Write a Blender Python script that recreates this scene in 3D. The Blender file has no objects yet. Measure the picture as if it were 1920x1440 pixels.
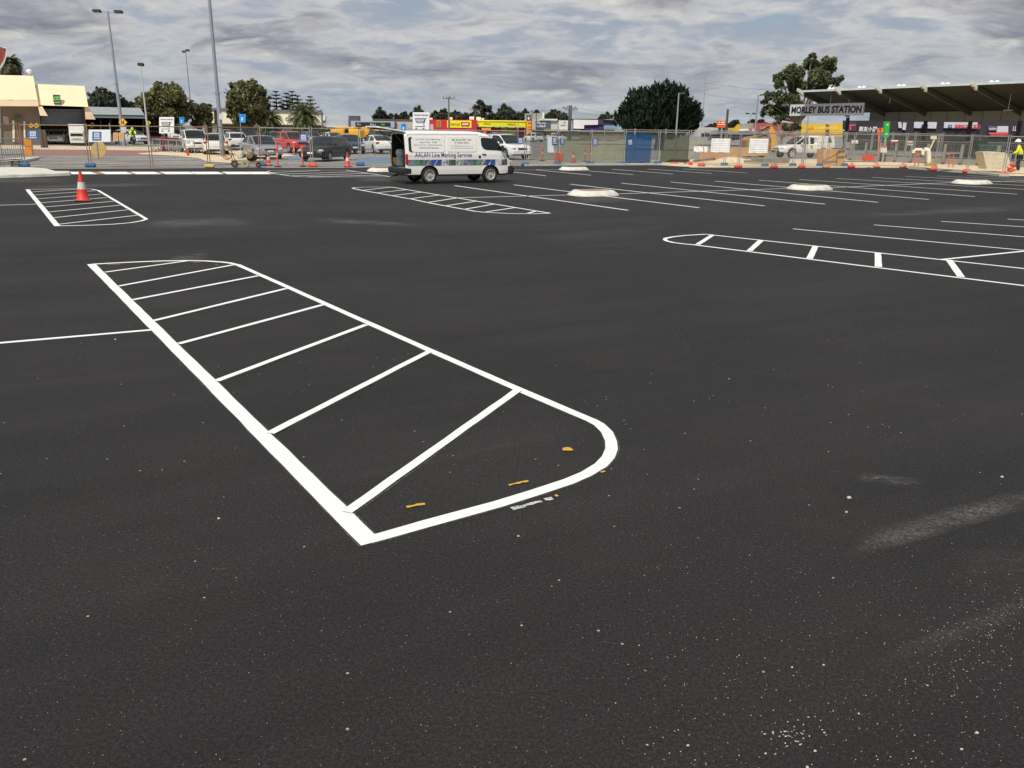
import bpy, math, random
from mathutils import Vector, Matrix
R = math.radians
scene = bpy.context.scene
COL = scene.collection
# ------------------------------------------------------------------ camera
CAMH = 2.1
FPX = 1548.0
PITCH, ROLL = 0.29975, 0.0136
cd = bpy.data.cameras.new('camera')
cd.sensor_width = 36.0
cd.lens = 36.0 * FPX / 1920.0
cd.clip_start = 0.05
cd.clip_end = 3000
cam = bpy.data.objects.new('camera', cd)
COL.objects.link(cam)
CM = Matrix.Rotation(math.pi / 2 - PITCH, 3, 'X') @ Matrix.Rotation(ROLL, 3, 'Z')
cam.matrix_world = Matrix.Translation((0, 0, CAMH)) @ CM.to_4x4()
scene.camera = cam
# ------------------------------------------------------------------ light
SUN_AZ, SUN_EL = R(204), R(52)           # azimuth clockwise from +Y
world = bpy.data.worlds.new('World')
scene.world = world
world.use_nodes = True
scene.view_settings.view_transform = 'Standard'
scene.view_settings.look = 'None'
scene.view_settings.exposure = 0.0
scene.view_settings.gamma = 1.0
sd = bpy.data.lights.new('sun', 'SUN')
sd.energy = 4.0
sd.angle = R(0.6)
sd.color = (1.0, 0.955, 0.88)
sun = bpy.data.objects.new('sun', sd)
COL.objects.link(sun)
to_sun = Vector((math.sin(SUN_AZ) * math.cos(SUN_EL), math.cos(SUN_AZ) * math.cos(SUN_EL), math.sin(SUN_EL)))
sun.rotation_euler = (-to_sun).to_track_quat('-Z', 'Y').to_euler()
sun.location = (0, 0, 60)


class NT:
    """tiny node-tree helper"""
    def __init__(s, tree):
        s.t = tree
        tree.nodes.clear()

    def n(s, typ, **kw):
        nd = s.t.nodes.new(typ)
        ins = kw.pop('i', {})
        for k, v in kw.items():
            setattr(nd, k, v)
        for k, v in ins.items():
            sock = nd.inputs[k]
            if isinstance(v, bpy.types.NodeSocket):
                s.t.links.new(v, sock)
            else:
                sock.default_value = v
        return nd

    def math(s, op, a, b=None, clamp=False, c=None):
        i = {0: a}
        if b is not None:
            i[1] = b
        if c is not None:
            i[2] = c
        return s.n('ShaderNodeMath', operation=op, use_clamp=clamp, i=i).outputs[0]

    def ramp(s, fac, pts, interp='LINEAR'):
        nd = s.n('ShaderNodeValToRGB', i={0: fac})
        cr = nd.color_ramp
        cr.interpolation = interp
        while len(cr.elements) < len(pts):
            cr.elements.new(0.5)
        for e, (p, c) in zip(cr.elements, pts):
            e.position = p
            e.color = (c, c, c, 1) if isinstance(c, (int, float)) else (*c, 1)
        return nd.outputs[0]

    def mix(s, fac, a, b, blend='MIX'):
        nd = s.n('ShaderNodeMix', data_type='RGBA', blend_type=blend)
        for k, v in ((0, fac), (6, a), (7, b)):
            if isinstance(v, bpy.types.NodeSocket):
                s.t.links.new(v, nd.inputs[k])
            else:
                nd.inputs[k].default_value = v if k == 0 else (*v[:3], 1)
        return nd.outputs[2]

    def noise(s, vec, scale, detail=4, rough=.55, dist=0.0, lac=2.0):
        return s.n('ShaderNodeTexNoise', i={'Vector': vec, 'Scale': scale, 'Detail': detail, 'Roughness': rough,
                                            'Distortion': dist, 'Lacunarity': lac}).outputs[0]


w = NT(world.node_tree)
tc = w.n('ShaderNodeTexCoord').outputs['Generated']
nrm = w.n('ShaderNodeVectorMath', operation='NORMALIZE', i={0: tc}).outputs[0]
sp = w.n('ShaderNodeSeparateXYZ', i={0: nrm})
zz = w.math('MAXIMUM', sp.outputs[2], 0.0)
den = w.math('ADD', zz, 0.24)
cx = w.math('DIVIDE', sp.outputs[0], den)
cy = w.math('DIVIDE', sp.outputs[1], den)
cv = w.n('ShaderNodeCombineXYZ', i={0: w.math('MULTIPLY', cx, .80), 1: cy, 2: 0.0}).outputs[0]
off = w.n('ShaderNodeVectorMath', operation='ADD', i={0: cv, 1: (3.1, 7.4, 0.0)}).outputs[0]
warp = w.n('ShaderNodeTexNoise', i={'Vector': off, 'Scale': 3.0, 'Detail': 4.0}).outputs[1]
offw = w.n('ShaderNodeVectorMath', operation='MULTIPLY_ADD', i={0: warp, 1: (.22, .16, 0.0), 2: off}).outputs[0]


def deck(v):
    a = w.noise(v, 1.7, 2, .5)
    b = w.noise(v, 4.6, 4, .5)
    c = w.noise(v, 14, 6, .6)
    return w.math('ADD', w.math('MULTIPLY', a, .46), w.math('ADD', w.math('MULTIPLY', b, .40), w.math('MULTIPLY', c, .14)))


dens = deck(offw)
shift = w.n('ShaderNodeVectorMath', operation='ADD', i={0: offw, 1: (0.01, 0.085, 0.0)}).outputs[0]
med = w.noise(offw, 4.0, 5, .52)
lit = w.math('SUBTRACT', dens, deck(shift))          # slope of the cloud towards the sun
cloud = w.ramp(dens, [(0.38, (.30, .36, .45)), (0.445, (.39, .43, .50)), (0.495, (.54, .55, .57)), (0.55, (.33, .34, .39)), (0.62, (.20, .205, .25))])
lit2 = w.math('MULTIPLY', w.math('MAXIMUM', lit, 0.0), 7.0, True)
cloud = w.mix(lit2, cloud, (.70, .69, .66))
# the far horizon melts into a paler blue grey
hz = w.ramp(zz, [(0.0, 1.0), (0.035, .75), (0.10, 0.0)])
hcol = w.mix(w.ramp(med, [(0.4, 0.0), (0.62, 1.0)]), (.28, .35, .43), (.50, .53, .55))
cloud = w.mix(w.math('MULTIPLY', hz, .55), cloud, hcol)
up = w.n('ShaderNodeVectorMath', operation='SCALE', i={0: cloud, 'Scale': 10.0}).outputs[0]
sky = w.n('ShaderNodeTexSky', sky_type='NISHITA')
sky.sun_disc = False
sky.sun_elevation = SUN_EL
sky.sun_rotation = SUN_AZ
hole = w.ramp(dens, [(0.33, 0.55), (0.42, 0.0)])
blue = w.mix(hole, up, sky.outputs[0])
bg = w.n('ShaderNodeBackground', i={0: blue, 1: 0.1})
w.n('ShaderNodeOutputWorld', i={0: bg.outputs[0]})


# ------------------------------------------------------------------ picture -> place
def ray(px, py):
    return (CM @ Vector(((px - 960) / FPX, -(py - 720) / FPX, -1.0)))


def G(px, py, z=0.0):
    """point of the ground (height z) seen at that pixel"""
    d = ray(px, py)
    t = (z - CAMH) / d.z
    return Vector((d.x * t, d.y * t, z))


def AT(px, py, Y):
    d = ray(px, py)
    t = Y / d.y
    return Vector((d.x * t, Y, CAMH + d.z * t))


class PL:
    """an upright plane through (x, y) running along (dx, dy); pixels land on it"""
    def __init__(s, x, y, dx, dy):
        l = math.hypot(dx, dy)
        s.o = Vector((x, y, 0))
        s.d = Vector((dx / l, dy / l, 0))
        s.n = Vector((s.d.y, -s.d.x, 0))
        if s.n.dot(-s.o) < 0:
            s.n = -s.n

    def p(s, px, py, off=0.0):
        d = ray(px, py)
        c = Vector((0, 0, CAMH))
        t = (s.o - c).dot(s.n) / d.dot(s.n)
        return c + d * t + s.n * off


def PLP(px, Y, slope=0.0):
    p = AT(px, 240, Y)
    return PL(p.x, Y, 1, slope)


def PY(Y, slope=0.0):
    return PL(0, Y, 1, slope)


# ------------------------------------------------------------------ materials
def S(r, g, b):
    f = lambda c: (c / 255 / 12.92) if c <= 10 else ((c / 255 + .055) / 1.055) ** 2.4
    return (f(r), f(g), f(b))


MATS = {}


def mat(name, rgb, rough=.6, metal=0.0, var=.10, scale=3.0, bump=0.0, bscale=40., spec=.5, coat=0.0, alpha=1.0, grime=0.0):
    if name in MATS:
        return MATS[name]
    m = bpy.data.materials.new(name)
    m.use_nodes = True
    t = NT(m.node_tree)
    tc = t.n('ShaderNodeTexCoord').outputs['Object']
    nz = t.noise(tc, scale, 5, .6)
    f = t.ramp(nz, [(0.3, 0.0), (0.7, 1.0)])
    dark = tuple(c * (1 - var) for c in rgb)
    lite = tuple(min(1, c * (1 + var)) for c in rgb)
    colr = t.mix(f, dark, lite)
    if grime:
        g = t.ramp(t.noise(tc, scale * .7, 7, .7), [(0.46, 0.0), (0.72, 1.0)])
        colr = t.mix(t.math('MULTIPLY', g, grime), colr, (.16, .13, .10))
    i = {'Base Color': colr, 'Metallic': metal, 'Roughness': rough, 'Specular IOR Level': spec, 'Coat Weight': coat,
         'Coat Roughness': .06, 'Alpha': alpha}
    if bump:
        b = t.n('ShaderNodeBump', i={'Strength': bump, 'Distance': .02, 'Height': t.noise(tc, bscale, 4, .6)})
        i['Normal'] = b.outputs[0]
    b = t.n('ShaderNodeBsdfPrincipled', i=i)
    t.n('ShaderNodeOutputMaterial', i={0: b.outputs[0]})
    MATS[name] = m
    return m


def paint(name, rgb, rough=.35, metal=0.0):
    return mat(name, rgb, rough, metal, .03, 2.0, spec=.5, coat=.7)


def ribbed(name, rgb, axis, freq, rough=.6, depth=.5, metal=0.):
    """sheet or slats with fine ribs across the given axis (0 x, 1 y, 2 z)"""
    if name in MATS:
        return MATS[name]
    m = bpy.data.materials.new(name)
    m.use_nodes = True
    t = NT(m.node_tree)
    tc = t.n('ShaderNodeTexCoord').outputs['Object']
    s = t.n('ShaderNodeSeparateXYZ', i={0: tc}).outputs[axis]
    v = t.math('SINE', t.math('MULTIPLY', s, freq * 6.283))
    v = t.math('ADD', t.math('MULTIPLY', v, .5), .5)
    nz = t.noise(tc, 1.3, 5, .6)
    c = t.mix(t.ramp(nz, [(0.3, 0.), (0.7, 1.)]), tuple(x * .85 for x in rgb), tuple(x * 1.1 for x in rgb))
    b = t.n('ShaderNodeBump', i={'Strength': depth, 'Distance': .03, 'Height': v})
    b = t.n('ShaderNodeBsdfPrincipled', i={'Base Color': c, 'Roughness': rough, 'Metallic': metal, 'Normal': b.outputs[0]})
    t.n('ShaderNodeOutputMaterial', i={0: b.outputs[0]})
    MATS[name] = m
    return m


def brickmat(name, c1, c2, mortar, sx, rough=.85):
    if name in MATS:
        return MATS[name]
    m = bpy.data.materials.new(name)
    m.use_nodes = True
    t = NT(m.node_tree)
    tc = t.n('ShaderNodeTexCoord').outputs['Object']
    sx_ = t.n('ShaderNodeSeparateXYZ', i={0: tc})
    v = t.n('ShaderNodeCombineXYZ', i={0: sx_.outputs[0], 1: sx_.outputs[2], 2: 0.0}).outputs[0]
    bk = t.n('ShaderNodeTexBrick', i={'Vector': v, 'Color1': (*c1, 1), 'Color2': (*c2, 1), 'Mortar': (*mortar, 1), 'Scale': sx,
                                      'Mortar Size': .02, 'Row Height': .25})
    nz = t.ramp(t.noise(tc, .8, 6, .65), [(0.3, .75), (0.7, 1.1)])
    c = t.mix(1.0, bk.outputs[0], nz, 'MULTIPLY')
    b = t.n('ShaderNodeBsdfPrincipled', i={'Base Color': c, 'Roughness': rough})
    t.n('ShaderNodeOutputMaterial', i={0: b.outputs[0]})
    MATS[name] = m
    return m


def veilmat(name, rgb, opac):
    """woven shade cloth: part of the light goes straight through"""
    if name in MATS:
        return MATS[name]
    m = bpy.data.materials.new(name)
    m.use_nodes = True
    t = NT(m.node_tree)
    tc = t.n('ShaderNodeTexCoord').outputs['Object']
    nz = t.ramp(t.noise(tc, 1.6, 5, .6), [(0.3, 0.), (0.7, 1.)])
    c = t.mix(nz, tuple(x * .7 for x in rgb), tuple(x * 1.25 for x in rgb))
    d = t.n('ShaderNodeBsdfDiffuse', i={0: c})
    tl = t.n('ShaderNodeBsdfTranslucent', i={0: c})
    a = t.n('ShaderNodeMixShader', i={0: .35, 1: d.outputs[0], 2: tl.outputs[0]})
    tr = t.n('ShaderNodeBsdfTransparent')
    f = t.math('ADD', t.math('MULTIPLY', nz, .14), opac - .07)
    o = t.n('ShaderNodeMixShader', i={0: f, 1: tr.outputs[0], 2: a.outputs[0]})
    t.n('ShaderNodeOutputMaterial', i={0: o.outputs[0]})
    MATS[name] = m
    return m


def leafmat(name, rgb, trans=.25, var=.5, scale=.5):
    if name in MATS:
        return MATS[name]
    m = bpy.data.materials.new(name)
    m.use_nodes = True
    t = NT(m.node_tree)
    tc = t.n('ShaderNodeTexCoord').outputs['Object']
    nz = t.ramp(t.noise(tc, scale, 5, .7), [(0.32, 0.), (0.68, 1.)])
    c = t.mix(nz, tuple(x * (1 - var) for x in rgb), tuple(x * (1 + var) for x in rgb))
    b = t.n('ShaderNodeBsdfPrincipled', i={'Base Color': c, 'Roughness': .55, 'Specular IOR Level': .3})
    tl = t.n('ShaderNodeBsdfTranslucent', i={0: c})
    o = t.n('ShaderNodeMixShader', i={0: trans, 1: b.outputs[0], 2: tl.outputs[0]})
    t.n('ShaderNodeOutputMaterial', i={0: o.outputs[0]})
    MATS[name] = m
    return m


# ------------------------------------------------------------------ objects
def tag(o, label=None, cat=None, group=None, kind=None):
    if label:
        o['label'] = label
    if cat:
        o['category'] = cat
    if group:
        o['group'] = group
    if kind:
        o['kind'] = kind
    return o


def thing(name, label, cat, loc=(0, 0, 0), rz=0.0, group=None):
    o = bpy.data.objects.new(name, None)
    COL.objects.link(o)
    o.location = loc
    o.rotation_euler = (0, 0, rz)
    o.empty_display_size = .2
    return tag(o, label, cat, group)


def origin(o):
    v = Vector((0, 0, 0))
    while o is not None:
        v += o.location
        o = o.parent
    return v


class MB:
    def __init__(s):
        s.v = []
        s.f = []
        s.fm = []

    def add(s, vs, fs, m=0, M=None):
        b = len(s.v)
        for v in vs:
            v = Vector(v)
            s.v.append(M @ v if M is not None else v)
        for f in fs:
            s.f.append(tuple(b + i for i in f))
            s.fm.append(m)

    def box(s, c, d, m=0, M=None, rz=0.0, bev=0.0):
        x, y, z = (k / 2 for k in d)
        c = Vector(c)
        T = Matrix.Translation(c) @ Matrix.Rotation(rz, 4, 'Z')
        if M is not None:
            T = M @ T
        if bev <= 0:
            vs = [(-x, -y, -z), (x, -y, -z), (x, y, -z), (-x, y, -z), (-x, -y, z), (x, -y, z), (x, y, z), (-x, y, z)]
            s.add(vs, [(0, 3, 2, 1), (4, 5, 6, 7), (0, 1, 5, 4), (1, 2, 6, 5), (2, 3, 7, 6), (3, 0, 4, 7)], m, T)
        else:
            b = min(bev, x * .9, y * .9, z * .9)
            ring = lambda xx, yy, zz, q: [(-xx + q, -yy, zz), (xx - q, -yy, zz), (xx, -yy + q, zz), (xx, yy - q, zz), (xx - q, yy, zz), (-xx + q, yy, zz), (-xx, yy - q, zz), (-xx, -yy + q, zz)]
            vs = ring(x - b, y - b, -z, b * .4) + ring(x, y, -z + b, b) + ring(x, y, z - b, b) + ring(x - b, y - b, z, b * .4)
            fs = [tuple(range(7, -1, -1)), tuple(range(24, 32))]
            for k in range(3):
                for i in range(8):
                    j = (i + 1) % 8
                    fs.append((k * 8 + i, k * 8 + j, k * 8 + 8 + j, k * 8 + 8 + i))
            s.add(vs, fs, m, T)

    def tube(s, pts, rad, n=8, m=0, cap=True):
        pts = [Vector(p) for p in pts]
        if isinstance(rad, (int, float)):
            rad = [rad] * len(pts)
        vs, fs = [], []
        for k, p in enumerate(pts):
            if k == 0:
                d = pts[1] - p
            elif k == len(pts) - 1:
                d = p - pts[k - 1]
            else:
                d = pts[k + 1] - pts[k - 1]
            d.normalize()
            a = Vector((0, 0, 1)) if abs(d.z) < .9 else Vector((1, 0, 0))
            u = d.cross(a).normalized()
            v = d.cross(u)
            for i in range(n):
                t = 2 * math.pi * i / n + math.pi / n
                vs.append(p + (u * math.cos(t) + v * math.sin(t)) * rad[k])
        for k in range(len(pts) - 1):
            for i in range(n):
                j = (i + 1) % n
                fs.append((k * n + i, k * n + n + i, k * n + n + j, k * n + j))
        if cap:
            fs.append(tuple(range(n)))
            fs.append(tuple(range(len(pts) * n - 1, (len(pts) - 1) * n - 1, -1)))
        s.add(vs, fs, m)

    def lathe(s, prof, n=16, m=0, M=None, cap=True):
        """prof: (radius, height) turned about z"""
        vs, fs = [], []
        for r, z in prof:
            for i in range(n):
                t = 2 * math.pi * i / n
                vs.append((r * math.cos(t), r * math.sin(t), z))
        for k in range(len(prof) - 1):
            for i in range(n):
                j = (i + 1) % n
                fs.append((k * n + i, k * n + j, k * n + n + j, k * n + n + i))
        if cap and prof[0][0] > 1e-4:
            fs.append(tuple(range(n - 1, -1, -1)))
        if cap and prof[-1][0] > 1e-4:
            fs.append(tuple(range((len(prof) - 1) * n, len(prof) * n)))
        s.add(vs, fs, m, M)

    def prism(s, poly, off, m=0, M=None):
        """poly of 3-D points extruded by the vector off"""
        a = [Vector(p) for p in poly]
        off = Vector(off)
        b = [p + off for p in a]
        n = len(a)
        nn = Vector((0, 0, 0))
        for i in range(n):
            nn += (a[i] - a[0]).cross(a[(i + 1) % n] - a[0])
        fs = []
        if nn.dot(off) > 0:
            a, b = b, a
        fs.append(tuple(range(n)))
        fs.append(tuple(range(2 * n - 1, n - 1, -1)))
        nn2 = Vector((0, 0, 0))
        for i in range(n):
            fs.append((i, n + i, n + (i + 1) % n, (i + 1) % n))
        s.add(a + b, fs, m, M)

    def slab(s, pl, poly, d0=0.0, d1=.1, m=0):
        """pixels on a plane, from d0 (towards the camera) back to d1"""
        if len(poly) == 4 and not isinstance(poly[0], tuple):
            x0, y0, x1, y1 = poly
            poly = [(x0, y0), (x1, y0), (x1, y1), (x0, y1)]
        s.prism([pl.p(x, y, d0) for x, y in poly], -pl.n * (d1 + d0 if d1 > 0 else .02), m)

    def flat(s, pts, m=0):
        s.add(pts, [tuple(range(len(pts)))], m)

    def build(s, name, mats, parent=None, smooth=False, sharp=None, local=False):
        me = bpy.data.meshes.new(name)
        o = bpy.data.objects.new(name, me)
        org = origin(parent) if (parent is not None and not local) else Vector((0, 0, 0))
        me.from_pydata([tuple(v - org) for v in s.v], [], s.f)
        if not isinstance(mats, (list, tuple)):
            mats = [mats]
        for m in mats:
            me.materials.append(m)
        if len(mats) > 1:
            me.polygons.foreach_set('material_index', s.fm)
        if smooth:
            me.polygons.foreach_set('use_smooth', [True] * len(s.f))
            if sharp:
                me.set_sharp_from_angle(angle=R(sharp))
        me.update()
        COL.objects.link(o)
        o.parent = parent
        return o


def single(name, mb, mats, label, cat, group=None, smooth=False, sharp=None, at=None):
    """a thing that is one mesh, its origin at its base"""
    c = Vector(at) if at is not None else Vector((sum(v.x for v in mb.v) / len(mb.v), sum(v.y for v in mb.v) / len(mb.v), min(v.z for v in mb.v)))
    mb.v = [v - c for v in mb.v]
    o = mb.build(name, mats, None, smooth, sharp)
    o.location = c
    return tag(o, label, cat, group)


def copy_tree(o, parent=None):
    c = o.copy()
    COL.objects.link(c)
    c.parent = parent
    for ch in list(o.children):
        copy_tree(ch, c)
    return c


def place(o, loc, rz=0.0, label=None, group=None, scale=None):
    o.location = loc
    o.rotation_euler = (0, 0, rz)
    if scale:
        o.scale = scale
    if label:
        o['label'] = label
    if group:
        o['group'] = group
    return o


ORD = 'first second third fourth fifth sixth seventh eighth ninth tenth eleventh twelfth thirteenth fourteenth fifteenth sixteenth seventeenth eighteenth nineteenth twentieth'.split()


def text2d(body, size=1.0, bold=0.0, align='LEFT', width=None, height=None, shear=0.0):
    """lettering as flat 2-D verts and faces, scaled to width/height"""
    cu = bpy.data.curves.new('t', 'FONT')
    cu.body = body
    cu.size = size
    cu.offset = bold
    cu.align_x = align
    cu.shear = shear
    cu.resolution_u = 3
    ob = bpy.data.objects.new('t', cu)
    me = ob.to_mesh()
    vs = [v.co.copy() for v in me.vertices]
    fs = [tuple(p.vertices) for p in me.polygons]
    ob.to_mesh_clear()
    bpy.data.objects.remove(ob)
    bpy.data.curves.remove(cu)
    if not vs:
        return [], []
    x0 = min(v.x for v in vs)
    x1 = max(v.x for v in vs)
    y0 = min(v.y for v in vs)
    y1 = max(v.y for v in vs)
    if width or height:
        sx = width / (x1 - x0) if width else None
        sy = height / (y1 - y0) if height else None
        sx = sx or sy
        sy = sy or sx
        cxm = {'LEFT': x0, 'CENTER': (x0 + x1) / 2, 'RIGHT': x1}[align]
        vs = [Vector(((v.x - cxm) * sx, (v.y - y0) * sy, 0)) for v in vs]
    return vs, fs


def text_on(pl, body, x0, y0, x1, y1, off, bold=.01, m=0, mb=None, shear=0.0):
    """lettering filling the pixel box on an upright plane"""
    mb = mb or MB()
    A, B, C = pl.p(x0, y1, off), pl.p(x1, y1, off), pl.p(x0, y0, off)
    # level lettering on the wall
    wv = B - A
    wv.z = 0
    h = (C - A).z
    vs, fs = text2d(body, 1, bold, 'LEFT', wv.length, h, shear)
    d = wv.normalized()
    mb.add([A + d * v.x + Vector((0, 0, v.y)) for v in vs], fs, m)
    return mb


def scribble(pl, x0, y0, x1, y1, off):
    """writing too small to read in the photograph: a row of uneven letter-like strokes"""
    rnd = random.Random(int(x0 * 7 + y0))
    h = y1 - y0
    mb = MB()
    x = x0
    while x < x1 - h * .3:
        w_ = h * rnd.uniform(.35, .6)
        k = rnd.randrange(3)
        t = y0 + h * rnd.choice((0, 0, .2))
        mb.slab(pl, [x, t, x + w_ * .35, y1], off, -1)
        mb.slab(pl, [x + w_ * .3, t if k else y1 - h * .3, x + w_, (t + h * .3) if k else y1], off + .002, -1)
        if k == 2:
            mb.slab(pl, [x + w_ * .65, t, x + w_, y1], off + .004, -1)
        x += w_ * 1.35
        if rnd.random() < .12:
            x += h * .3
    return mb
# ------------------------------------------------------------------ ground materials
def asphalt(name, base, speck, dust, tint=(.10, .075, .055)):
    m = bpy.data.materials.new(name)
    m.use_nodes = True
    t = NT(m.node_tree)
    tc = t.n('ShaderNodeTexCoord').outputs['Object']
    rot = t.n('ShaderNodeMapping', i={0: tc, 2: (0, 0, R(-29)), 3: (1, 1, 1)}).outputs[0]
    stretch = t.n('ShaderNodeMapping', i={0: rot, 3: (.12, 1.0, 1)}).outputs[0]
    grit = t.noise(tc, 190, 2, .7)
    grit2 = t.noise(tc, 62, 3, .75)
    g = t.math('ADD', t.math('MULTIPLY', grit, .55), t.math('MULTIPLY', grit2, .45))
    gc = t.ramp(g, [(0.38, .15), (0.50, .95), (0.62, 2.7)])
    blot = t.ramp(t.noise(tc, .35, 6, .62), [(0.3, .78), (0.7, 1.25)])
    streak = t.ramp(t.noise(stretch, 1.6, 7, .62), [(0.28, .74), (0.72, 1.30)])
    lane = t.ramp(t.noise(stretch, .35, 4, .55), [(0.35, .80), (0.65, 1.22)])
    c = t.mix(1.0, base, gc, 'MULTIPLY')
    c = t.mix(1.0, c, blot, 'MULTIPLY')
    c = t.mix(1.0, c, streak, 'MULTIPLY')
    c = t.mix(1.0, c, lane, 'MULTIPLY')
    # brownish soiled patches
    br = t.ramp(t.noise(tc, .75, 6, .7), [(0.54, 0.0), (0.78, .25)])
    c = t.mix(br, c, tuple(x * .55 for x in tint))
    # pale dust lying in drifts
    du = t.ramp(t.noise(stretch, .9, 8, .72, 1.2), [(0.60, 0.0), (0.82, dust)])
    du2 = t.ramp(t.noise(tc, 5, 5, .7), [(0.35, .2), (0.7, 1.0)])
    c = t.mix(t.math('MULTIPLY', du, du2), c, (.30, .28, .25))
    # single pale stones in the mix
    vo = t.n('ShaderNodeTexVoronoi', feature='F1', i={'Vector': tc, 'Scale': 24.0, 'Randomness': 1.0})
    wn = t.n('ShaderNodeTexWhiteNoise', noise_dimensions='3D', i={0: vo.outputs['Color']}).outputs[0]
    few = t.ramp(t.noise(tc, .5, 3, .6), [(0.35, .995), (0.7, .955)])
    on = t.math('MULTIPLY', t.math('GREATER_THAN', wn, few), t.math('LESS_THAN', vo.outputs['Distance'], .15))
    c = t.mix(t.math('MULTIPLY', on, speck), c, (.42, .40, .36))
    v2 = t.n('ShaderNodeTexVoronoi', feature='F1', i={'Vector': tc, 'Scale': 85.0, 'Randomness': 1.0})
    wn2 = t.n('ShaderNodeTexWhiteNoise', noise_dimensions='3D', i={0: v2.outputs['Color']}).outputs[0]
    on2 = t.math('MULTIPLY', t.math('GREATER_THAN', wn2, .965), t.math('LESS_THAN', v2.outputs['Distance'], .26))
    c = t.mix(t.math('MULTIPLY', on2, speck * .7), c, (.22, .205, .18))
    h = t.math('ADD', t.math('MULTIPLY', grit2, .6), t.math('MULTIPLY', grit, .4))
    bm = t.n('ShaderNodeBump', i={'Strength': .8, 'Distance': .014, 'Height': h})
    b = t.n('ShaderNodeBsdfPrincipled', i={'Base Color': c, 'Roughness': .80, 'Specular IOR Level': .26, 'Sheen Weight': .03, 'Sheen Roughness': .4, 'Normal': bm.outputs[0]})
    t.n('ShaderNodeOutputMaterial', i={0: b.outputs[0]})
    return m


def linepaint(name, rgb, cover=1.0):
    """road paint: aggregate shows a little and the edge frays"""
    m = bpy.data.materials.new(name)
    m.use_nodes = True
    t = NT(m.node_tree)
    tc = t.n('ShaderNodeTexCoord').outputs['Object']
    g = t.noise(tc, 150, 3, .7)
    c = t.mix(t.ramp(g, [(0.3, 0.), (0.7, 1.)]), tuple(x * .88 for x in rgb), rgb)
    holes = t.ramp(t.noise(tc, 110, 3, .8), [(0.22 + (1 - cover) * .3, 0.0), (0.27 + (1 - cover) * .42, 1.0)])
    bm = t.n('ShaderNodeBump', i={'Strength': .35, 'Distance': .008, 'Height': g})
    b = t.n('ShaderNodeBsdfPrincipled', i={'Base Color': c, 'Roughness': .6, 'Normal': bm.outputs[0]})
    tr = t.n('ShaderNodeBsdfTransparent')
    o = t.n('ShaderNodeMixShader', i={0: holes, 1: tr.outputs[0], 2: b.outputs[0]})
    t.n('ShaderNodeOutputMaterial', i={0: o.outputs[0]})
    return m


def mistmat(name):
    m = bpy.data.materials.new(name)
    m.use_nodes = True
    t = NT(m.node_tree)
    tc = t.n('ShaderNodeTexCoord').outputs['Object']
    f = t.ramp(t.noise(tc, 210, 3, .8), [(0.50, 0.0), (0.66, .75)])
    f2 = t.ramp(t.noise(tc, 2.2, 4, .6), [(0.35, .15), (0.7, 1.0)])
    d = t.n('ShaderNodeBsdfDiffuse', i={0: (.6, .6, .58, 1)})
    tr = t.n('ShaderNodeBsdfTransparent')
    o = t.n('ShaderNodeMixShader', i={0: t.math('MULTIPLY', f, f2), 1: tr.outputs[0], 2: d.outputs[0]})
    t.n('ShaderNodeOutputMaterial', i={0: o.outputs[0]})
    return m


def dustmat(name, rgb, amount, sc=3.0, grain=60.0):
    """dust or chalk smeared on the asphalt: thins out towards the rim of its sheet (UV)"""
    m = bpy.data.materials.new(name)
    m.use_nodes = True
    t = NT(m.node_tree)
    tc = t.n('ShaderNodeTexCoord')
    uv = t.n('ShaderNodeSeparateXYZ', i={0: tc.outputs['UV']})
    u = t.math('SUBTRACT', 1.0, t.math('ABSOLUTE', t.math('SUBTRACT', t.math('MULTIPLY', uv.outputs[0], 2.0), 1.0)))
    v = t.math('SUBTRACT', 1.0, t.math('ABSOLUTE', t.math('SUBTRACT', t.math('MULTIPLY', uv.outputs[1], 2.0), 1.0)))
    e = t.math('MULTIPLY', t.math('MULTIPLY', u, 1.6, True), t.math('MULTIPLY', v, 1.3, True))
    obj = tc.outputs['Object']
    st = t.n('ShaderNodeMapping', i={0: obj, 2: (0, 0, R(-20)), 3: (.35, 1.6, 1)}).outputs[0]
    n1 = t.ramp(t.noise(st, sc, 7, .7, .6), [(0.40, 0.0), (0.72, 1.0)])
    n2 = t.ramp(t.noise(obj, grain, 4, .75), [(0.42, 0.0), (0.62, 1.0)])
    f = t.math('MULTIPLY', t.math('MULTIPLY', e, n1), t.math('MULTIPLY', t.math('ADD', n2, .12), amount))
    d = t.n('ShaderNodeBsdfDiffuse', i={0: (*rgb, 1)})
    tr = t.n('ShaderNodeBsdfTransparent')
    o = t.n('ShaderNodeMixShader', i={0: f, 1: tr.outputs[0], 2: d.outputs[0]})
    t.n('ShaderNodeOutputMaterial', i={0: o.outputs[0]})
    return m


def structure(name, pts, m, z):
    mb = MB()
    mb.flat([Vector((p[0], p[1], z)) for p in pts])
    return tag(mb.build(name, m), kind='structure')


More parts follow.
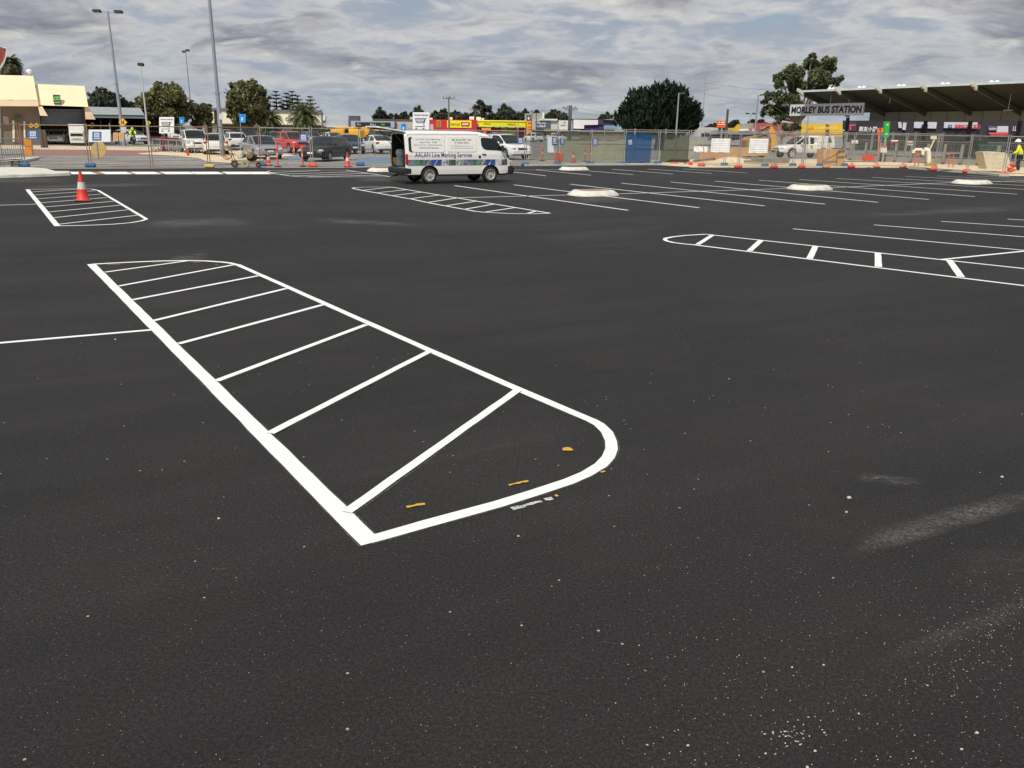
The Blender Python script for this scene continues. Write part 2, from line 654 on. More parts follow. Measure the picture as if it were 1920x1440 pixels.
A_NEW = asphalt('new_asphalt', (.0142, .0131, .0128), .8, .10)
A_OLD = asphalt('old_asphalt', (.19, .18, .17), .3, .55, (.30, .25, .2))
SAND = mat('sand', S(214, 192, 155), .95, 0, .22, 1.2, .6, 18, grime=.35)
CONC = mat('concrete', (.50, .48, .42), .85, 0, .14, 2.2, .25, 60, grime=.18)
CONCP = mat('new_concrete', (.60, .58, .51), .85, 0, .14, 3.0, .4, 40, grime=.30)
BRICKP = mat('red_paving', S(140, 100, 95), .9, 0, .18, 6, .2)
BLUEBAY = mat('blue_bay_paint', S(96, 120, 142), .8, 0, .2, 2.)
WHITE = linepaint('white_road_paint', (.83, .83, .80))
WHITE2 = linepaint('thin_road_paint', (.80, .80, .77), .85)
MIST = mistmat('paint_mist')
YEL = linepaint('yellow_spray_paint', (.62, .36, .02), .75)

g_ = MB()
N = 24
for i in range(N):
    for j in range(N):
        x0, x1 = [-1500 + 3000 * k / N for k in (i, i + 1)]
        y0, y1 = [-400 + 3000 * k / N for k in (j, j + 1)]
        g_.flat([(x0, y0, -.004), (x1, y0, -.004), (x1, y1, -.004), (x0, y1, -.004)])
tag(g_.build('ground', A_OLD), kind='structure')

edge = [(-260, 320), (0, 317), (285, 316), (420, 314.8), (640, 314.5), (760, 312.5), (985, 311), (1107, 310), (1233, 309.5), (1300, 313.5),
        (1430, 314), (1600, 314), (1700, 314.5), (1760, 320), (1830, 325), (1880, 330), (1990, 331)]
E_ = [G(*p) for p in edge]
structure('car_park_asphalt', [(-90, -20), (90, -20), (90, E_[-1].y)] + [(p.x, p.y) for p in reversed(E_)] + [(-90, E_[0].y)], A_NEW, 0.0)
structure('sand_ground', [tuple(G(*p))[:2] for p in [(1233, 309.3), (1300, 313.3), (1430, 313.8), (1600, 313.8), (1700, 314.3), (1760, 319.8),
          (1830, 324.8), (1880, 329.8), (1990, 330.8)]] + [(70, 40), (75, 72), (38, 78), (12, 66)], SAND, .003)
structure('footpath', [tuple(G(*p))[:2] for p in [(-80, 278), (300, 283), (300, 275.5), (-80, 271)]], mat('footpath_concrete', S(196, 178, 152), .9, 0, .1, 1.5), .003)
structure('brick_path', [tuple(G(*p))[:2] for p in [(55, 290.5), (300, 291.5), (300, 283), (55, 280.5)]], BRICKP, .003)
structure('traffic_island', [tuple(G(*p))[:2] for p in [(258, 288), (330, 283), (420, 283), (520, 287), (560, 292), (500, 296), (490, 303), (440, 306.5), (388, 303.5), (372, 297), (318, 292), (262, 289.5)]],
          mat('verge_concrete', S(212, 192, 160), .9, 0, .16, 1.6, grime=.2), .02)
structure('traffic_island', [tuple(G(*p))[:2] for p in [(-80, 300), (0, 300.5), (72, 294), (74, 298), (-80, 305)]], CONC, .05)
structure('verge', [tuple(G(*p))[:2] for p in [(1000, 303), (1290, 304), (1330, 262), (1040, 264)]], mat('dry_verge', S(136, 132, 112), .95, 0, .3, .8, .4, 20), .003)
structure('blue_parking_bay', [tuple(G(*p))[:2] for p in [(538, 294), (572, 294), (582, 299.5), (536, 299.5)]], BLUEBAY, .003)
structure('blue_parking_bay', [tuple(G(*p))[:2] for p in [(664, 297), (740, 294), (750, 305), (676, 305.5)]], BLUEBAY, .003)

# kerb line of the fence foot
def kerbline(front, h=.13, wd=.35, m=CONC, name='kerb'):
    mb = MB()
    for a, b in zip(front[:-1], front[1:]):
        A, B = G(*a), G(*b)
        d = (B - A).normalized()
        n = Vector((-d.y, d.x, 0))
        mb.prism([A + n * .03, B + n * .03, B + n * wd, A + n * wd], (0, 0, h))
    return tag(mb.build(name, m), kind='structure')


kerbline([(986, 311.5), (1107, 310.3), (1233, 309.8), (1292, 310.6)], .10, .45)
kerbline([(1297, 314.3), (1430, 314.8), (1600, 314.8), (1700, 315)], .05, .4, mat('pale_sand_edge', S(205, 195, 175), .9))
kerbline([(1702, 316.5), (1760, 321), (1830, 326), (1872, 330.5)], .12, .55)
kerbline([(-80, 309.5), (0, 308.5), (50, 304.5), (74, 299.5)], .14, .3, CONC)


# ------------------------------------------------------------------ painted markings
def strip(pts, wd, z=.004, jit=.003, ext=0.0, seg=.25):
    """a painted line through ground points, edges slightly uneven"""
    P = [Vector((p[0], p[1], 0)) for p in pts]
    if ext:
        P[-1] = P[-1] + (P[-1] - P[-2]).normalized() * ext
    Q = [P[0]]
    for a, b in zip(P[:-1], P[1:]):
        n = max(1, int((b - a).length / seg))
        for k in range(1, n + 1):
            Q.append(a.lerp(b, k / n))
    L, Rr = [], []
    for k, p in enumerate(Q):
        d = (Q[min(k + 1, len(Q) - 1)] - Q[max(k - 1, 0)])
        d.normalize()
        n = Vector((-d.y, d.x, 0))
        L.append(p + n * (wd / 2 + random.uniform(-jit, jit)))
        Rr.append(p - n * (wd / 2 + random.uniform(-jit, jit)))
    vs = [Vector((v.x, v.y, z)) for v in L + Rr]
    k = len(Q)
    return vs, [(i + 1, i, k + i, k + i + 1) for i in range(k - 1)]


def oversprayed(runs, extra=.011):
    """fine mist of paint along both edges of the lines"""
    mb = MB()
    for q, r in enumerate(runs):
        vs, fs = strip([G(*p) for p in r[0]], r[1] + 2 * extra, .0016 + .0002 * q)
        mb.add(vs, fs)
    tag(mb.build('paint_overspray', MIST), kind='structure')


def mark(name, runs, m=WHITE):
    """runs: (pixel points, width) -> one marking; crossing runs lie a hair above each other"""
    mb = MB()
    for q, r in enumerate(runs):
        pts, wd = r[0], r[1]
        ext = r[2] if len(r) > 2 else 0.0
        vs, fs = strip([G(*p) for p in pts], wd, .004 + .0007 * q, ext=ext)
        mb.add(vs, fs)
    return tag(mb.build(name, m), kind='structure')


random.seed(5)
W1 = .085
ISL = [
    ([(171, 495.5), (696, 1019)], .115),
    ([(445, 496.5), (806, 657.5), (973, 731), (1114, 791)], .085),
    ([(1108, 788.5), (1124, 797), (1138, 811), (1146, 828), (1147, 843), (1141, 858), (1127, 873), (1100, 889.5), (1066, 904), (1000, 926), (933, 946.5), (800, 983), (716, 1007), (690, 1014)], .085),
    ([(172, 496), (210, 494), (250, 492), (300, 490), (350, 489.2), (385, 489.8), (415, 491.8), (432, 493.8), (448, 498)], .085),
    ([(197, 511), (350, 490)], .07), ([(221, 537.5), (437, 497.5)], .07), ([(247, 563.5), (484, 518)], .07), ([(288, 602.5), (537, 542)], .07),
    ([(335, 646), (606, 572.5)], .07), ([(406, 716), (687, 610)], .07), ([(506, 814.5), (805, 660.5)], .07), ([(650, 963), (971, 733)], .07)]
mark('hatched_island_marking', ISL)
oversprayed(ISL)
mark('bay_line', [([(283, 619), (0, 643.5)], .07, 6.0)])
mark('hatched_island_marking', [
    ([(51.5, 355.5), (107.5, 424)], .12), ([(183.7, 357), (273.7, 410.5)], .085),
    ([(51, 355.3), (100, 354.7), (150, 354.2), (172, 354.8), (184, 357.2)], .085),
    ([(106, 424), (160, 423), (210, 421), (245, 418), (265, 414.6), (274, 411.5), (272.5, 409.5)], .085),
    ([(61, 360), (147, 354.8)], .075), ([(66, 366), (179, 358)], .075), ([(72, 373), (189, 364.5)], .075), ([(77.5, 380.7), (200, 371)], .075),
    ([(84, 388.7), (213.5, 378)], .075), ([(92.5, 398), (225, 385.5)], .075), ([(101, 409), (240, 394)], .075), ([(109, 421.6), (257.5, 404.5)], .075)])
mark('bay_line', [([(69, 383), (0, 385)], .075, 8.0)])
c3 = lambda x, y: (640 + x / 4, 300 + y / 4)
mark('hatched_island_marking', [
    ([(661, 353.3), (680, 357.3), (707, 362), (740, 368), (773, 373.7), (802, 380), (836, 386.5), (872, 393), (890, 396.3), (908, 398.3), (960, 400.7), (1000, 401), (1031, 400)], .09),
    ([(733.7, 351), (1031, 400)], .09),
    ([(661, 353.3), (665, 352), (680, 351.2), (705, 350.7), (734, 351)], .09),
    ([c3(160, 228), c3(375, 205)], .085), ([c3(270, 247), c3(490, 224)], .085), ([c3(385, 268), c3(600, 243)], .085), ([c3(512, 293), c3(730, 265)], .085),
    ([c3(645, 321), c3(870, 286)], .085), ([c3(775, 347), c3(1005, 312)], .085), ([c3(920, 373), c3(1145, 333)], .085), ([c3(1080, 393), c3(1300, 360)], .085), ([c3(1400, 403), c3(1455, 387)], .085)])
mark('hatched_island_marking', [
    ([(1246, 449), (1250, 452), (1262, 455), (1280, 457.3), (1301, 459.3), (1600, 496.5), (1920, 536)], .09, 7),
    ([(1323.7, 439.6), (1920, 504)], .085, 7),
    ([(1246, 449), (1249, 447), (1262, 444.4), (1285, 441.8), (1324, 439.5)], .085),
    ([(1336, 441), (1308, 459)], .10), ([(1427, 451), (1405, 471)], .11), ([(1529, 462), (1518, 485.5)], .11), ([(1646, 475), (1647, 501)], .11), ([(1779, 488), (1802, 520)], .11)])
mark('bay_line', [([(1762, 487.3), (1920, 471.2)], .085, 12)])
for a, b in (((1487, 429.3), (1920, 469.6)), ((1638, 421.8), (1920, 444.3)), ((1764.5, 415.2), (1920, 425.6)), ((1889, 411), (1990, 416.5))):
    mark('bay_line', [([a, b], .08, 7)])
S_ = [(852.5, 348.2), (963.7, 346.7), (1069, 345.5), (1165, 343.5), (1257, 341.2), (1340.5, 339.7), (1422.5, 338), (1498, 336.7), (1568.7, 334.8), (1635.5, 332.8), (1697.5, 330.8), (1757, 330), (1813.5, 329.5)]
T_ = [(1177.5, 394.5), (1311, 389.7), (1433.7, 386.2), (1547, 383), (1646.5, 379.5), (1741.5, 374.2), (1827.5, 368.7), (1907.5, 364.2), (1985, 359), (2050, 355), (2110, 352), (2170, 350), (2230, 348)]
for a, b in zip(S_, T_):
    mark('bay_line', [([a, b], .105)], WHITE)
mark('bay_line', [([(860, 371), (1062, 365.8)], .085), ([(1160, 363.6), (1478, 353.6)], .085), ([(1556, 352), (1786, 342.6)], .085), ([(1858, 341), (1925, 339)], .085)])
for a, b in (((945, 320.5), (1023.7, 329.7)), ((1002.5, 318.3), (1108.5, 328.6)), ((1104, 320.6), (1187.5, 327.5)), ((1148, 317.5), (1262.5, 326.4)), ((1215, 317.1), (1334.5, 325.3)), ((1281, 316.9), (1401, 324.2))):
    mark('bay_line', [([a, b], .105)], WHITE)
mark('bay_line', [([(945, 318.9), (1048, 318.0)], .085)])
mark('hatched_island_marking', [
    ([(497, 322.6), (507, 320.4), (535, 319.6), (575, 319.2), (650, 319.2)], .09),
    ([(648, 319), (690, 325), (731, 331.2)], .09),
    ([(497, 322.6), (522, 326.8), (543, 330), (565, 331.6), (590, 332.4), (730, 331.4)], .09),
    ([(505, 323.9), (600, 320)], .16), ([(524, 327.1), (668, 322)], .16), ([(546, 330.2), (690, 325.2)], .16), ([(576, 331.9), (712, 328.6)], .16)])
# blocks painted along the edge strip
mb = MB()
mb.flat([G(110, 326.8, .004), G(520, 326.4, .004), G(505, 321.9, .004), G(110, 321.9, .004)])
tag(mb.build('edge_strip', mat('brown_primer', S(150, 118, 92), .85, 0, .45, 2.5)), kind='structure')
mb = MB()
for x0, x1 in ((112, 170), (186, 236), (244, 290), (299, 354), (356, 414), (409, 461), (462, 497)):
    mb.flat([G(x0 + 12, 326.6, .007), G(min(x1 + 12, 520), 326.4, .007), G(x1, 322, .007), G(x0, 322, .007)])
tag(mb.build('edge_strip_marking', WHITE), kind='structure')
# yellow set-out marks and overspray
random.seed(8)
mb = MB()
for pts, wd in ((((762, 952), (797, 946.5)), .026), (((954, 911), (990, 903)), .024), (((1126, 887), (1134, 885)), .018), (((1041, 932), (1046, 930.5)), .02),
                (((200, 497.5), (227, 496)), .02), (((285, 493.6), (303, 493)), .016), (((362, 493), (375, 493)), .016), (((404, 497.3), (409, 497.8)), .02)):
    vs, fs = strip([G(*p) for p in pts], wd, .0075, .006, seg=.02)
    mb.add(vs, fs)
c0 = G(1064, 844)
for r_, n_ in ((.045, 11),):
    mb.flat([c0 + Vector((math.cos(k * 6.283 / n_) * r_ * random.uniform(.7, 1.2), math.sin(k * 6.283 / n_) * r_ * .8 * random.uniform(.7, 1.2), .0075)) for k in range(n_)])
tag(mb.build('yellow_setout_mark', YEL), kind='structure')
mb = MB()
vs, fs = strip([G(960, 955), G(1015, 940)], .03, .003, .008, seg=.03)
mb.add(vs, fs)
vs, fs = strip([G(1021, 937.5), G(1036, 935)], .035, .0035, .008, seg=.02)
mb.add(vs, fs)
tag(mb.build('paint_spill', linepaint('spilt_paint', (.62, .62, .60), .45)), kind='structure')


def smear(name, poly, m, z=.0085):
    """four corners -> sheet with UV"""
    pts = [G(*p) for p in poly]
    me = bpy.data.meshes.new(name)
    n = 8
    vs, uvs, fs = [], [], []
    for j in range(n + 1):
        for i in range(n + 1):
            u, v = i / n, j / n
            p = pts[0].lerp(pts[1], u).lerp(pts[3].lerp(pts[2], u), v)
            vs.append((p.x, p.y, z))
            uvs.append((u, v))
    for j in range(n):
        for i in range(n):
            a = j * (n + 1) + i
            fs.append((a, a + 1, a + n + 2, a + n + 1))
    me.from_pydata(vs, [], fs)
    uvl = me.uv_layers.new(name='UV')
    for p in me.polygons:
        for li in p.loop_indices:
            uvl.data[li].uv = uvs[me.loops[li].vertex_index]
    me.materials.append(m)
    o = bpy.data.objects.new(name, me)
    COL.objects.link(o)
    return tag(o, kind='structure')


DU = dustmat('pale_dust', (.26, .25, .225), .75, 2.2)
DU2 = dustmat('fine_dust', (.22, .21, .19), .24, 1.6)
CH = dustmat('chalk_scuff', (.36, .345, .32), .6, 6.0, 30)
smear('dust_smear', [(1560, 1066), (1975, 945), (1975, 900), (1615, 996)], DU)
smear('dust_smear', [(1740, 1100), (2000, 1190), (2000, 1020), (1780, 990)], DU2, .0095)
smear('dust_smear', [(1560, 1290), (1990, 1150), (1990, 1080), (1620, 1240)], DU2, .0105)
smear('dust_smear', [(1600, 905), (1730, 922), (1740, 900), (1610, 888)], CH, .0115)
smear('chalk_scuff', [(225, 432), (490, 430), (490, 405), (240, 411)], CH, .0125)
smear('chalk_scuff', [(570, 419), (800, 428), (800, 420), (590, 406)], CH, .0125)
smear('chalk_scuff', [(300, 498), (395, 490), (392, 470), (310, 482)], CH, .0025)
smear('chalk_scuff', [(0, 356), (330, 350), (330, 341), (0, 349)], CH, .0125)
smear('chalk_scuff', [(655, 342), (745, 342), (745, 332), (665, 332)], CH, .0125)
smear('dust_smear', [(1590, 412), (1930, 398), (1930, 382), (1600, 400)], DU, .0125)
smear('dust_smear', [(1050, 384), (1200, 380), (1185, 363), (1060, 366)], CH, .0028)
smear('dust_smear', [(1470, 366), (1600, 362), (1580, 350), (1470, 352)], CH, .0028)
smear('dust_smear', [(1200, 402), (1380, 396), (1360, 384), (1210, 388)], DU2, .0028)
smear('dust_smear', [(1000, 470), (1250, 440), (1240, 420), (1000, 430)], DU2, .0028)
smear('dust_smear', [(-60, 345), (140, 345), (140, 332), (-60, 334)], DU, .0135)

# loose grit and chips of leaf on the new asphalt
random.seed(21)
mb = MB()


def chip(px, py, r, m):
    p = G(px, py)
    n = random.choice((4, 5, 6))
    a0 = random.random() * 6.28
    el = random.uniform(.5, 1.0)
    ring = []
    for k in range(n):
        a = a0 + k * 6.283 / n
        rr = r * random.uniform(.65, 1.2)
        ring.append(Vector((p.x + math.cos(a) * rr, p.y + math.sin(a) * rr * el, .002)))
    top = [Vector((v.x * .65 + p.x * .35, v.y * .65 + p.y * .35, .002 + r * .55)) for v in ring]
    k = len(ring)
    mb.add(ring + top, [tuple(range(k, 2 * k))] + [(i, (i + 1) % k, k + (i + 1) % k, k + i) for i in range(k)], m)


for _ in range(42):
    chip(random.gauss(1475, 32), random.gauss(1376, 16), random.uniform(.0022, .0050), 1)
for _ in range(480):
    px = random.uniform(1150, 1990)
    py = 1000 + 440 * random.random() ** .8
    chip(px, py, random.choice((.0012, .0015, .002, .003)), random.choice((0, 0, 1)))
for _ in range(300):
    px = random.gauss(1850, 90)
    py = 1440 - (px - 1500) * .75 + random.gauss(0, 45)
    if py > 900:
        chip(px, py, random.choice((.0013, .002, .003)), 0)
for _ in range(220):
    chip(random.uniform(-40, 1960), 480 + 960 * random.random() ** .55, random.choice((.0012, .0018, .0024)), random.choice((0, 0, 0, 1)))
for px, py, r in ((1544, 1248, .007), (1485, 1252, .006), (1610, 1339, .006), (1831, 1375, .008), (1803, 1406, .007), (1528, 1409, .007), (1435, 1414, .006), (1513, 1439, .006), (1290, 1399, .006),
                  (410, 973, .010), (1592, 934, .016), (1587, 961, .009), (216, 637, .014), (1879, 895, .012), (1367, 711, .008), (972, 1006, .007), (1214, 1398, .005)):
    chip(px, py, r, 1)
tag(mb.build('loose_grit', [mat('pale_grit', (.42, .40, .36), .8, 0, .2, 200), mat('cream_grit', (.50, .47, .37), .8, 0, .2, 200)]), 'pale grit and leaf chips lying on the new asphalt', kind='stuff')


# ------------------------------------------------------------------ kerb blocks
def rounded_block(front, back, h, inset, name, label, cat='traffic island', group=None):
    P = [G(*p) for p in front] + [G(p[0], p[1], h) for p in back]
    c = sum(P, Vector((0, 0, 0))) / len(P)
    P = [Vector((p.x, p.y, 0)) for p in P]
    c.z = 0
    n = len(P)
    mb = MB()
    rings = []
    for k, (ins, z) in enumerate(((0, 0), (inset * .35, h * .75), (inset, h))):
        rings.append([p + (c - p).normalized() * ins + Vector((0, 0, z)) for p in P])
    vs = [v for r in rings for v in r]
    fs = []
    for k in range(2):
        for i in range(n):
            j = (i + 1) % n
            fs.append((k * n + i, k * n + j, (k + 1) * n + j, (k + 1) * n + i))
    fs.append(tuple(range(2 * n, 3 * n)))
    mb.add(vs, fs)
    return single(name, mb, CONCP, label, cat, group)


rounded_block([(-90, 335.5), (0, 333.8), (60, 332), (108, 330), (132, 329), (134, 326.5)], [(107, 320.5), (87, 315.6), (54, 313.4), (0, 313.0), (-90, 313.2)], .13, .08,
              'kerb_island', 'long pale concrete kerb island at the left edge beside the fence')


def nib():
    root = thing('concrete_nib', 'x', 'parking nib', group='concrete nibs at the ends of parking bays')
    o = [(-.86, -.30), (-.60, -.62), (.60, -.62), (.86, -.30), (.86, .30), (.60, .62), (-.60, .62), (-.86, .30)]
    mb = MB()
    rings = [[Vector((x * s, y * s, z)) for x, y in o] for s, z in ((1, 0), (.97, .05), (.80, .15), (.76, .16), (.60, .162))]
    vs = [v for r in rings for v in r]
    fs = []
    for k in range(4):
        for i in range(8):
            j = (i + 1) % 8
            fs.append((k * 8 + i, k * 8 + j, k * 8 + 8 + j, k * 8 + 8 + i))
    mb.add(vs, fs)
    mb.build('kerb', CONCP, root, smooth=True, sharp=35, local=True)
    mb = MB()
    mb.flat([(x * .6, y * .6, .155) for x, y in o])
    mb.build('infill', mat('nib_infill', S(140, 120, 100), .95, 0, .3, 8, .4), root, local=True)
    return root


nb = nib()
NR = R(-60)
for k, (px, py, sc, lab) in enumerate(((1112, 365.5, 1.0, 'large pale concrete nib in front of the van nose between white bay lines'),
                                      (1518, 354.6, 1.0, 'pale concrete nib mid row, in front of the parked ute'),
                                      (1822, 344.0, 1.0, 'pale concrete nib at the right end of the bay row'),
                                      (1076, 318.6, .95, 'pale concrete nib by the fence, right of the van nose'),
                                      (722, 321.0, 1.0, 'pale concrete nib behind the open van tailgate'))):
    o = nb if k == 0 else copy_tree(nb)
    place(o, G(px, py), R(30), lab, scale=(sc, sc, 1))
# ------------------------------------------------------------------ vehicles
def interp(prof, x):
    if x <= prof[0][0]:
        return prof[0][1]
    for (a, za), (b, zb) in zip(prof[:-1], prof[1:]):
        if x <= b:
            return za + (zb - za) * (x - a) / max(b - a, 1e-6)
    return prof[-1][1]


GLASS = mat('car_glass', (.010, .013, .015), .08, 0, .0, spec=.5, coat=0)
BLACK = mat('black_plastic', (.018, .018, .02), .55, 0, .15)
RUBBER = mat('tyre_rubber', (.02, .02, .02), .85, 0, .2, 6)
RIMM = mat('wheel_rim', (.50, .50, .50), .35, .7, .1)
STEELRIM = mat('steel_wheel', (.46, .45, .42), .5, .1, .25, 8)
REDL = mat('red_lens', (.45, .012, .012), .2, 0, .05, coat=.6)
CLEARL = mat('clear_lens', (.62, .64, .66), .12, .2, .1, coat=.8)
AMBER = mat('amber_lens', (.75, .25, .03), .25, 0, .05, coat=.5)
PLATE = mat('number_plate', (.72, .72, .70), .5, 0, .05)
CHROME = mat('chrome', (.7, .7, .7), .15, 1.0, .02)


def wheel(parent, x, y, r, rimmat=RIMM, side=1, spokes=5, wd=.2):
    w_ = MB()
    M = Matrix.Translation((x, y, r)) @ Matrix.Rotation(R(90), 4, 'X')
    h = wd / 2
    w_.lathe([(r * .62, -h), (r * .9, -h), (r * .985, -h * .6), (r, 0), (r * .985, h * .6), (r * .9, h), (r * .62, h)], 20, 0, M, cap=False)
    wo = w_.build('tyre', RUBBER, parent, smooth=True, sharp=40, local=True)
    m = MB()
    M2 = Matrix.Translation((x, y, r)) @ Matrix.Rotation(R(90 if side < 0 else -90), 4, 'X')
    m.lathe([(r * .64, h * .3), (r * .66, h * 1.0), (r * .60, h * 1.02), (r * .56, h * .5), (r * .20, h * .45), (r * .17, h * .9), (0.001, h * .95)], 20, 0, M2)
    for k in range(spokes):
        a = k * 2 * math.pi / spokes
        Ms = M2 @ Matrix.Rotation(a, 4, 'Z')
        if spokes < 8:
            m.box((r * .37, 0, h * .62), (r * .46, r * .16, h * .3), 0, Ms)
    # dark gaps between the spokes
    for k in range(spokes):
        a = (k + .5) * 2 * math.pi / spokes
        Ms = M2 @ Matrix.Rotation(a, 4, 'Z')
        ri, g = (r * .24, 1.0) if spokes < 8 else (r * .42, .5)
        m.add([(ri, -r * .03, h * .56), (r * .52, -r * .15 * g, h * .56), (r * .54, r * .15 * g, h * .56), (ri, r * .03, h * .56)], [(0, 1, 2, 3)], 1, Ms)
    ro = m.build('rim', [rimmat, BLACK], wo, smooth=True, sharp=35, local=True)
    return wo


def sec(yw, z0, z1, k):
    """half section of a car side: tumblehome below the belt"""
    return [(yw * .93, z0), (yw * .985, z0 + (z1 - z0) * .12), (yw, z0 + (z1 - z0) * .45), (yw * .99, z0 + (z1 - z0) * .75), (yw * .955, z1 - .035 * k), (yw * .90, z1), (yw * .5, z1 + .015), (0, z1 + .02)]


def car(name, label, body, L=4.5, W=1.78, top=None, cabin=None, belt=.95, wb=2.65, r=.32, kind='sedan', group='cars parked beyond the wire fence',
        rims=RIMM, roofw=.72, grille=BLACK, rails=False, ped=.22):
    """x forward, origin under the middle; top: height of the lower body along x; cabin: side outline of the glasshouse"""
    root = thing(name, label, 'car', group=group)
    xr, xf = -wb / 2 - .02, wb / 2 + .02
    h = L / 2
    xs = sorted(set([round(-h + L * k / 22, 3) for k in range(23)] + [round(c + dx, 3) for c in (xr, xf) for dx in (-r * 1.22, -r * 1.2, -r * 1.0, -r * .7, -r * .35, 0, r * .35, r * .7, r * 1.0, r * 1.2, r * 1.22)] +
                    [-h + .03, -h + .1, h - .03, h - .1, h - .25]))
    mb = MB()
    rows = []
    for x in xs:
        e = max(0, (abs(x) - (h - .55)) / .55)
        yw = W / 2 * (1 - .16 * e ** 2.2)
        zt = interp(top, x)
        z0 = ped + .02 + .10 * e ** 2
        for c in (xr, xf):
            dx = abs(x - c)
            if dx <= r * 1.2:
                z0 = max(z0, r + math.sqrt(max(0, (r * 1.2) ** 2 - dx * dx)))
        z0 = min(z0, zt - .12)
        s_ = sec(yw, z0, zt, 1)
        rows.append([(x, y, z) for y, z in s_] + [(x, -y, z) for y, z in reversed(s_[:-1])])
    n = len(rows[0])
    for a, b in zip(rows[:-1], rows[1:]):
        mb.add(a + b, [(i, i + 1, n + i + 1, n + i) for i in range(n - 1)])
    mb.add(rows[0], [tuple(range(n))])
    mb.add(rows[-1], [tuple(range(n - 1, -1, -1))])
    # glasshouse: pillars, roof
    gx0, gx1 = cabin[0][0], cabin[-1][0]
    zr = max(z for _, z in cabin)
    cx_ = sorted(set([c[0] for c in cabin] + [gx0 + (gx1 - gx0) * k / 14 for k in range(15)]))
    wbelt, wroof = W / 2 * .90, W / 2 * roofw
    crow = []
    for x in cx_:
        z = interp(cabin, x)
        zb = interp(top, x) - .03
        t = max(0.0, min(1.0, (z - zb) / (zr - zb)))
        wt = wbelt + (wroof - wbelt) * t
        wm = wbelt + (wroof - wbelt) * t * .92
        e = max(0, (abs(x - (gx0 + gx1) / 2) / ((gx1 - gx0) / 2)) - .55) / .45
        k = 1 - .10 * e ** 2
        half = [(wbelt * k, zb), (wm * k, zb + (z - zb) * .90), (wt * k * .93, z - .005), (wt * k * .5, z + .02 * t), (0, z + .028 * t)]
        crow.append([(x, y, q) for y, q in half] + [(x, -y, q) for y, q in reversed(half[:-1])])
    n = 9
    glass = {'windscreen': MB(), 'rear_window': MB(), 'side_window_l': MB(), 'side_window_r': MB()}
    roof_x = [x for x, z in cabin if z > zr - .12]
    rx0, rx1 = min(roof_x), max(roof_x)
    mid = (rx0 + rx1) / 2 - .05
    for a, b in zip(crow[:-1], crow[1:]):
        xm = (a[0][0] + b[0][0]) / 2
        for i in range(n - 1):
            quad = [a[i], a[i + 1], b[i + 1], b[i]]
            tgt = mb
            if i in (0, 7):
                za_, zb_ = a[1][2] - a[0][2], b[1][2] - b[0][2]
                pillar = abs(xm - mid) < .05
                if not pillar and min(za_, zb_) > .10 and gx0 + .12 < xm < gx1 - .18:
                    tgt = glass['side_window_l' if i == 0 else 'side_window_r']
            elif i in (2, 3, 4, 5):
                if xm > rx1 and i in (2, 3, 4, 5):
                    tgt = glass['windscreen']
                elif xm < rx0 and xm > gx0 + .02:
                    tgt = glass['rear_window']
            tgt.add(quad, [(0, 1, 2, 3)])
    mb.add(crow[0], [tuple(range(n))])
    bo = mb.build('body', body, root, smooth=True, sharp=38, local=True)
    for k, g in glass.items():
        if g.f:
            g.build(k.replace('_l', '').replace('_r', '') if k.startswith('side') else k, GLASS, root, smooth=True, sharp=30, local=True)
    # undertray fills the wells
    u = MB()
    u.box((0, 0, ped + .09), (L * .93, W * .70, .14))
    u.box((0, 0, ped + .3), (wb + 2.3 * r, W * .62, .4))
    u.build('underbody', BLACK, root, local=True)
    for x in (xr, xf):
        for s in (1, -1):
            wheel(root, x, s * (W / 2 - .105), r, rims, s)
    # lights, grille, bumpers, plates, mirrors
    zf, zb = interp(top, h - .25), interp(top, -h + .2)
    for s in (1, -1):
        m = MB()
        m.box((h - .16, s * (W / 2 - .25), zf - .13), (.26, .36, .15), 0, rz=-s * R(24), bev=.05)
        m.build('headlight', CLEARL, root, True, 40, local=True)
        m = MB()
        m.box((-h + .12, s * (W / 2 - .20), zb - .14), (.22, .30, .17), 0, rz=s * R(20), bev=.05)
        m.build('taillight', REDL, root, True, 40, local=True)
        m = MB()
        mx = interp([(0, gx1 - .55), (1, gx1 - .55)], 0)
        m.box((mx, s * (W / 2 + .06), belt + .07), (.12, .20, .14), 0, bev=.04)
        m.build('mirror', body, root, True, 40, local=True)
    m = MB()
    m.box((h - .035, 0, zf - .17), (.07, W * .42, .13), 0, bev=.02)
    m.box((h - .05, 0, ped + .16), (.09, W * .62, .13), 0, bev=.03)
    m.build('grille', grille, root, True, 40, local=True)
    m = MB()
    m.box((-h + .03, 0, ped + .12), (.10, W * .72, .16), 0, bev=.03)
    m.build('rear_bumper', BLACK, root, True, 40, local=True)
    for x in (h + .003, -h - .003):
        m = MB()
        m.box((x, 0, .52 if x > 0 else .62), (.02, .37, .11))
        m.build('number_plate', PLATE, root, local=True)
    for s in (1, -1):
        for x in (mid - .15, mid + .75):
            m = MB()
            m.box((x, s * W / 2 * .995, belt - .1), (.16, .03, .03))
            m.build('door_handle', body, root, local=True)
    if rails:
        m = MB()
        for s in (1, -1):
            m.tube([(rx0 + .1, s * wroof * .86, zr), (rx0 + .2, s * wroof * .86, zr + .05), (rx1 - .2, s * wroof * .86, zr + .05), (rx1 - .1, s * wroof * .86, zr)], .018, 6)
        m.build('roof_rail', CHROME, root, local=True)
    return root


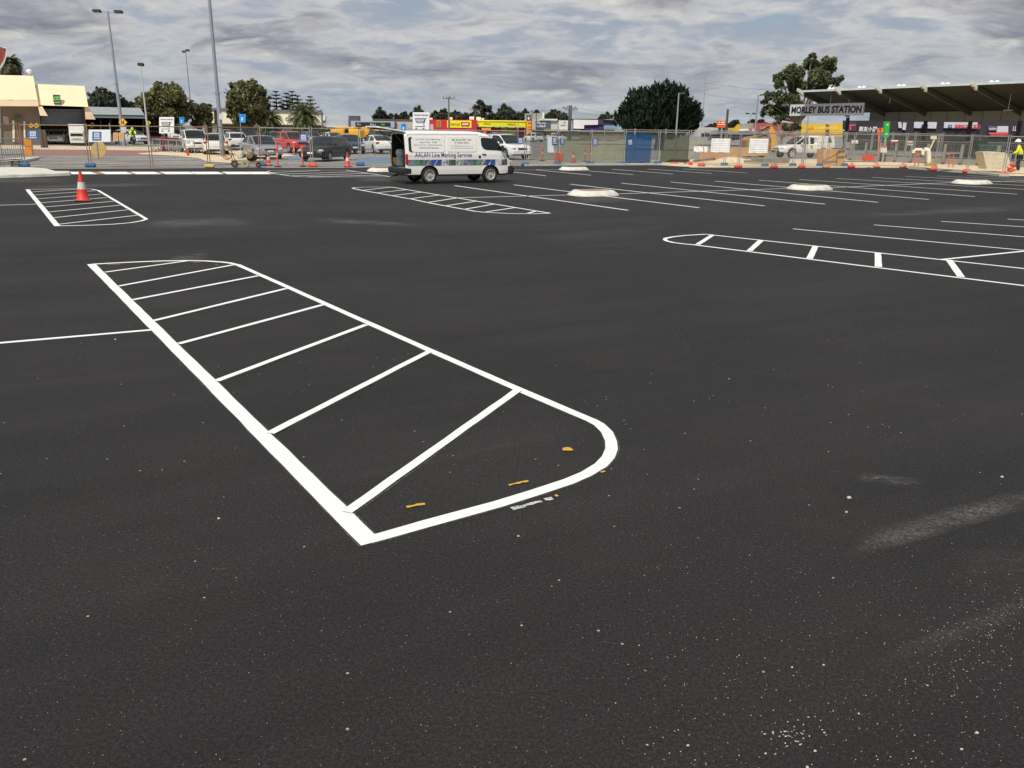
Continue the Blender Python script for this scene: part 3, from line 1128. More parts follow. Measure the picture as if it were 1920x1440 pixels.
SED = dict(L=4.6, W=1.80, top=[(-2.3, .62), (-2.26, .88), (-2.1, 1.0), (-1.5, 1.03), (.6, .95), (1.2, .93), (1.9, .84), (2.2, .72), (2.3, .5)],
           cabin=[(-1.85, 1.0), (-1.1, 1.33), (-.7, 1.42), (.1, 1.45), (.45, 1.42), (1.25, .95)], wb=2.65)
HAT = dict(L=4.25, W=1.78, top=[(-2.12, .6), (-2.08, .95), (-1.9, 1.03), (.7, .97), (1.2, .96), (1.75, .85), (2.05, .72), (2.12, .5)],
           cabin=[(-2.02, 1.0), (-1.65, 1.36), (-1.3, 1.45), (0, 1.49), (.4, 1.45), (1.25, .97)], wb=2.6)
SUV = dict(L=4.6, W=1.86, top=[(-2.3, .7), (-2.27, 1.02), (-2.15, 1.13), (.7, 1.08), (1.15, 1.08), (1.95, .98), (2.22, .84), (2.3, .6)],
           cabin=[(-2.2, 1.1), (-1.95, 1.55), (-1.6, 1.67), (0, 1.71), (.4, 1.66), (1.2, 1.08)], wb=2.66, r=.36, belt=1.08, ped=.28, roofw=.76)
WAG = dict(L=4.65, W=1.80, top=[(-2.32, .62), (-2.28, .92), (-2.15, 1.02), (.6, .96), (1.2, .94), (1.95, .84), (2.25, .72), (2.32, .5)],
           cabin=[(-2.2, 1.0), (-1.75, 1.38), (-1.4, 1.45), (0, 1.49), (.4, 1.45), (1.2, .95)], wb=2.68)

P_WHITE = paint('white_car_paint', (.74, .74, .69))
P_WHITE2 = paint('pearl_car_paint', (.70, .71, .72))
P_SILV = paint('silver_car_paint', (.36, .38, .42), .3, .5)
P_BLACK = mat('black_car_paint', (.008, .008, .009), .35, 0, .03, spec=.35, coat=.12)
P_BLUE = paint('blue_car_paint', (.018, .03, .09), .25, .2)
P_RED = paint('red_car_paint', (.50, .03, .035), .3)
P_TEAL = paint('teal_car_paint', (.02, .20, .18), .3)
P_GREY = paint('grey_car_paint', (.12, .13, .14), .3, .3)
PARKA = R(-60)


def at_car(o, px, py, rz, dx=0.0, dy=0.0):
    p = G(px, py)
    o.location = (p.x + dx, p.y + dy, 0)
    o.rotation_euler = (0, 0, rz)
    return o


at_car(car('silver_sedan', 'silver sedan facing the fence behind the line marking machine', P_SILV, **SED), 490, 297.0, R(-58))
at_car(car('white_hatchback', 'white hatchback seen from behind, red tail lights, behind the thick lamp post', P_WHITE, **HAT), 404, 289, R(112))
at_car(car('white_suv', 'white four wheel drive facing forward left of the white hatchback', P_WHITE, **SUV), 366, 286, R(-62))
at_car(car('white_wagon', 'white wagon with dark rear glass between the hatchback and the silver sedan', P_WHITE2, **{**WAG, 'rails': True}), 440, 279.5, R(118))
at_car(car('black_wagon', 'black station wagon with bright headlights behind the orange fence foot', P_BLACK, **{**WAG, 'rails': False}), 612, 301.0, R(-102))
at_car(car('blue_hatchback', 'dark blue hatchback with pale roof right of the black wagon', P_BLUE, **HAT), 655, 287.5, R(-66))
at_car(car('red_suv', 'bright red compact four wheel drive facing forward behind the bollards', P_RED, **{**SUV, 'L': 4.1, 'W': 1.74, 'top': [(x * .89, z) for x, z in SUV['top']], 'cabin': [(x * .89, z * .97) for x, z in SUV['cabin']], 'wb': 2.35}), 549, 286, R(-52))
at_car(car('teal_car', 'dark teal car parked behind the silver sedan', P_TEAL, **SED), 516, 272.0, R(-60))
at_car(car('white_sedan', 'white fastback sedan seen from behind left of the open van tailgate', P_WHITE, **SED), 708, 287.0, R(118))
at_car(car('black_suv', 'black four wheel drive with white roof edge behind the white sedan', P_BLACK, **{**SUV, 'rails': True}), 707, 274.0, R(118))
at_car(car('parked_suv', 'white four wheel drive facing forward right of the van', P_WHITE2, **{**SUV, 'rails': True}), 946, 298.0, R(-55))
at_car(car('grey_suv', 'dark grey four wheel drive behind the white hatchback', P_GREY, **SUV), 465, 272.5, R(-60))
# the rows further back
small = [('white_hatchback', 'small white hatchback in the far row beside the trolley row', P_WHITE, HAT, 327, 264.5, -62),
         ('white_sedan', 'white sedan in the far row left of the trolleys', P_WHITE, SED, 306, 262.0, -60),
         ('grey_hatchback', 'grey hatchback in the far row behind the trolleys', P_GREY, HAT, 350, 263.0, -64),
         ('silver_hatchback', 'silver hatchback in the far row behind the white wagon', P_SILV, HAT, 425, 265.0, 120),
         ('silver_wagon', 'silver wagon parked behind the red four wheel drive', P_SILV, WAG, 585, 270.0, -60),
         ('white_car', 'white car roof showing over the black wagon', P_WHITE, SED, 622, 272.0, 120),
         ('pale_hatchback', 'pale hatchback beside the motorcyclist', P_WHITE2, HAT, 247, 270.0, -30),
         ('grey_sedan', 'grey sedan in the far row beyond the teal car', P_GREY, SED, 540, 262.0, -60),
         ('white_car', 'white car beyond the fence right of the parked four wheel drive', P_WHITE, HAT, 1000, 266.0, 120),
         ('white_car', 'white sedan roof left of the shade cloth fence', P_WHITE, SED, 1042, 265.0, -60),
         ('silver_car', 'silver car behind the blue tape of the van roof', P_SILV, SED, 930, 264.0, 115),
         ('white_hatchback', 'white hatchback with roof box beside the dark canopy', P_WHITE, HAT, 246, 262.5, -20)]
for nm, lab, pm, sh, px, py, a in small:
    at_car(car(nm, lab, pm, **sh), px, py, R(a))
mb = MB()
q = G(246, 262.5)
mb.box((q.x, q.y, 1.66), (1.3, .75, .32), bev=.1)
single('roof_box', mb, P_WHITE, 'white roof box on the hatchback beside the dark canopy', 'roof box', smooth=True, sharp=40)


# ------------------------------------------------------------------ work van
VL, VW = 4.69, .845
VTOP = [(0, 1.90), (.08, 1.95), (.5, 1.975), (2.9, 1.975), (3.25, 1.95), (3.5, 1.89), (3.68, 1.80), (4.28, 1.12), (4.42, 1.00), (4.60, .86), (4.66, .72), (4.69, .55)]


def vwid(x, z):
    """half width of the van at height z"""
    t = max(0.0, (z - 1.10) / .75)
    w_ = VW - .10 * t if t < 1 else VW - .10
    if z < .5:
        w_ -= .03 * (.5 - z) / .3
    e = max(0.0, (x - 4.05) / .64)
    e2 = max(0.0, (.12 - x) / .12)
    return w_ * (1 - .15 * e ** 2) - .03 * e2


def build_van():
    root = thing('work_van', 'white work van with its tailgate raised and blue lettering along the side', 'van')
    body = paint('van_white', (.84, .83, .78))
    XW = [.96, 3.62]
    r = .32
    xs = sorted(set([0, .04, .1, .3, .5, 4.1, 4.2, 4.28, 4.36, 4.42, 4.5, 4.56, 4.6, 4.64, 4.66, 4.69, 3.1, 3.25, 3.4, 3.5, 3.6, 3.68, 3.8, 3.9, 4.0] + [k * .3 for k in range(1, 14)] +
                    [round(c + dx, 3) for c in XW for dx in (-r * 1.24, -r * 1.22, -r, -r * .75, -r * .4, 0, r * .4, r * .75, r, r * 1.22, r * 1.24)]))
    mb = MB()
    rows = []
    for x in xs:
        zt = interp(VTOP, x)
        z0 = .36 if x < 4.3 else .38
        for c in XW:
            dx = abs(x - c)
            if dx <= r * 1.22:
                z0 = max(z0, r + math.sqrt(max(0, (r * 1.22) ** 2 - dx * dx)))
        zs = [z0, z0 + .04, max(.52, z0 + .06), .70, .98, 1.10, 1.35, 1.60, 1.82]
        zs = [min(z, zt - .10) for z in zs]
        pts = [(vwid(x, z), z) for z in zs]
        wt = vwid(x, zt)
        pts += [(wt - .02, zt - .06), (wt - .08, zt - .015), (wt - .25, zt + .005), (0, zt + .02)]
        rows.append([(x, y, z) for y, z in pts] + [(x, -y, z) for y, z in reversed(pts[:-1])])
    n = len(rows[0])
    ws = MB()
    for a, b in zip(rows[:-1], rows[1:]):
        xm = (a[0][0] + b[0][0]) / 2
        for i in range(n - 1):
            tgt = ws if (3.68 < xm < 4.28 and 10 <= i <= n - 12) else mb
            tgt.add([a[i], a[i + 1], b[i + 1], b[i]], [(0, 1, 2, 3)])
    mb.add(rows[-1], [tuple(range(n - 1, -1, -1))])
    # rear frame around the opening
    a = rows[0]
    inner = [(0.0, y * .90, .62 + (z - .36) * .80 if z > .6 else .62) for x, y, z in a]
    mb.add(a + inner, [(i + 1, i, n + i, n + i + 1) for i in range(n - 1)])
    mb.add([a[0], a[-1], (0, -VW * .88, .62), (0, VW * .88, .62)], [(0, 1, 2, 3)])
    bo = mb.build('body', body, root, True, 32, local=True)
    ws.build('windscreen', GLASS, root, True, 30, local=True)
    # load space: an open dark box with its own floor, walls and roof
    m = MB()
    D, zf, zt, yw = 2.7, .64, 1.86, .72
    m.add([(0.01, -yw, zf), (0.01, yw, zf), (D, yw, zf), (D, -yw, zf), (0.01, -yw * .92, zt), (0.01, yw * .92, zt), (D, yw * .92, zt), (D, -yw * .92, zt)],
          [(0, 1, 2, 3), (7, 6, 5, 4), (0, 3, 7, 4), (1, 5, 6, 2), (3, 2, 6, 7)])
    m.build('load_space', mat('load_space_lining', (.035, .032, .028), .8, 0, .5, 5), root, local=True)
    # raised tailgate
    tg = MB()
    Mt = Matrix.Translation((0.03, 0, 1.93)) @ Matrix.Rotation(R(8), 4, 'Y')
    out = [(-1.12, -.62), (-1.12, .62), (-1.0, .70), (0, .74), (0, -.74), (-1.0, -.70)]
    tg.prism([(x, y, 0) for x, y in out], (0, 0, .05), 0, Mt)
    to = tg.build('tailgate', body, root, local=True)
    tg = MB()
    tg.prism([(x, y, -.012) for x, y in ((-.62, -.58), (-.62, .58), (-.05, .62), (-.05, -.62))], (0, 0, .010), 0, Mt)
    tg.build('rear_window', GLASS, to, local=True)
    tg = MB()
    tg.prism([(x, y, -.03) for x, y in ((-1.08, -.56), (-1.08, .56), (-.70, .60), (-.70, -.60))], (0, 0, .028), 0, Mt)
    tg.build('inner_trim', BLACK, to, local=True)
    for s in (1, -1):
        m = MB()
        m.tube([(.02, s * .70, 1.42), Mt @ Vector((-.55, s * .66, 0))], .014, 6)
        m.build('gas_strut', BLACK, root, local=True)
    # bumpers
    m = MB()
    m.box((-.05, 0, .50), (.22, 1.62, .22), bev=.05)
    for s in (1, -1):
        m.box((.07, s * .80, .50), (.30, .10, .22), bev=.03)
    m.build('rear_bumper', BLACK, root, True, 35, local=True)
    m = MB()
    m.box((4.66, 0, .50), (.22, 1.56, .30), bev=.07)
    for s in (1, -1):
        m.box((4.54, s * .745, .50), (.30, .12, .34), bev=.04)
    m.build('front_bumper', BLACK, root, True, 35, local=True)
    m = MB()
    m.box((2.3, 0, .40), (4.3, 1.30, .22))
    m.box((2.3, 0, .345), (2.2, 1.64, .05))
    m.tube([(.1, .35, .30), (-.12, .35, .27)], .035, 8)
    m.build('underbody', BLACK, root, local=True)
    for x in XW:
        for s in (1, -1):
            wheel(root, x, s * .735, .325, STEELRIM, s, 8, .20)
            m = MB()
            pts = []
            for k in range(13):
                a_ = math.pi * (k / 12)
                rr = r * 1.22
                pts.append((x - rr * math.cos(a_), rr * math.sin(a_) + r))
            for (xa, za), (xb, zb) in zip(pts[:-1], pts[1:]):
                ya, yb = vwid(xa, za) + .004, vwid(xb, zb) + .004
                m.add([(xa, s * (ya - .25), za), (xb, s * (yb - .25), zb), (xb, s * yb, zb), (xa, s * ya, za)], [(0, 1, 2, 3)])
            m.build('wheel_arch', BLACK, root, local=True)
    for s in (-1, 1):
        def side(pts, m_, name, off=.004, th=0.0, parent=root):
            q = MB()
            P3 = [Vector((x, s * (vwid(x, z) + off), z)) for x, z in pts]
            if th:
                q.prism(P3, (0, -s * th, 0))
            else:
                q.flat(P3 if s < 0 else list(reversed(P3)))
            return q.build(name, m_, parent, local=True)
        rr = lambda x0, z0, x1, z1, c: [(x0 + c, z0), (x1 - c, z0), (x1 - c * .3, z0 + c * .3), (x1, z0 + c), (x1, z1 - c), (x1 - c * .3, z1 - c * .3), (x1 - c, z1), (x0 + c, z1), (x0 + c * .3, z1 - c * .3), (x0, z1 - c), (x0, z0 + c), (x0 + c * .3, z0 + c * .3)]
        # pressed blank panels standing 14 mm proud
        side(rr(.26, 1.20, 1.62, 1.76, .09), body, 'side_panel', .014, .014)
        side(rr(1.72, 1.21, 3.00, 1.77, .09), body, 'side_panel', .014, .014)
        side([(.13, 1.72), (.24, 1.755), (.28, 1.75), (.225, 1.68), (.225, 1.28), (.28, 1.195), (.22, 1.20), (.13, 1.25)], BLACK, 'air_vent', .016, .014)
        wd = side([(3.20, 1.70), (3.26, 1.755), (3.80, 1.72), (3.88, 1.66), (4.20, 1.27), (4.18, 1.24), (3.42, 1.28), (3.30, 1.33), (3.22, 1.45)], GLASS, 'cab_window', .007)
        # seams of the cab door
        m = MB()
        for pts in ([(3.17, .60), (3.17, 1.80)], [(3.17, 1.80), (3.86, 1.76)], [(4.16, 1.22), (4.13, 1.0), (4.05, .62)], [(.10, 1.86), (.10, .62)], [(.10, 1.84), (3.1, 1.86)], [(.10, 1.045), (4.2, 1.045)]):
            for (xa, za), (xb, zb) in zip(pts[:-1], pts[1:]):
                dx, dz = xb - xa, zb - za
                l = math.hypot(dx, dz)
                nx, nz = -dz / l * .006, dx / l * .006
                P4 = [(xa + nx, za + nz), (xb + nx, zb + nz), (xb - nx, zb - nz), (xa - nx, za - nz)]
                m.flat([(x, s * (vwid(x, z) + .0035), z) for x, z in P4])
        m.build('door_seam', mat('seam_grey', (.16, .155, .14), .8), root, local=True)  # thin dark grey joint lines
        side([(3.24, 1.10), (3.40, 1.10), (3.40, 1.135), (3.24, 1.135)], BLACK, 'door_handle', .03, .03)
        side([(3.08, .97), (3.17, .97), (3.17, 1.07), (3.08, 1.07)], BLACK, 'fuel_flap', .012, .01)
        # picture strip: a row of small printed photographs
        cols = [S(112, 120, 132), S(86, 128, 108), S(112, 114, 122), S(52, 78, 142), S(182, 180, 192), S(84, 90, 78), S(142, 164, 152)]
        x = .05
        k = 0
        m = MB()
        pal = [mat('strip_photo_%s' % t_, c_, .45, 0, .75, 9) for t_, c_ in zip(('haze', 'green', 'slate', 'cobalt', 'lilac', 'olive', 'mint'), cols)]
        while x < 4.36:
            x2 = min(4.38, x + (.30, .36, .34, .42, .30, .30, .34)[k % 7])
            n_ = 3
            for q in range(n_):
                a_, b_ = x + (x2 - x) * q / n_, x + (x2 - x) * (q + 1) / n_
                m.add([(a_, s * (vwid(a_, .69) + .004), .69), (b_, s * (vwid(b_, .69) + .004), .69), (b_, s * (vwid(b_, .915) + .004), .915), (a_, s * (vwid(a_, .915) + .004), .915)], [(0, 1, 2, 3)], k % 7)
            # a pale road line across some of them
            if k % 7 in (3, 6, 2):
                m.add([(x + .10, s * (vwid(x, .69) + .006), .695), (x + .15, s * (vwid(x, .69) + .006), .695), (x + .27, s * (vwid(x, .90) + .006), .91), (x + .24, s * (vwid(x, .90) + .006), .91)], [(0, 1, 2, 3)], 4)
            x = x2
            k += 1
        m.build('picture_strip', pal, root, local=True)
        # lamps
        m = MB()
        m.box((.045, s * .80, .93), (.11, .10, .42), bev=.03)
        m.build('taillight', REDL, root, True, 35, local=True)
        m = MB()
        m.box((4.60, s * .62, .76), (.16, .26, .17), bev=.04)
        m.build('headlight', CLEARL, root, True, 35, local=True)
        m = MB()
        m.box((4.50, s * .755, .76), (.24, .05, .15), bev=.02, rz=-s * R(14))
        m.build('indicator', mat('indicator_lens', (.60, .16, .08), .3, coat=.5), root, True, 35, local=True)
        m = MB()
        m.box((4.10, s * .93, 1.34), (.10, .17, .25), bev=.04)
        m.tube([(4.12, s * .80, 1.24), (4.10, s * .92, 1.28)], .02, 6)
        m.build('mirror', BLACK, root, True, 35, local=True)
        # writing
        def write(body_, x0, z0, wdt, hgt, mt, bold=.005, nm='lettering', off=.018):
            vs, fs = text2d(body_, 1, bold, 'LEFT', wdt, hgt)
            q = MB()
            if s < 0:
                q.add([(x0 + v.x, s * (vwid(x0, z0 + v.y) + off), z0 + v.y) for v in vs], fs)
            else:
                q.add([(x0 + wdt - v.x, s * (vwid(x0, z0 + v.y) + off), z0 + v.y) for v in vs], fs)
            q.build(nm, mt, root, local=True)
        BL = mat('van_blue_lettering', (.02, .045, .20), .5)
        GR = mat('van_grey_lettering', (.16, .17, .20), .5)
        write('AALAN Line Marking Services', .36, .955, 2.42, .225, BL, .008, off=.006)
        write('Car Parks  School Markings', .42, 1.635, 1.02, .058, GR)
        write('Stencil Work   OH&S', .58, 1.535, .72, .055, GR)
        write('Sports Centres   Shopping Centres', .34, 1.43, 1.18, .06, GR)
        write('Factories/Warehouses', .56, 1.33, .80, .058, BL)
        write('M: 0418 907 148', 1.96, 1.62, .80, .075, GR, .01)
        write('F: 9304 7674', 2.06, 1.51, .60, .072, GR, .01)
        write('E: info@aalanlinemarking.com.au', 1.90, 1.40, .95, .048, GR, 0)
        write('W: www.aalanlinemarking.com.au', 1.88, 1.32, .97, .048, GR, 0)
    # inside the cab: seat, wheel
    m = MB()
    m.box((3.38, -.38, 1.12), (.14, .48, .62), bev=.05)
    m.box((3.38, .38, 1.12), (.14, .48, .62), bev=.05)
    m.build('seat', mat('cab_seat', (.06, .06, .065), .9), root, local=True)
    return root


van = build_van()
VH = R(28.5)
c_, s_ = math.cos(VH), math.sin(VH)
q = G(804, 344.6)
# rear right tyre contact sits at local (0.96, -0.735)
van.rotation_euler = (0, 0, VH)
van.location = (q.x - (c_ * .96 + s_ * .735), q.y - (s_ * .96 - c_ * .735), 0)
VM = Matrix.Translation(van.location) @ Matrix.Rotation(VH, 4, 'Z')


def invan(name, mb, m, lab, cat):
    mb.v = [VM @ v for v in mb.v]
    return single(name, mb, m, lab, cat, smooth=True, sharp=40)


m = MB()
m.lathe([(.15, .66), (.17, .68), (.17, .98), (.15, 1.0)], 16, 0, Matrix.Translation((.14, .10, 0)))
invan('paint_drum', m, mat('pale_drum', S(185, 200, 205), .5), 'pale blue paint drum standing low in the open rear of the van', 'drum')
m = MB()
m.lathe([(.02, 1.0), (.14, 1.01), (.19, 1.08), (.19, 1.2), (.13, 1.28), (.05, 1.29)], 16, 0, Matrix.Translation((.14, .10, 0)))
invan('paint_tub', m, mat('white_tub', S(215, 212, 205), .5), 'white round tub on top of the drum in the van', 'tub')
m = MB()
m.box((.9, .35, 1.46), (.3, .34, .34), bev=.06)
invan('red_toolbox', m, mat('red_box', S(150, 35, 35), .5), 'dull red box stowed high inside the open van', 'box')
m = MB()
for k in range(3):
    m.lathe([(.055, .66), (.06, .68), (.06, .92), (.02, .97)], 10, 0, Matrix.Translation((.06, .34 + k * .13, 0)))
invan('spray_cans', m, mat('spray_can', S(190, 160, 70), .4, .3), 'row of yellow capped cans on the van floor behind the bumper', 'cans')
# ------------------------------------------------------------------ fence panels
GALV = mat('galvanised_pipe', (.42, .42, .40), .45, .5, .15, 6)
RUST = mat('rusty_pipe', S(150, 125, 100), .7, .2, .25, 5)
WIRE = mat('fence_wire', (.36, .35, .32), .5, .5, .1)
WIRER = mat('brown_fence_wire', S(130, 118, 98), .6, .3, .1)
BLUEF = mat('blue_foot_plastic', S(50, 100, 150), .6, 0, .2, 5)
REDF = mat('orange_foot_plastic', S(225, 85, 60), .6, 0, .2, 5)
PINKF = mat('faded_foot_plastic', S(222, 140, 110), .7, 0, .2, 5)
YELF = mat('yellow_foot', S(205, 180, 100), .7, 0, .2, 5)


def panel(A, B, h, pipe, wire, label, group='temporary wire fence panels', h2=None, extra=True, step=.11):
    """one panel of temporary fencing between two ground points"""
    A, B = Vector(A), Vector(B)
    root = thing('wire_fence', label, 'wire fence', ((A + B) / 2)[:], group=group)
    d = (B - A)
    d.z = 0
    L = d.length
    d.normalize()
    a, b = A + d * .06, B - d * .06
    z0, z1 = .14, h
    up = Vector((0, 0, 1))
    m = MB()
    m.tube([a, a + up * (h + .10)], .026, 6)
    m.tube([b, b + up * (h + .10)], .026, 6)
    m.tube([a + up * z1, b + up * z1], .024, 6)
    m.tube([a + up * z0, b + up * z0], .022, 6)
    m.build('frame', pipe, root)
    m = MB()
    n = max(4, int(L / step))
    for k in range(1, n):
        p = a.lerp(b, k / n)
        m.tube([p + up * z0, p + up * z1], .0036, 3, cap=False)
    for k in range(1, 8):
        z = z0 + (z1 - z0) * k / 8
        m.tube([a + up * z, b + up * z], .0036, 3, cap=False)
    o = m.build('mesh_infill', wire, root)
    return root


def foot_proto(m_, nm, lab, grp):
    root = thing('fence_weight', lab, 'fence weight', group=grp)
    m = MB()
    m.box((0, 0, .095), (.50, .26, .19), bev=.05)
    m.build('block', m_, root, True, 40, local=True)
    m = MB()
    m.box((-.14, 0, 0.198), (.12, .10, .02), bev=.008)
    m.build('socket', BLACK, root, local=True)
    m = MB()
    m.box((.14, 0, 0.198), (.12, .10, .02), bev=.008)
    m.build('socket', BLACK, root, local=True)
    return root


FEET = {k: foot_proto(m, k, 'x', g) for k, m, g in (('blue', BLUEF, 'blue plastic fence feet'), ('red', REDF, 'orange plastic fence feet'),
        ('pink', PINKF, 'faded orange fence feet'), ('yellow', YELF, 'x'))}
USED = {}


def foot(kind, p, label, rz=R(25), sc=1.0):
    o = FEET[kind] if kind not in USED else copy_tree(FEET[kind])
    USED[kind] = 1
    place(o, (p[0], p[1], 0), rz, label, scale=(sc, sc, sc))
    if kind == 'yellow' and 'group' in o:
        del o['group']
    return o


def post_z(p, px, py):
    """height of the point seen at pixel above ground point p (same distance)"""
    return AT(px, py, p.y).z


# left run: six panels of brown pipe, then grey
Lx = [(-95, 314.5), (5, 313.5), (46, 312.5), (170, 313.5), (285, 315), (393, 315), (490, 311.5), (586, 313), (676, 311), (770, 310.5), (880, 310.4), (985, 311)]
names_l = ['brown wire fence panel running out of the picture at the far left', 'narrow brown fence panel in front of the beige wall',
           'brown wire fence panel hung with a small blue sign', 'brown wire fence panel hung with the white banner', 'brown wire fence panel in front of the trolley row',
           'brown wire fence panel behind the line marking machine', 'wire fence panel in front of the silver sedan', 'wire fence panel in front of the black wagon',
           'wire fence panel left of the open van tailgate', 'grey wire fence panel behind the rear of the van', 'grey wire fence panel behind the van cab']
for k in range(11):
    A, B = G(*Lx[k]), G(*Lx[k + 1])
    panel(A, B, 1.98, RUST if k < 6 else GALV, WIRER if k < 6 else WIRE, names_l[k])
for k, kind, lab in ((2, 'blue', 'blue fence foot under the post beside the small black sign'), (3, 'blue', 'blue fence foot under the white banner behind the traffic cone'),
                     (5, 'yellow', 'yellow fence foot left of the line marking machine'), (6, 'blue', 'blue fence foot just right of the line marking machine'),
                     (7, 'red', 'orange fence foot in front of the black wagon'), (8, 'blue', 'blue fence foot left of the van tailgate')):
    p = G(Lx[k][0], Lx[k][1])
    foot(kind, p, lab, R(12))
# right run, blue feet
Rx = [(985, 311), (1045, 310.5), (1107, 309.5), (1170, 309), (1233, 308.5), (1290, 309), (1358, 311), (1434, 312.5), (1486, 312), (1537, 312), (1583, 312)]
for k in range(10):
    A, B = G(*Rx[k]), G(*Rx[k + 1])
    panel(A, B, 2.02, GALV, WIRE, ['grey wire fence panel right of the van nose', 'grey wire fence panel with a white sheet and blue sign', 'grey wire fence panel with pale green shade cloth',
          'wire fence panel covered in bright blue cloth', 'wire fence panel covered in dark green cloth', 'wire fence panel left of the first white board', 'wire fence panel hung with the left white sheet',
          'wire fence panel hung with the right white sheet', 'wire fence panel in front of the ute nose', 'wire fence panel in front of the plywood box'][k], 'galvanised wire fence panels')
for k, (x, y) in enumerate(Rx):
    foot('blue', G(x, y), 'blue fence foot at the %s post right of the van' % ORD[k])
# second row in front, orange feet
Ox = [(1264, 309.5), (1315, 312), (1384, 315.5), (1451, 315.8), (1503, 315.8), (1549, 315.6), (1596, 315.2), (1643, 314.8), (1693, 315), (1751, 320.5), (1812, 324.5), (1880, 329.5), (1960, 333)]
for k in range(1, 12):
    A, B = G(*Ox[k]), G(*Ox[k + 1])
    panel(A, B, 2.05, GALV, WIRE, 'front row wire fence panel, %s from the left of that row' % ORD[k - 1], 'front row wire fence panels')
for k, (x, y) in enumerate(Ox[:12]):
    foot('pink' if k in (5, 7, 8) else 'red', G(x, y), ('faded' if k in (5, 7, 8) else 'bright') + ' orange fence foot, %s from the left along the site edge' % ORD[k], sc=1.05 if k > 8 else 1.0)
foot('red', G(1292, 309.4), 'bright orange fence foot beside the blue foot near the dark cloth')
# far row inside the site
Fx = [(1130, 300), (1188, 299), (1245, 298), (1302, 298), (1366, 299), (1438, 299), (1510, 300), (1580, 300.5), (1630, 300.5), (1668, 302), (1710, 302.5), (1760, 303), (1830, 304), (1900, 304), (1990, 305)]
for k in range(len(Fx) - 1):
    A, B = G(*Fx[k]), G(*Fx[k + 1])
    panel(A, B, 2.15, GALV, WIRE, 'rear row wire fence panel inside the site, %s from the left' % ORD[k], 'rear row wire fence panels', step=.2)
for k, (x, y, lab) in enumerate(((1630, 301, 'orange foot beyond the plywood box'), (1668, 303, 'orange fence foot under the green pylon'), (1712, 305, 'orange fence foot beside the white post box'),
                                 (1790, 308, 'orange fence foot beside the orange frame'), (1832, 309, 'orange fence foot left of the green skip'))):
    foot('red' if k % 2 else 'pink', G(x, y), lab.replace('orange', 'dusty orange'))
for k in range(4):
    m = MB()
    p = G(1892 + (k % 2) * 3, 327)
    m.box((p.x, p.y, .075 + k * .16), (.62, .24, .15), rz=R(25 + k * 9), bev=.05)
    single('fence_weight', m, REDF if k % 2 else PINKF, '%s block of the stacked fence feet at the right edge' % ('lowest', 'second', 'third', 'topmost')[k], 'fence weight', 'stacked fence feet', True, 40)


# cloths and signs tied to the fence
def sheet(px0, px1, zt, zb, m_, label, name='shade_cloth', cat='shade cloth', off=.05, A=None, B=None, sag=.03, wav=.02):
    """cloth hung between two pixels of a fence run A-B (ground points)"""
    pl = PL(A.x, A.y, B.x - A.x, B.y - A.y)
    a, b = pl.p(px0, 300, off), pl.p(px1, 300, off)
    a.z = b.z = 0
    mb = MB()
    nx, nz = 22, 10
    ph = random.random() * 6
    vs = []
    for j in range(nz + 1):
        for i in range(nx + 1):
            u, v = i / nx, j / nz
            p = a.lerp(b, u)
            ztop = zt - sag * math.sin(math.pi * u) * 2 * (1 - v) + wav * math.sin(u * 19 + ph) * .4 * (1 - v)
            p.z = zb + (ztop - zb) * v + wav * math.sin(u * 11 + ph) * (1 - v)
            p += pl.n * (wav * math.sin(u * 14 + ph + v * 2) * math.sin(v * 3.1 + .3))
            vs.append(p)
    fs = []
    for j in range(nz):
        for i in range(nx):
            k = j * (nx + 1) + i
            fs.append((k, k + 1, k + nx + 2, k + nx + 1))
    mb.add(vs, fs)
    return single(name, mb, m_, label, cat, smooth=True)


random.seed(31)
GR_ = [G(*p) for p in Rx]
GREENV = veilmat('green_shade_cloth', S(120, 128, 110), .50)
sheet(992, 1046, 1.84, .30, veilmat('grey_shade_cloth', S(90, 98, 95), .42), 'thin grey shade cloth on the fence right of the van nose', A=GR_[0], B=GR_[1])
sheet(1048, 1106, 1.84, .22, GREENV, 'thin green shade cloth behind the cone and orange bollards', A=GR_[1], B=GR_[2])
sheet(1109, 1169, 1.88, .22, veilmat('pale_green_cloth', S(150, 158, 132), .50), 'pale green shade cloth left of the bright blue cloth', A=GR_[2], B=GR_[3])
sheet(1171, 1219, 1.88, .12, veilmat('blue_cloth', S(45, 95, 150), .86), 'bright blue cloth stretched over the fence', A=GR_[3], B=GR_[4])
sheet(1219, 1233, 1.85, .30, veilmat('worn_blue_cloth', S(90, 115, 135), .45), 'thin worn strip of cloth right of the bright blue cloth', A=GR_[3], B=GR_[4])
sheet(1237, 1289, 1.88, .16, veilmat('dark_green_cloth', S(80, 88, 74), .74), 'dark green cloth sagging on the fence', A=GR_[4], B=GR_[5], sag=.06)
WHS = mat('white_sheet', (.80, .80, .82), .6, 0, .03, 1.5)
sheet(1331, 1366, 1.68, .84, ribbed('white_board_sheet', (.78, .78, .80), 2, 9, .6, .4), 'left white sheet tied to the site fence', 'white_sheet', 'banner', A=GR_[6], B=GR_[7], sag=.0)
sheet(1402, 1437, 1.72, .84, ribbed('white_board_sheet', (.78, .78, .80), 2, 9, .6, .4), 'right white sheet tied to the site fence near the ute', 'white_sheet', 'banner', A=GR_[6], B=GR_[7], sag=.0)
sheet(1292, 1318, 1.15, .80, WHS, 'low white board behind the fence left of the white sheets', 'white_board', 'board', off=-1.2, A=GR_[5], B=GR_[6], sag=0)

SBLUE = mat('sign_blue', S(55, 110, 175), .5, 0, .04)
SWHITE = mat('sign_white', (.74, .74, .74), .5, 0, .04)
SPINK = mat('sign_pink', S(190, 90, 110), .5, 0, .04)
SBLK = mat('sign_black', (.015, .015, .018), .6, 0, .04)


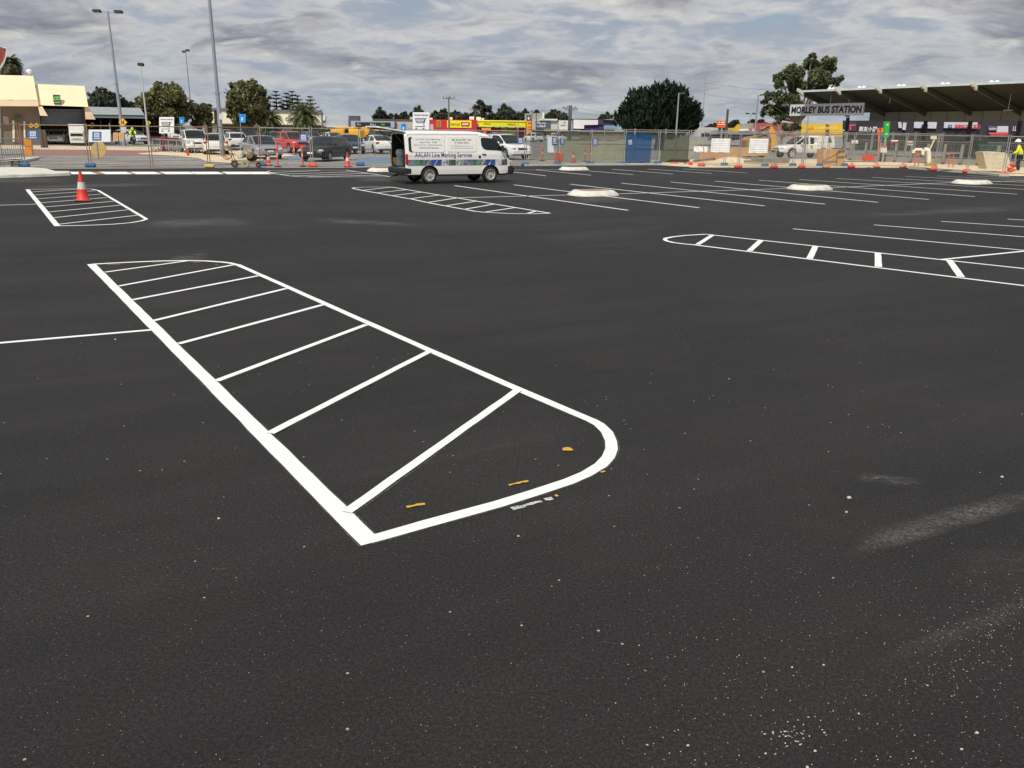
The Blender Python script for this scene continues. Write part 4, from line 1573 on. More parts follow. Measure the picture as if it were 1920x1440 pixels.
def site_sign(px0, py0, px1, py1, A, B, label, back=None, off=.06):
    """blue company sign: white square with red lettering and a white line of text beneath"""
    pl = PL(A.x, A.y, B.x - A.x, B.y - A.y)
    c = pl.p((px0 + px1) / 2, py1, off)
    root = thing('site_sign', label, 'sign', c[:], group='blue company signs on the fence')
    W_, H_ = px1 - px0, py1 - py0
    if back:
        m = MB()
        m.slab(pl, list(back), off - .01, .004)
        m.build('backing_sheet', WHS, root)
    m = MB()
    m.slab(pl, [px0, py0, px1, py1], off, .004)
    m.build('board', SBLUE, root)
    m = MB()
    m.slab(pl, [px0 + W_ * .22, py0 + H_ * .13, px0 + W_ * .78, py0 + H_ * .62], off + .006, -1)
    m.build('emblem', SWHITE, root)
    m = MB()
    for r_ in range(2):
        for q_ in range(3):
            x = px0 + W_ * (.30 + q_ * .145)
            y = py0 + H_ * (.22 + r_ * .18)
            m.slab(pl, [x, y, x + W_ * .09, y + H_ * .13], off + .010, -1)
    m.build('emblem_mark', [SPINK], root)
    m = MB()
    x = px0 + W_ * .16
    for wd in (.05, .13, .03, .12, .1, .12, .1):
        m.slab(pl, [x, py0 + H_ * .72, x + W_ * wd, py0 + H_ * .83], off + .006, -1)
        x += W_ * (wd + .015)
    m.build('caption', SWHITE, root)
    return root


GL = [G(*p) for p in Lx]
site_sign(53, 244, 72, 262, GL[2], GL[3], 'blue square site sign on the fence in front of the beige wall')
site_sign(174, 247, 191, 263.5, GL[3], GL[4], 'blue site sign printed on a wide white banner', back=(167, 243, 208, 266))
site_sign(562, 251, 577, 266, GL[6], GL[7], 'blue site sign on the fence in front of the red car')
site_sign(970, 258, 981, 270, GL[10], GL[11], 'blue site sign beside the white four wheel drive')
site_sign(1034, 257, 1044, 272, GR_[0], GR_[1], 'bright blue site sign beside a grey hanging sheet', back=(1026, 257, 1044, 286))
site_sign(1050, 258, 1057, 271, GR_[1], GR_[2], 'narrow blue site sign left of the cone')
site_sign(1110, 260, 1119.5, 272.5, GR_[2], GR_[3], 'blue site sign on the pale green cloth')
site_sign(1175, 261, 1185, 272.5, GR_[3], GR_[4], 'blue site sign on the bright blue cloth', off=.09)


# ------------------------------------------------------------------ cones and bollards
CORANGE = mat('cone_orange', S(215, 48, 28), .55, 0, .16, 8, grime=.4)
FLUO = mat('fluoro_orange', S(238, 92, 70), .5, 0, .1, 5)
REFL = mat('reflective_band', (.62, .60, .55), .4, .1, .2, 12)


def cone(p, h, label, lean=0.0):
    root = thing('traffic_cone', label, 'traffic cone', p[:], group='orange traffic cones')
    M = Matrix.Rotation(lean, 4, 'Y')
    rb, rt = .215 * h, .045 * h
    rad = lambda z: rb + (rt - rb) * z
    m = MB()
    m.box((0, 0, .02), (.52 * h, .52 * h, .04), 0, M, bev=.02)
    m.build('base', BLACK, root, True, 40, local=True)
    m = MB()
    m.lathe([(rad(0) * 1.15, .04), (rad(.06), .06 * h + .02), (rad(.42), .42 * h), ], 20, 0, M)
    m.lathe([(rad(.66) * 1.0, .66 * h), (rad(1), h), (rad(1) * .7, h * 1.005)], 20, 0, M)
    m.build('cone_body', CORANGE, root, True, 50, local=True)
    m = MB()
    m.lathe([(rad(.42) * 1.0 + .004, .42 * h), (rad(.66) + .004, .66 * h)], 20, 0, M)
    m.build('reflective_collar', REFL, root, True, 50, local=True)
    return root


cone(G(156, 377.5), .80, 'orange traffic cone with pale collar standing on the painted island', R(1.5)).rotation_euler.z = R(20)
cone(G(504, 311), .72, 'small traffic cone beside the line marking machine')
cone(G(652, 313), .74, 'traffic cone in front of the black wagon, left of the van')
cone(G(1075, 304), .72, 'traffic cone behind the shade cloth between two bollards')


def bollard(px, py, pyt, label):
    p = G(px, py)
    root = thing('warning_bollard', label, 'bollard', p[:], group='orange flexible bollards')
    h = post_z(p, px, pyt)
    m = MB()
    m.lathe([(.045, .02), (.045, h * .62), (.055, h * .64), (.055, h * .92), (.03, h)], 12)
    m.build('post', FLUO, root, True, 40, local=True)
    m = MB()
    m.lathe([(.20, 0), (.20, .03), (.08, .06)], 16)
    m.build('base', BLACK, root, True, 40, local=True)
    m = MB()
    m.lathe([(.049, h * .48), (.049, h * .62)], 12)
    m.build('reflective_band', REFL, root, True, 40, local=True)


bollard(521.5, 313, 270, 'orange bollard right of the small cone in front of the silver sedan')
bollard(568, 312.5, 272, 'orange bollard under the blue sign, left of the black wagon')
bollard(552, 290.5, 272, 'thin orange bollard standing beside the red car')
bollard(1016.5, 302, 273, 'orange bollard behind the fence right of the parked four wheel drive')
bollard(1096.5, 303, 275, 'orange bollard right of the cone behind the shade cloth')
bollard(1108.5, 304, 275, 'orange bollard at the pale green cloth edge')
for px, lab in ((1044, 'left'), (1051, 'right')):
    m = MB()
    p = G(px, 303)
    m.box((p.x, p.y, .3), (.32, .1, .6), bev=.04)
    single('plastic_barrier_foot', m, FLUO, 'low orange plastic block behind the fence, %s of the pair near the cone' % lab, 'barrier block', smooth=True, sharp=40)

# ------------------------------------------------------------------ line marking machine
p = G(459, 314)
root = thing('line_marking_machine', 'paint spattered line marking machine on three small wheels by the fence', 'line marker', p[:])
MCH = mat('paint_caked_metal', S(128, 110, 84), .8, .1, .5, 14, .5, 30)
MDK = mat('dirty_engine', S(70, 62, 52), .7, .2, .5, 16)
ORH = mat('orange_hose', S(190, 120, 60), .6, 0, .2)
m = MB()
m.tube([(-.55, -.2, .30), (.75, -.2, .30)], .025, 6)
m.tube([(-.55, .2, .30), (.75, .2, .30)], .025, 6)
m.tube([(-.55, -.2, .30), (-.55, .2, .30)], .025, 6)
m.tube([(.75, -.2, .30), (.75, .2, .30)], .025, 6)
m.tube([(-.45, -.2, .30), (-.70, -.24, .95), (-.86, -.24, 1.0)], .018, 6)
m.tube([(-.45, .2, .30), (-.70, .24, .95), (-.86, .24, 1.0)], .018, 6)
m.tube([(-.70, -.24, .95), (-.70, .24, .95)], .018, 6)
m.build('frame', MCH, root, True, 40, local=True)
for x, y, r, nm in ((-.38, -.26, .17, 0), (.10, -.30, .20, 1), (.66, -.12, .13, 0)):
    m = MB()
    M = Matrix.Translation((x, y, r)) @ Matrix.Rotation(R(90), 4, 'X')
    m.lathe([(r * .5, -.04), (r * .9, -.045), (r, 0), (r * .9, .045), (r * .5, .04)], 18, 0, M)
    wo = m.build('wheel', MDK if nm == 0 else mat('caked_tyre', S(165, 155, 125), .9, 0, .3, 20), root, True, 40, local=True)
    m = MB()
    m.lathe([(r * .52, .02), (r * .3, .045), (.001, .05)], 12, 0, M)
    m.build('hub', MCH, wo, True, 40, local=True)
m = MB()
m.lathe([(.13, .42), (.16, .45), (.17, .72), (.15, .76), (.001, .78)], 14, 0, Matrix.Translation((-.14, -.02, 0)))
m.build('paint_pot', mat('spattered_pot', S(200, 195, 170), .6, 0, .3, 16), root, True, 40, local=True)
m = MB()
m.box((.36, 0, .48), (.44, .34, .30), bev=.06)
m.lathe([(.15, -.06), (.17, -.02), (.17, .06), (.12, .1)], 14, 0, Matrix.Translation((.34, -.2, .56)) @ Matrix.Rotation(R(90), 4, 'X'))
m.build('engine', MDK, root, True, 40, local=True)
m = MB()
m.lathe([(.12, -.03), (.155, 0), (.12, .03)], 16, 0, Matrix.Translation((.34, -.30, .56)) @ Matrix.Rotation(R(90), 4, 'X'))
m.build('engine_cowl', MCH, root, True, 40, local=True)
m = MB()
for k in range(3):
    pts = []
    for q in range(19):
        a = q / 18 * 6.283
        pts.append((-.74 + .02 * k + math.cos(a) * (.24 - .03 * k), -.12 + .07 * k, .66 + math.sin(a) * (.30 - .03 * k)))
    m.tube(pts, .017, 5, cap=False)
m.build('hose_coil', ORH, root, True, 60, local=True)
m = MB()
m.tube([(-.30, .05, .72), (-.42, .0, .95), (-.62, -.1, .88), (-.66, -.22, .5)], .014, 5)
m.tube([(.30, .1, .62), (.05, .12, .86), (-.3, .1, .86)], .014, 5)
m.box((-.45, 0, 1.02), (.16, .10, .10), bev=.02)
m.build('spray_gun', MDK, root, True, 50, local=True)
root.rotation_euler.z = R(4)
root.scale = (1.12, 1.12, 1.08)

# small black sign lying by the kerb at the left
pl = PY(G(29, 312).y)
root = thing('small_black_sign', 'small black two line sign standing behind the left kerb island', 'sign', pl.p(29, 312)[:])
for y0, y1 in ((301.5, 306.6), (308.5, 312.8)):
    m = MB()
    m.slab(pl, [20.5, y0, 37.5, y1], 0, .03)
    b = m.build('sign_board', SBLK, root)
    m = MB()
    m.slab(pl, [24, y0 + 1.4, 34, y0 + 3.4], .006, -1)
    m.build('caption', mat('faint_grey', (.25, .25, .25)), b)

# orange barrier board and metal hoop behind the fence at the left
A = G(62, 296)
pl = PY(A.y, .0)
root = thing('barrier_board', 'orange barrier board leaning on a metal hoop behind the left fence', 'barrier', A[:])
m = MB()
m.slab(pl, [(45, 259), (58, 259.5), (60, 291), (47, 291)], 0, .06)
m.build('board', mat('orange_board', S(205, 130, 35), .6, 0, .15), root)
m = MB()
m.tube([pl.p(44, 294), pl.p(43, 258), pl.p(59, 258.5), pl.p(63, 293)], .03, 6)
m.tube([pl.p(44, 273), pl.p(61, 273.5)], .03, 6)
m.build('hoop', RUST, root)
# railing along the path
A, B = G(-60, 297), G(44, 294)
root = thing('hand_railing', 'grey upright bar railing at the far left behind the fence', 'railing', A[:])
m = MB()
m.tube([A + Vector((0, 0, 1.1)), B + Vector((0, 0, 1.1))], .03, 6)
m.tube([A + Vector((0, 0, .15)), B + Vector((0, 0, .15))], .03, 6)
m.build('rail', GALV, root)
m = MB()
for k in range(26):
    q = A.lerp(B, k / 25)
    m.tube([q, q + Vector((0, 0, 1.1))], .014, 5)
m.build('bar', GALV, root)
# bollard pair
for px in (80.5, 87):
    m = MB()
    p = G(px, 277)
    m.lathe([(.16, 0), (.16, 1.45), (.12, 1.5)], 10, 0, Matrix.Translation(p))
    single('timber_post', m, mat('dark_timber', S(85, 75, 68), .8), '%s dark timber post standing before the loading dock' % ('left' if px < 83 else 'right'), 'post', smooth=True, sharp=40)
# tan round board behind the banner
p = G(185, 297)
pl = PY(p.y)
m = MB()
pts = [(185 + 14.5 * math.cos(k / 20 * 6.283), 281 + 15.5 * math.sin(k / 20 * 6.283)) for k in range(20)]
m.prism([pl.p(x, y) for x, y in pts], (0, .04, 0))
root = thing('round_sign', 'tan back of a round sign on a post below the white banner', 'sign', p[:])
m.build('disc', mat('tan_board', S(190, 160, 105), .8, 0, .12), root)
m = MB()
m.tube([p + Vector((0, -.03, 0)), p + Vector((0, -.03, 1.6))], .03, 6)
m.build('post', GALV, root)
# ------------------------------------------------------------------ buildings
def bld(name, label, cat='building', loc=(0, 0, 0)):
    return thing(name, label, cat, loc[:])


def part(root, nm, pl, poly, m_, d0=0.0, d1=.1, sub=None):
    mb = MB()
    mb.slab(pl, poly if isinstance(poly, (list, tuple)) and not isinstance(poly[0], list) else poly, d0, d1)
    return mb.build(nm, m_, root)


CREAM = mat('cream_render', S(246, 224, 188), .85, 0, .05, .6, .1, 30)
CREAM2 = mat('cream_wall', S(244, 236, 206), .85, 0, .04, .6)
GREYW = mat('grey_render', S(160, 165, 170), .85, 0, .06, .7)
DGREY = mat('dark_grey_render', S(82, 85, 90), .85, 0, .08, .7)
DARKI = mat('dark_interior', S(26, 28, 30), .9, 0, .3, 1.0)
BRN = mat('brown_block', S(128, 116, 102), .9, 0, .1, 1.2)

# supermarket at the left edge: one deep volume with sloping fascias
Y0 = 84.0
pl = PLP(80, Y0, .56)
o0 = pl.p(80, 262)
o0.z = 0
mk = bld('supermarket', 'cream supermarket with sloping fascias and a grey roller door', loc=o0)
mb = MB()
mb.slab(pl, [(-60, 196), (74, 199), (78, 272), (-60, 272)], 0, 14)
mb.build('wall', BRN, mk)


def sloped(root, nm, pl, top, bot, m_, dt, db):
    """fascia leaning forward from its top edge (offset dt) to its bottom edge (offset db)"""
    mb = MB()
    a, b = pl.p(*top[0], dt), pl.p(*top[1], dt)
    c, d = pl.p(*bot[1], db), pl.p(*bot[0], db)
    mb.prism([a, b, c, d], -pl.n * .25 + Vector((0, 0, 0)))
    # roof behind it
    mb.prism([a, b, b - pl.n * 12, a - pl.n * 12], (0, 0, -.15))
    return mb.build(nm, m_, root)


sloped(mk, 'fascia', pl, [(-60, 139.5), (62, 142)], [(-60, 187), (70.5, 187.5)], CREAM, 0, 1.0)
part(mk, 'fascia_band', pl, [(-60, 188), (70.5, 188.5), (72.5, 199.5), (-60, 199)], CREAM, 1.05, .5)
sloped(mk, 'fascia', pl, [(66, 157.5), (158, 161)], [(72, 197.5), (164.5, 200.5)], CREAM, -.05, .92)
part(mk, 'fin', pl, [(71, 199.5), (79, 200), (89.5, 217.5), (75, 217)], CREAM, 1.0, .12)
part(mk, 'fin', pl, [(158, 200), (165, 201), (178.5, 224), (160, 223.5)], mat('fin_shaded_cream', S(236, 205, 175), .85), .7, .12)  # darker cream: shade on the right return put into its colour
rd = part(mk, 'roller_door', pl, [(77, 203.5), (155, 204.5), (155.5, 234), (77, 232.5)], ribbed('roller_door_steel', S(105, 112, 118), 2, 5.5, .5, .5, .3), -.6, .75)
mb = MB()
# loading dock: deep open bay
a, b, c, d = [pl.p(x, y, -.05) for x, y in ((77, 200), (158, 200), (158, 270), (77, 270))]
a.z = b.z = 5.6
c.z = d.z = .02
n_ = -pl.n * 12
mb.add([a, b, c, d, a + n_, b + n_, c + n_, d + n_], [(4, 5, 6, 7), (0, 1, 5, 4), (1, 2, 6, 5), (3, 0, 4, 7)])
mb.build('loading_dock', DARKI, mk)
part(mk, 'pillar', pl, [(155, 200), (160.5, 201), (161, 270), (156, 270)], mat('pillar_brown', S(95, 75, 65), .8), .15, .4)
dr = part(mk, 'door', pl, [(27, 231), (41, 232), (42, 268), (28, 268)], mat('door_brown', S(118, 95, 80), .7), .05, .05)
part(mk, 'door_frame', pl, [(23, 226), (27, 226.3), (28, 266), (24, 266)], CREAM2, .08, .05)
part(mk, 'door_frame', pl, [(44, 227.5), (47, 227.8), (48, 268), (45, 268)], CREAM2, .08, .05)
part(mk, 'door_canopy', pl, [(28, 218), (41, 218.5), (41, 225), (28, 224)], mat('canopy_dark', S(90, 82, 72), .8), .5, .5)
ns = part(mk, 'notice', pl, [(5.5, 218), (15.5, 219), (16.5, 232), (7, 231)], mat('faded_notice', S(196, 180, 178), .7, 0, .15, 4), .05, .02)
mb = MB()
for k in range(4):
    mb.slab(pl, [8, 221 + k * 2.4, 14.5, 222 + k * 2.4], .065, -1)
mb.build('caption', mat('faded_red', S(175, 110, 110), .7), ns)
part(mk, 'drainpipe', pl, [(-1, 200), (1.5, 200), (2.5, 268), (0, 268)], GREYW, .12, .1)
# green shop sign
pls = PL((pl.o + pl.n * .92).x, (pl.o + pl.n * .92).y, pl.d.x, pl.d.y)
sg = thing('shop_sign', 'small green supermarket sign with pale round emblem on the cream fascia', 'sign', pls.p(107, 194)[:])
bd = part(sg, 'board', pls, [(99, 177.5), (113, 178), (114.2, 195), (101, 194.3)], mat('sign_green', S(28, 92, 50), .5, 0, .05), .05, .08)
mb = MB()
for cx_, rr_ in ((104.4, 3.6), (110.0, 3.6)):
    pts = [pls.p(cx_ + rr_ * math.cos(k / 14 * 6.283), 184.5 + rr_ * 1.05 * math.sin(k / 14 * 6.283), .075) for k in range(14)]
    pin = [pls.p(cx_ + rr_ * .5 * math.cos(k / 14 * 6.283), 184.7 + rr_ * .5 * math.sin(k / 14 * 6.283), .075) for k in range(14)]
    mb.add(pts + pin, [(k, 14 + k, 14 + (k + 1) % 14, (k + 1) % 14) for k in range(14)])
mb.slab(pls, [(106, 181), (108.4, 181), (108.6, 187), (106.2, 187)], .078, -1)
mb.build('emblem', mat('leaf_green', S(150, 215, 120), .5), bd)
text_on(pls, 'woolworths', 102.2, 190, 112.8, 192.8, .076, .02).build('lettering', SWHITE, bd)
# diamond warning signs on its wall
YD = mat('warning_yellow', S(222, 170, 50), .5, 0, .08)


def diamond(name, px, py, r, base_y, label, glyph='up', Y=None, post=True, plate=None):
    p = G(px, base_y) if Y is None else AT(px, base_y, Y)
    p.z = 0
    pl = PY(p.y)
    root = thing(name, label, 'warning sign', (p if post else pl.p(px, py))[:], group='yellow diamond warning signs')
    mb = MB()
    mb.slab(pl, [(px, py - r), (px + r, py), (px, py + r), (px - r, py)], .05, .02)
    b = mb.build('board', YD, root)
    mb = MB()
    if glyph == 'up':
        mb.slab(pl, [(px - r * .28, py + r * .35), (px - r * .28, py - r * .05), (px, py - r * .5), (px + r * .28, py - r * .05), (px + r * .28, py + r * .35)], .06, -1)
    else:
        for dx in (-.2, .2):
            mb.slab(pl, [(px + r * (dx - .09), py - r * .42), (px + r * (dx + .09), py - r * .42), (px + r * (dx + .13), py + r * .4), (px + r * (dx - .13), py + r * .4)], .06, -1)
    mb.build('pictogram', SBLK, b)
    if post:
        mb = MB()
        mb.tube([p, Vector((p.x, p.y, pl.p(px, py).z))], .035, 6)
        mb.build('post', GALV, root)
    if plate:
        mb = MB()
        mb.slab(pl, plate, .06, .02)
        mb.build('plate', mat('plate_grey', S(190, 188, 180), .6), root)
    return root


diamond('warning_sign', 68.5, 235.5, 5, 268, 'yellow diamond sign on the supermarket wall beside the roller door', Y=81.3, post=False)
diamond('warning_sign', 58.5, 235.5, 4.5, 268, 'dull orange diamond sign on the supermarket wall left of the yellow one', Y=81.1, post=False)
diamond('warning_sign', 172.5, 235, 6, 268, 'yellow diamond sign on a post at the right end of the cream wall')
diamond('warning_sign', 230.5, 229.5, 8, 274.5, 'large yellow diamond sign fixed on the twin lamp post', 'two', post=False, Y=75.0, plate=(227.5, 238, 237, 249))
diamond('warning_sign', 279.2, 230.5, 4, 272, 'small yellow diamond sign on the thin pale lamp post', post=False, Y=77.0)

# red arched gable above the far left roof
pg = PLP(0, 104, .6)
root = bld('arched_gable', 'rust red arched gable with white rim above the cream roof', loc=pg.p(0, 135))
out = [(-60, 84), (-30, 87), (5, 88.5), (12.5, 89.5), (12.8, 97), (11, 106), (7, 116), (2, 124), (-4, 131), (-12, 137), (-60, 137)]
part(root, 'cladding', pg, out, ribbed('rust_cladding', S(150, 78, 66), 0, 1.6, .7, .4), 0, 6)
mb = MB()
rim = [(5, 88), (12.9, 89), (13.4, 97), (11.7, 107), (7.7, 117), (2.6, 125.5), (-4, 133), (-12, 139)]
rin = [(5, 90.2), (11, 91), (11.2, 97), (9.6, 106), (5.8, 115.5), (1, 123.5), (-5.5, 130), (-13, 136)]
for (a, b), (c, d) in zip(zip(rim[:-1], rim[1:]), zip(rin[:-1], rin[1:])):
    mb.prism([pg.p(*a, .12), pg.p(*b, .12), pg.p(*d, .12), pg.p(*c, .12)], -pg.n * 6.3)
mb.build('rim', mat('rim_white', S(225, 228, 222), .6), root)
# cowl on the roof
p = pl.p(56.5, 141, -5)
m = MB()
M = Matrix.Translation((p.x, p.y, p.z - .3))
m.lathe([(.16, 0), (.16, .55)], 10, 0, M)
m.lathe([(.10, .55), (.10, .7), (.24, .78), (.28, .92), (.2, 1.05), (.001, 1.1)], 12, 1, M)
single('roof_cowl', m, [DGREY, WHS], 'small white topped cowl on the cream supermarket roof', 'roof vent', smooth=True, sharp=40)

# long low building with a pale fascia and a deep dark undercroft
pl = PLP(220, 108, .48)
root = bld('undercroft_building', 'long low building with pale fascia over a dark open undercroft', loc=pl.p(220, 262))
part(root, 'fascia', pl, [(162, 200), (263, 202.5), (271, 216), (164, 214.5)], mat('pale_metal', S(188, 197, 200), .5, 0, .05), .2, 6)
part(root, 'beam', pl, [(164, 215), (275, 216.5), (276, 222.5), (168, 220.5)], mat('beam_grey', S(120, 128, 126), .7), .1, 5)
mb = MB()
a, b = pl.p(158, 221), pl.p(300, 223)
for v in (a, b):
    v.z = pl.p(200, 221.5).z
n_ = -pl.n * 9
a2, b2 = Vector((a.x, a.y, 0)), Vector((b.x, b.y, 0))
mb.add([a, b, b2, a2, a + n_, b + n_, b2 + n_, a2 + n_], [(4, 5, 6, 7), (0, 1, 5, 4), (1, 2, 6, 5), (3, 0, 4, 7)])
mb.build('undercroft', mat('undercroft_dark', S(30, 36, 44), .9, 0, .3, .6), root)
for px in (188, 206, 268):
    part(root, 'column', pl, [(px, 221), (px + 2, 221), (px + 2, 262), (px, 262)], mat('column_grey', S(90, 95, 98), .8), -.4, .4)

# cream building with the grey frame
pl = PLP(500, 148, .30)
root = bld('office_building', 'cream panelled building with a dark grey frame behind the palms', loc=pl.p(500, 252))
part(root, 'wall', pl, [(384, 206), (606, 211), (606, 256), (384, 256)], mat('brown_brick_wall', S(120, 98, 90), .9, 0, .12, 1.2), -.3, 14)
part(root, 'frame', pl, [(384, 202), (425, 203), (560, 207), (604.5, 209), (604.5, 212.5), (384, 206)], mat('frame_grey', S(110, 108, 122), .7), .35, 13)
part(root, 'frame', pl, [(383, 203), (387.5, 203), (388, 256), (384, 256)], mat('frame_grey', S(110, 108, 122), .7), .33, 1)
part(root, 'frame', pl, [(602.5, 210), (605, 210), (605, 242), (602.5, 242)], mat('frame_grey', S(110, 108, 122), .7), .33, 1)
for q in ([(388, 205.8), (401, 206), (402, 230.8), (389, 230.5)], [(414.5, 206.3), (470, 207.5), (470, 232.5), (416, 231.5)], [(512, 209), (602, 212.5), (602.5, 235), (512, 233.5)]):
    part(root, 'panel', pl, q, CREAM2, .15, .3)
text_on(pl, 'OFFICE', 535, 220, 562, 227, .2, .03).build('lettering', mat('letter_grey', S(110, 108, 120), .6), root)
part(root, 'awning', pl, [(388, 231), (470, 233), (470, 236), (388, 234)], mat('awning_dark', S(70, 72, 70), .8), 1.0, 1.2)
part(root, 'shopfront', pl, [(398, 234), (407, 234), (407, 250), (398, 250)], CREAM2, .1, .2)
# white delivery van body in front of it
# brick wall hedge band
pl = PLP(690, 168, .16)
root = bld('grey_shops', 'row of pale grey shops with a black sign band behind the yellow loaders', loc=pl.p(680, 250))
part(root, 'wall', pl, [(604, 225), (655, 226), (655, 238), (604, 238)], mat('warehouse_grey', S(168, 170, 174), .8, 0, .08), 0, 12)
part(root, 'wall', pl, [(604, 216), (609, 217), (609, 226), (604, 226)], CREAM2, .3, 6)
part(root, 'tower', pl, [(653.5, 217), (674, 217), (674, 240), (653.5, 240)], DGREY, .5, 10)
fs = part(root, 'fascia', pl, [(658, 226.5), (739.5, 227.5), (739.5, 238.5), (658.5, 239)], mat('fascia_blue_grey', S(160, 172, 184), .6), 1.2, 1.5)
sb = part(root, 'sign_band', pl, [(666.5, 229.3), (732, 229.8), (732, 237), (667, 237.5)], SBLK, 1.26, .05)
for tx, x0, x1, m_ in ((0, 670, 676, SWHITE), (0, 694, 705, SWHITE), (0, 715, 723.5, mat('lime_letters', S(150, 190, 80), .5))):
    scribble(pl, x0, 232, x1, 235, 1.32).build('lettering', m_, sb)
part(root, 'awning', pl, [(612, 236.5), (654, 237.5), (654, 239.5), (612, 238.5)], SWHITE, 2.5, 2.5)
part(root, 'shopfront', pl, [(604, 238), (742, 239.5), (742, 256), (604, 256)], mat('shopfront_grey', S(62, 64, 62), .6, 0, .4, .5), -.2, 2)  # shopfront in one mottled dark grey
part(root, 'pillar', pl, [(739.5, 227.5), (742.5, 227.5), (742.5, 240), (739.5, 240)], DGREY, 1.0, 3)
part(root, 'wall', pl, [(742.5, 228), (775, 228.5), (775, 246), (742.5, 245)], mat('buff_wall', S(184, 172, 166), .85), .6, 8)
part(root, 'roof', pl, [(700, 222.5), (776, 223.5), (776, 228), (700, 227.5)], mat('brown_roof', S(88, 78, 72), .9), -2, 8)

# red chemist and yellow green shop
pl = PLP(890, 172, .05)
root = bld('chemist_shop', 'bright red chemist shop with a yellow sign board', loc=pl.p(850, 252))
part(root, 'wall', pl, [(800, 224), (894.5, 225), (894.5, 258), (800, 258)], mat('chemist_red', S(196, 42, 52), .8, 0, .06), 0, 14)
sb = part(root, 'sign_board', pl, [(838.3, 225.8), (884, 226.3), (884, 239.8), (838.5, 239.2)], mat('chemist_yellow', S(250, 226, 40), .5, 0, .03), .12, .1)
text_on(pl, 'Chemist', 840, 228.5, 862.5, 235.5, .18, .01).build('lettering', mat('chemist_green', S(110, 150, 40), .5), sb)
mb = MB()
mb.slab(pl, [(864, 229), (881, 229.3), (880, 236.5), (877.5, 236.5), (876.5, 238.2), (874.5, 236.5), (868.5, 236.5), (867, 238), (865, 236)], .18, -1)
eb = mb.build('emblem', mat('emblem_maroon', S(150, 30, 48), .5), sb)
mb = MB()
mb.slab(pl, [(866, 231), (879, 230.8), (878, 234.5), (867, 234.8)], .21, -1)
mb.build('emblem_mark', mat('emblem_rose', S(240, 190, 200), .5), eb)
gs = part(root, 'sign_board', pl, [(818.5, 225.5), (827, 225.6), (827, 239), (819, 239)], mat('old_gold', S(188, 140, 62), .6), .10, .1)
mb = MB()
for y in (228, 231.6, 235.5):
    mb.slab(pl, [820.5, y, 825.3, y + 1.6], .13, -1)
mb.build('caption', mat('brown_caption', S(110, 60, 40), .6), gs)
root2 = bld('lime_shop', 'low shop with a long lime yellow fascia beside the chemist', loc=pl.p(940, 254))
part(root2, 'wall', pl, [(895, 238), (988, 240), (988, 258), (895, 258)], mat('shop_deep_red', S(120, 45, 50), .8, 0, .3, .4), -.6, 12)  # wall in a mottled dark red
fs = part(root2, 'fascia', pl, [(894.7, 226), (985, 227.3), (985, 238.5), (898, 237.2)], mat('lime_yellow', S(214, 216, 30), .5, 0, .04), .8, 1.5)
part(root2, 'cornice', pl, [(894.7, 225), (985, 226.3), (985, 228.3), (894.7, 227.2)], mat('pale_lime', S(240, 236, 90), .5), .95, .3)
scribble(pl, 907, 230.7, 921, 233.2, .9).build('lettering', mat('olive_text', S(110, 100, 30), .6), fs)
scribble(pl, 951, 231.5, 960, 234, .9).build('lettering', mat('olive_text', S(110, 100, 30), .6), fs)
mb = MB()
for cx_ in (962, 965.2):
    pts = [pl.p(cx_ + 1.9 * math.cos(k / 12 * 6.283), 232.8 + 1.7 * math.sin(k / 12 * 6.283), .9) for k in range(12)]
    pin = [pl.p(cx_ + 1.1 * math.cos(k / 12 * 6.283), 232.8 + .9 * math.sin(k / 12 * 6.283), .9) for k in range(12)]
    mb.add(pts + pin, [(k, 12 + k, 12 + (k + 1) % 12, (k + 1) % 12) for k in range(12)])
mb.build('emblem', mat('orange_ring', S(235, 140, 60), .5), fs)
part(root2, 'shop_window', pl, [(918, 240), (938, 240.3), (938, 252), (918, 252)], mat('window_red', S(165, 50, 62), .5), -.3, .4)
part(root2, 'shop_window', pl, [(939, 240.3), (969, 240.8), (969, 254), (939, 254)], mat('window_lime', S(168, 160, 60), .5, 0, .2, 1.), -.3, .4)
scribble(pl, 952, 241.5, 968, 244.5, -.24).build('lettering', SBLK, root2)
mb = MB()
for x0, x1, y0, y1, dd in ((839.5, 848, 219.5, 224, -2), (880, 889, 218.2, 224, -2), (893, 901.5, 219, 225.5, -2), (902, 908, 221, 225.5, -3), (804, 810, 220.5, 224, -2)):
    mb = MB()
    mb.slab(pl, [x0, y0, x1, y1], dd, 3.2)
    ac = single('air_conditioner', mb, CREAM2, 'boxy rooftop cooler above the red chemist, x', 'rooftop cooler')
    ac['label'] = {839.5: 'boxy cooler on the chemist roof behind the power pole', 880: 'boxy cooler at the right end of the red roof', 893: 'boxy cooler at the left end of the lime fascia',
                   902: 'smallest cooler, just right of the roof pair', 804: 'cooler at the far left of the red roof beside the trolley sign'}[x0]
# orange pylon
root = thing('pylon_sign', 'tall orange pylon sign at the right end of the lime fascia', 'sign', pl.p(990, 254)[:])
b = part(root, 'board', pl, [(985.5, 227), (995, 227), (995, 252), (986, 252)], mat('pylon_orange', S(240, 160, 40), .5, 0, .04), 4, .5)
mb = MB()
for k, (y, h_) in enumerate(((229.5, 2.8), (237, 1.8), (241.5, 1.8), (247.5, 1.5))):
    mb.slab(pl, [987.5, y, 993.5, y + h_], 4.05, -1)
mb.build('caption', mat('pylon_caption', S(190, 95, 30), .6), b)
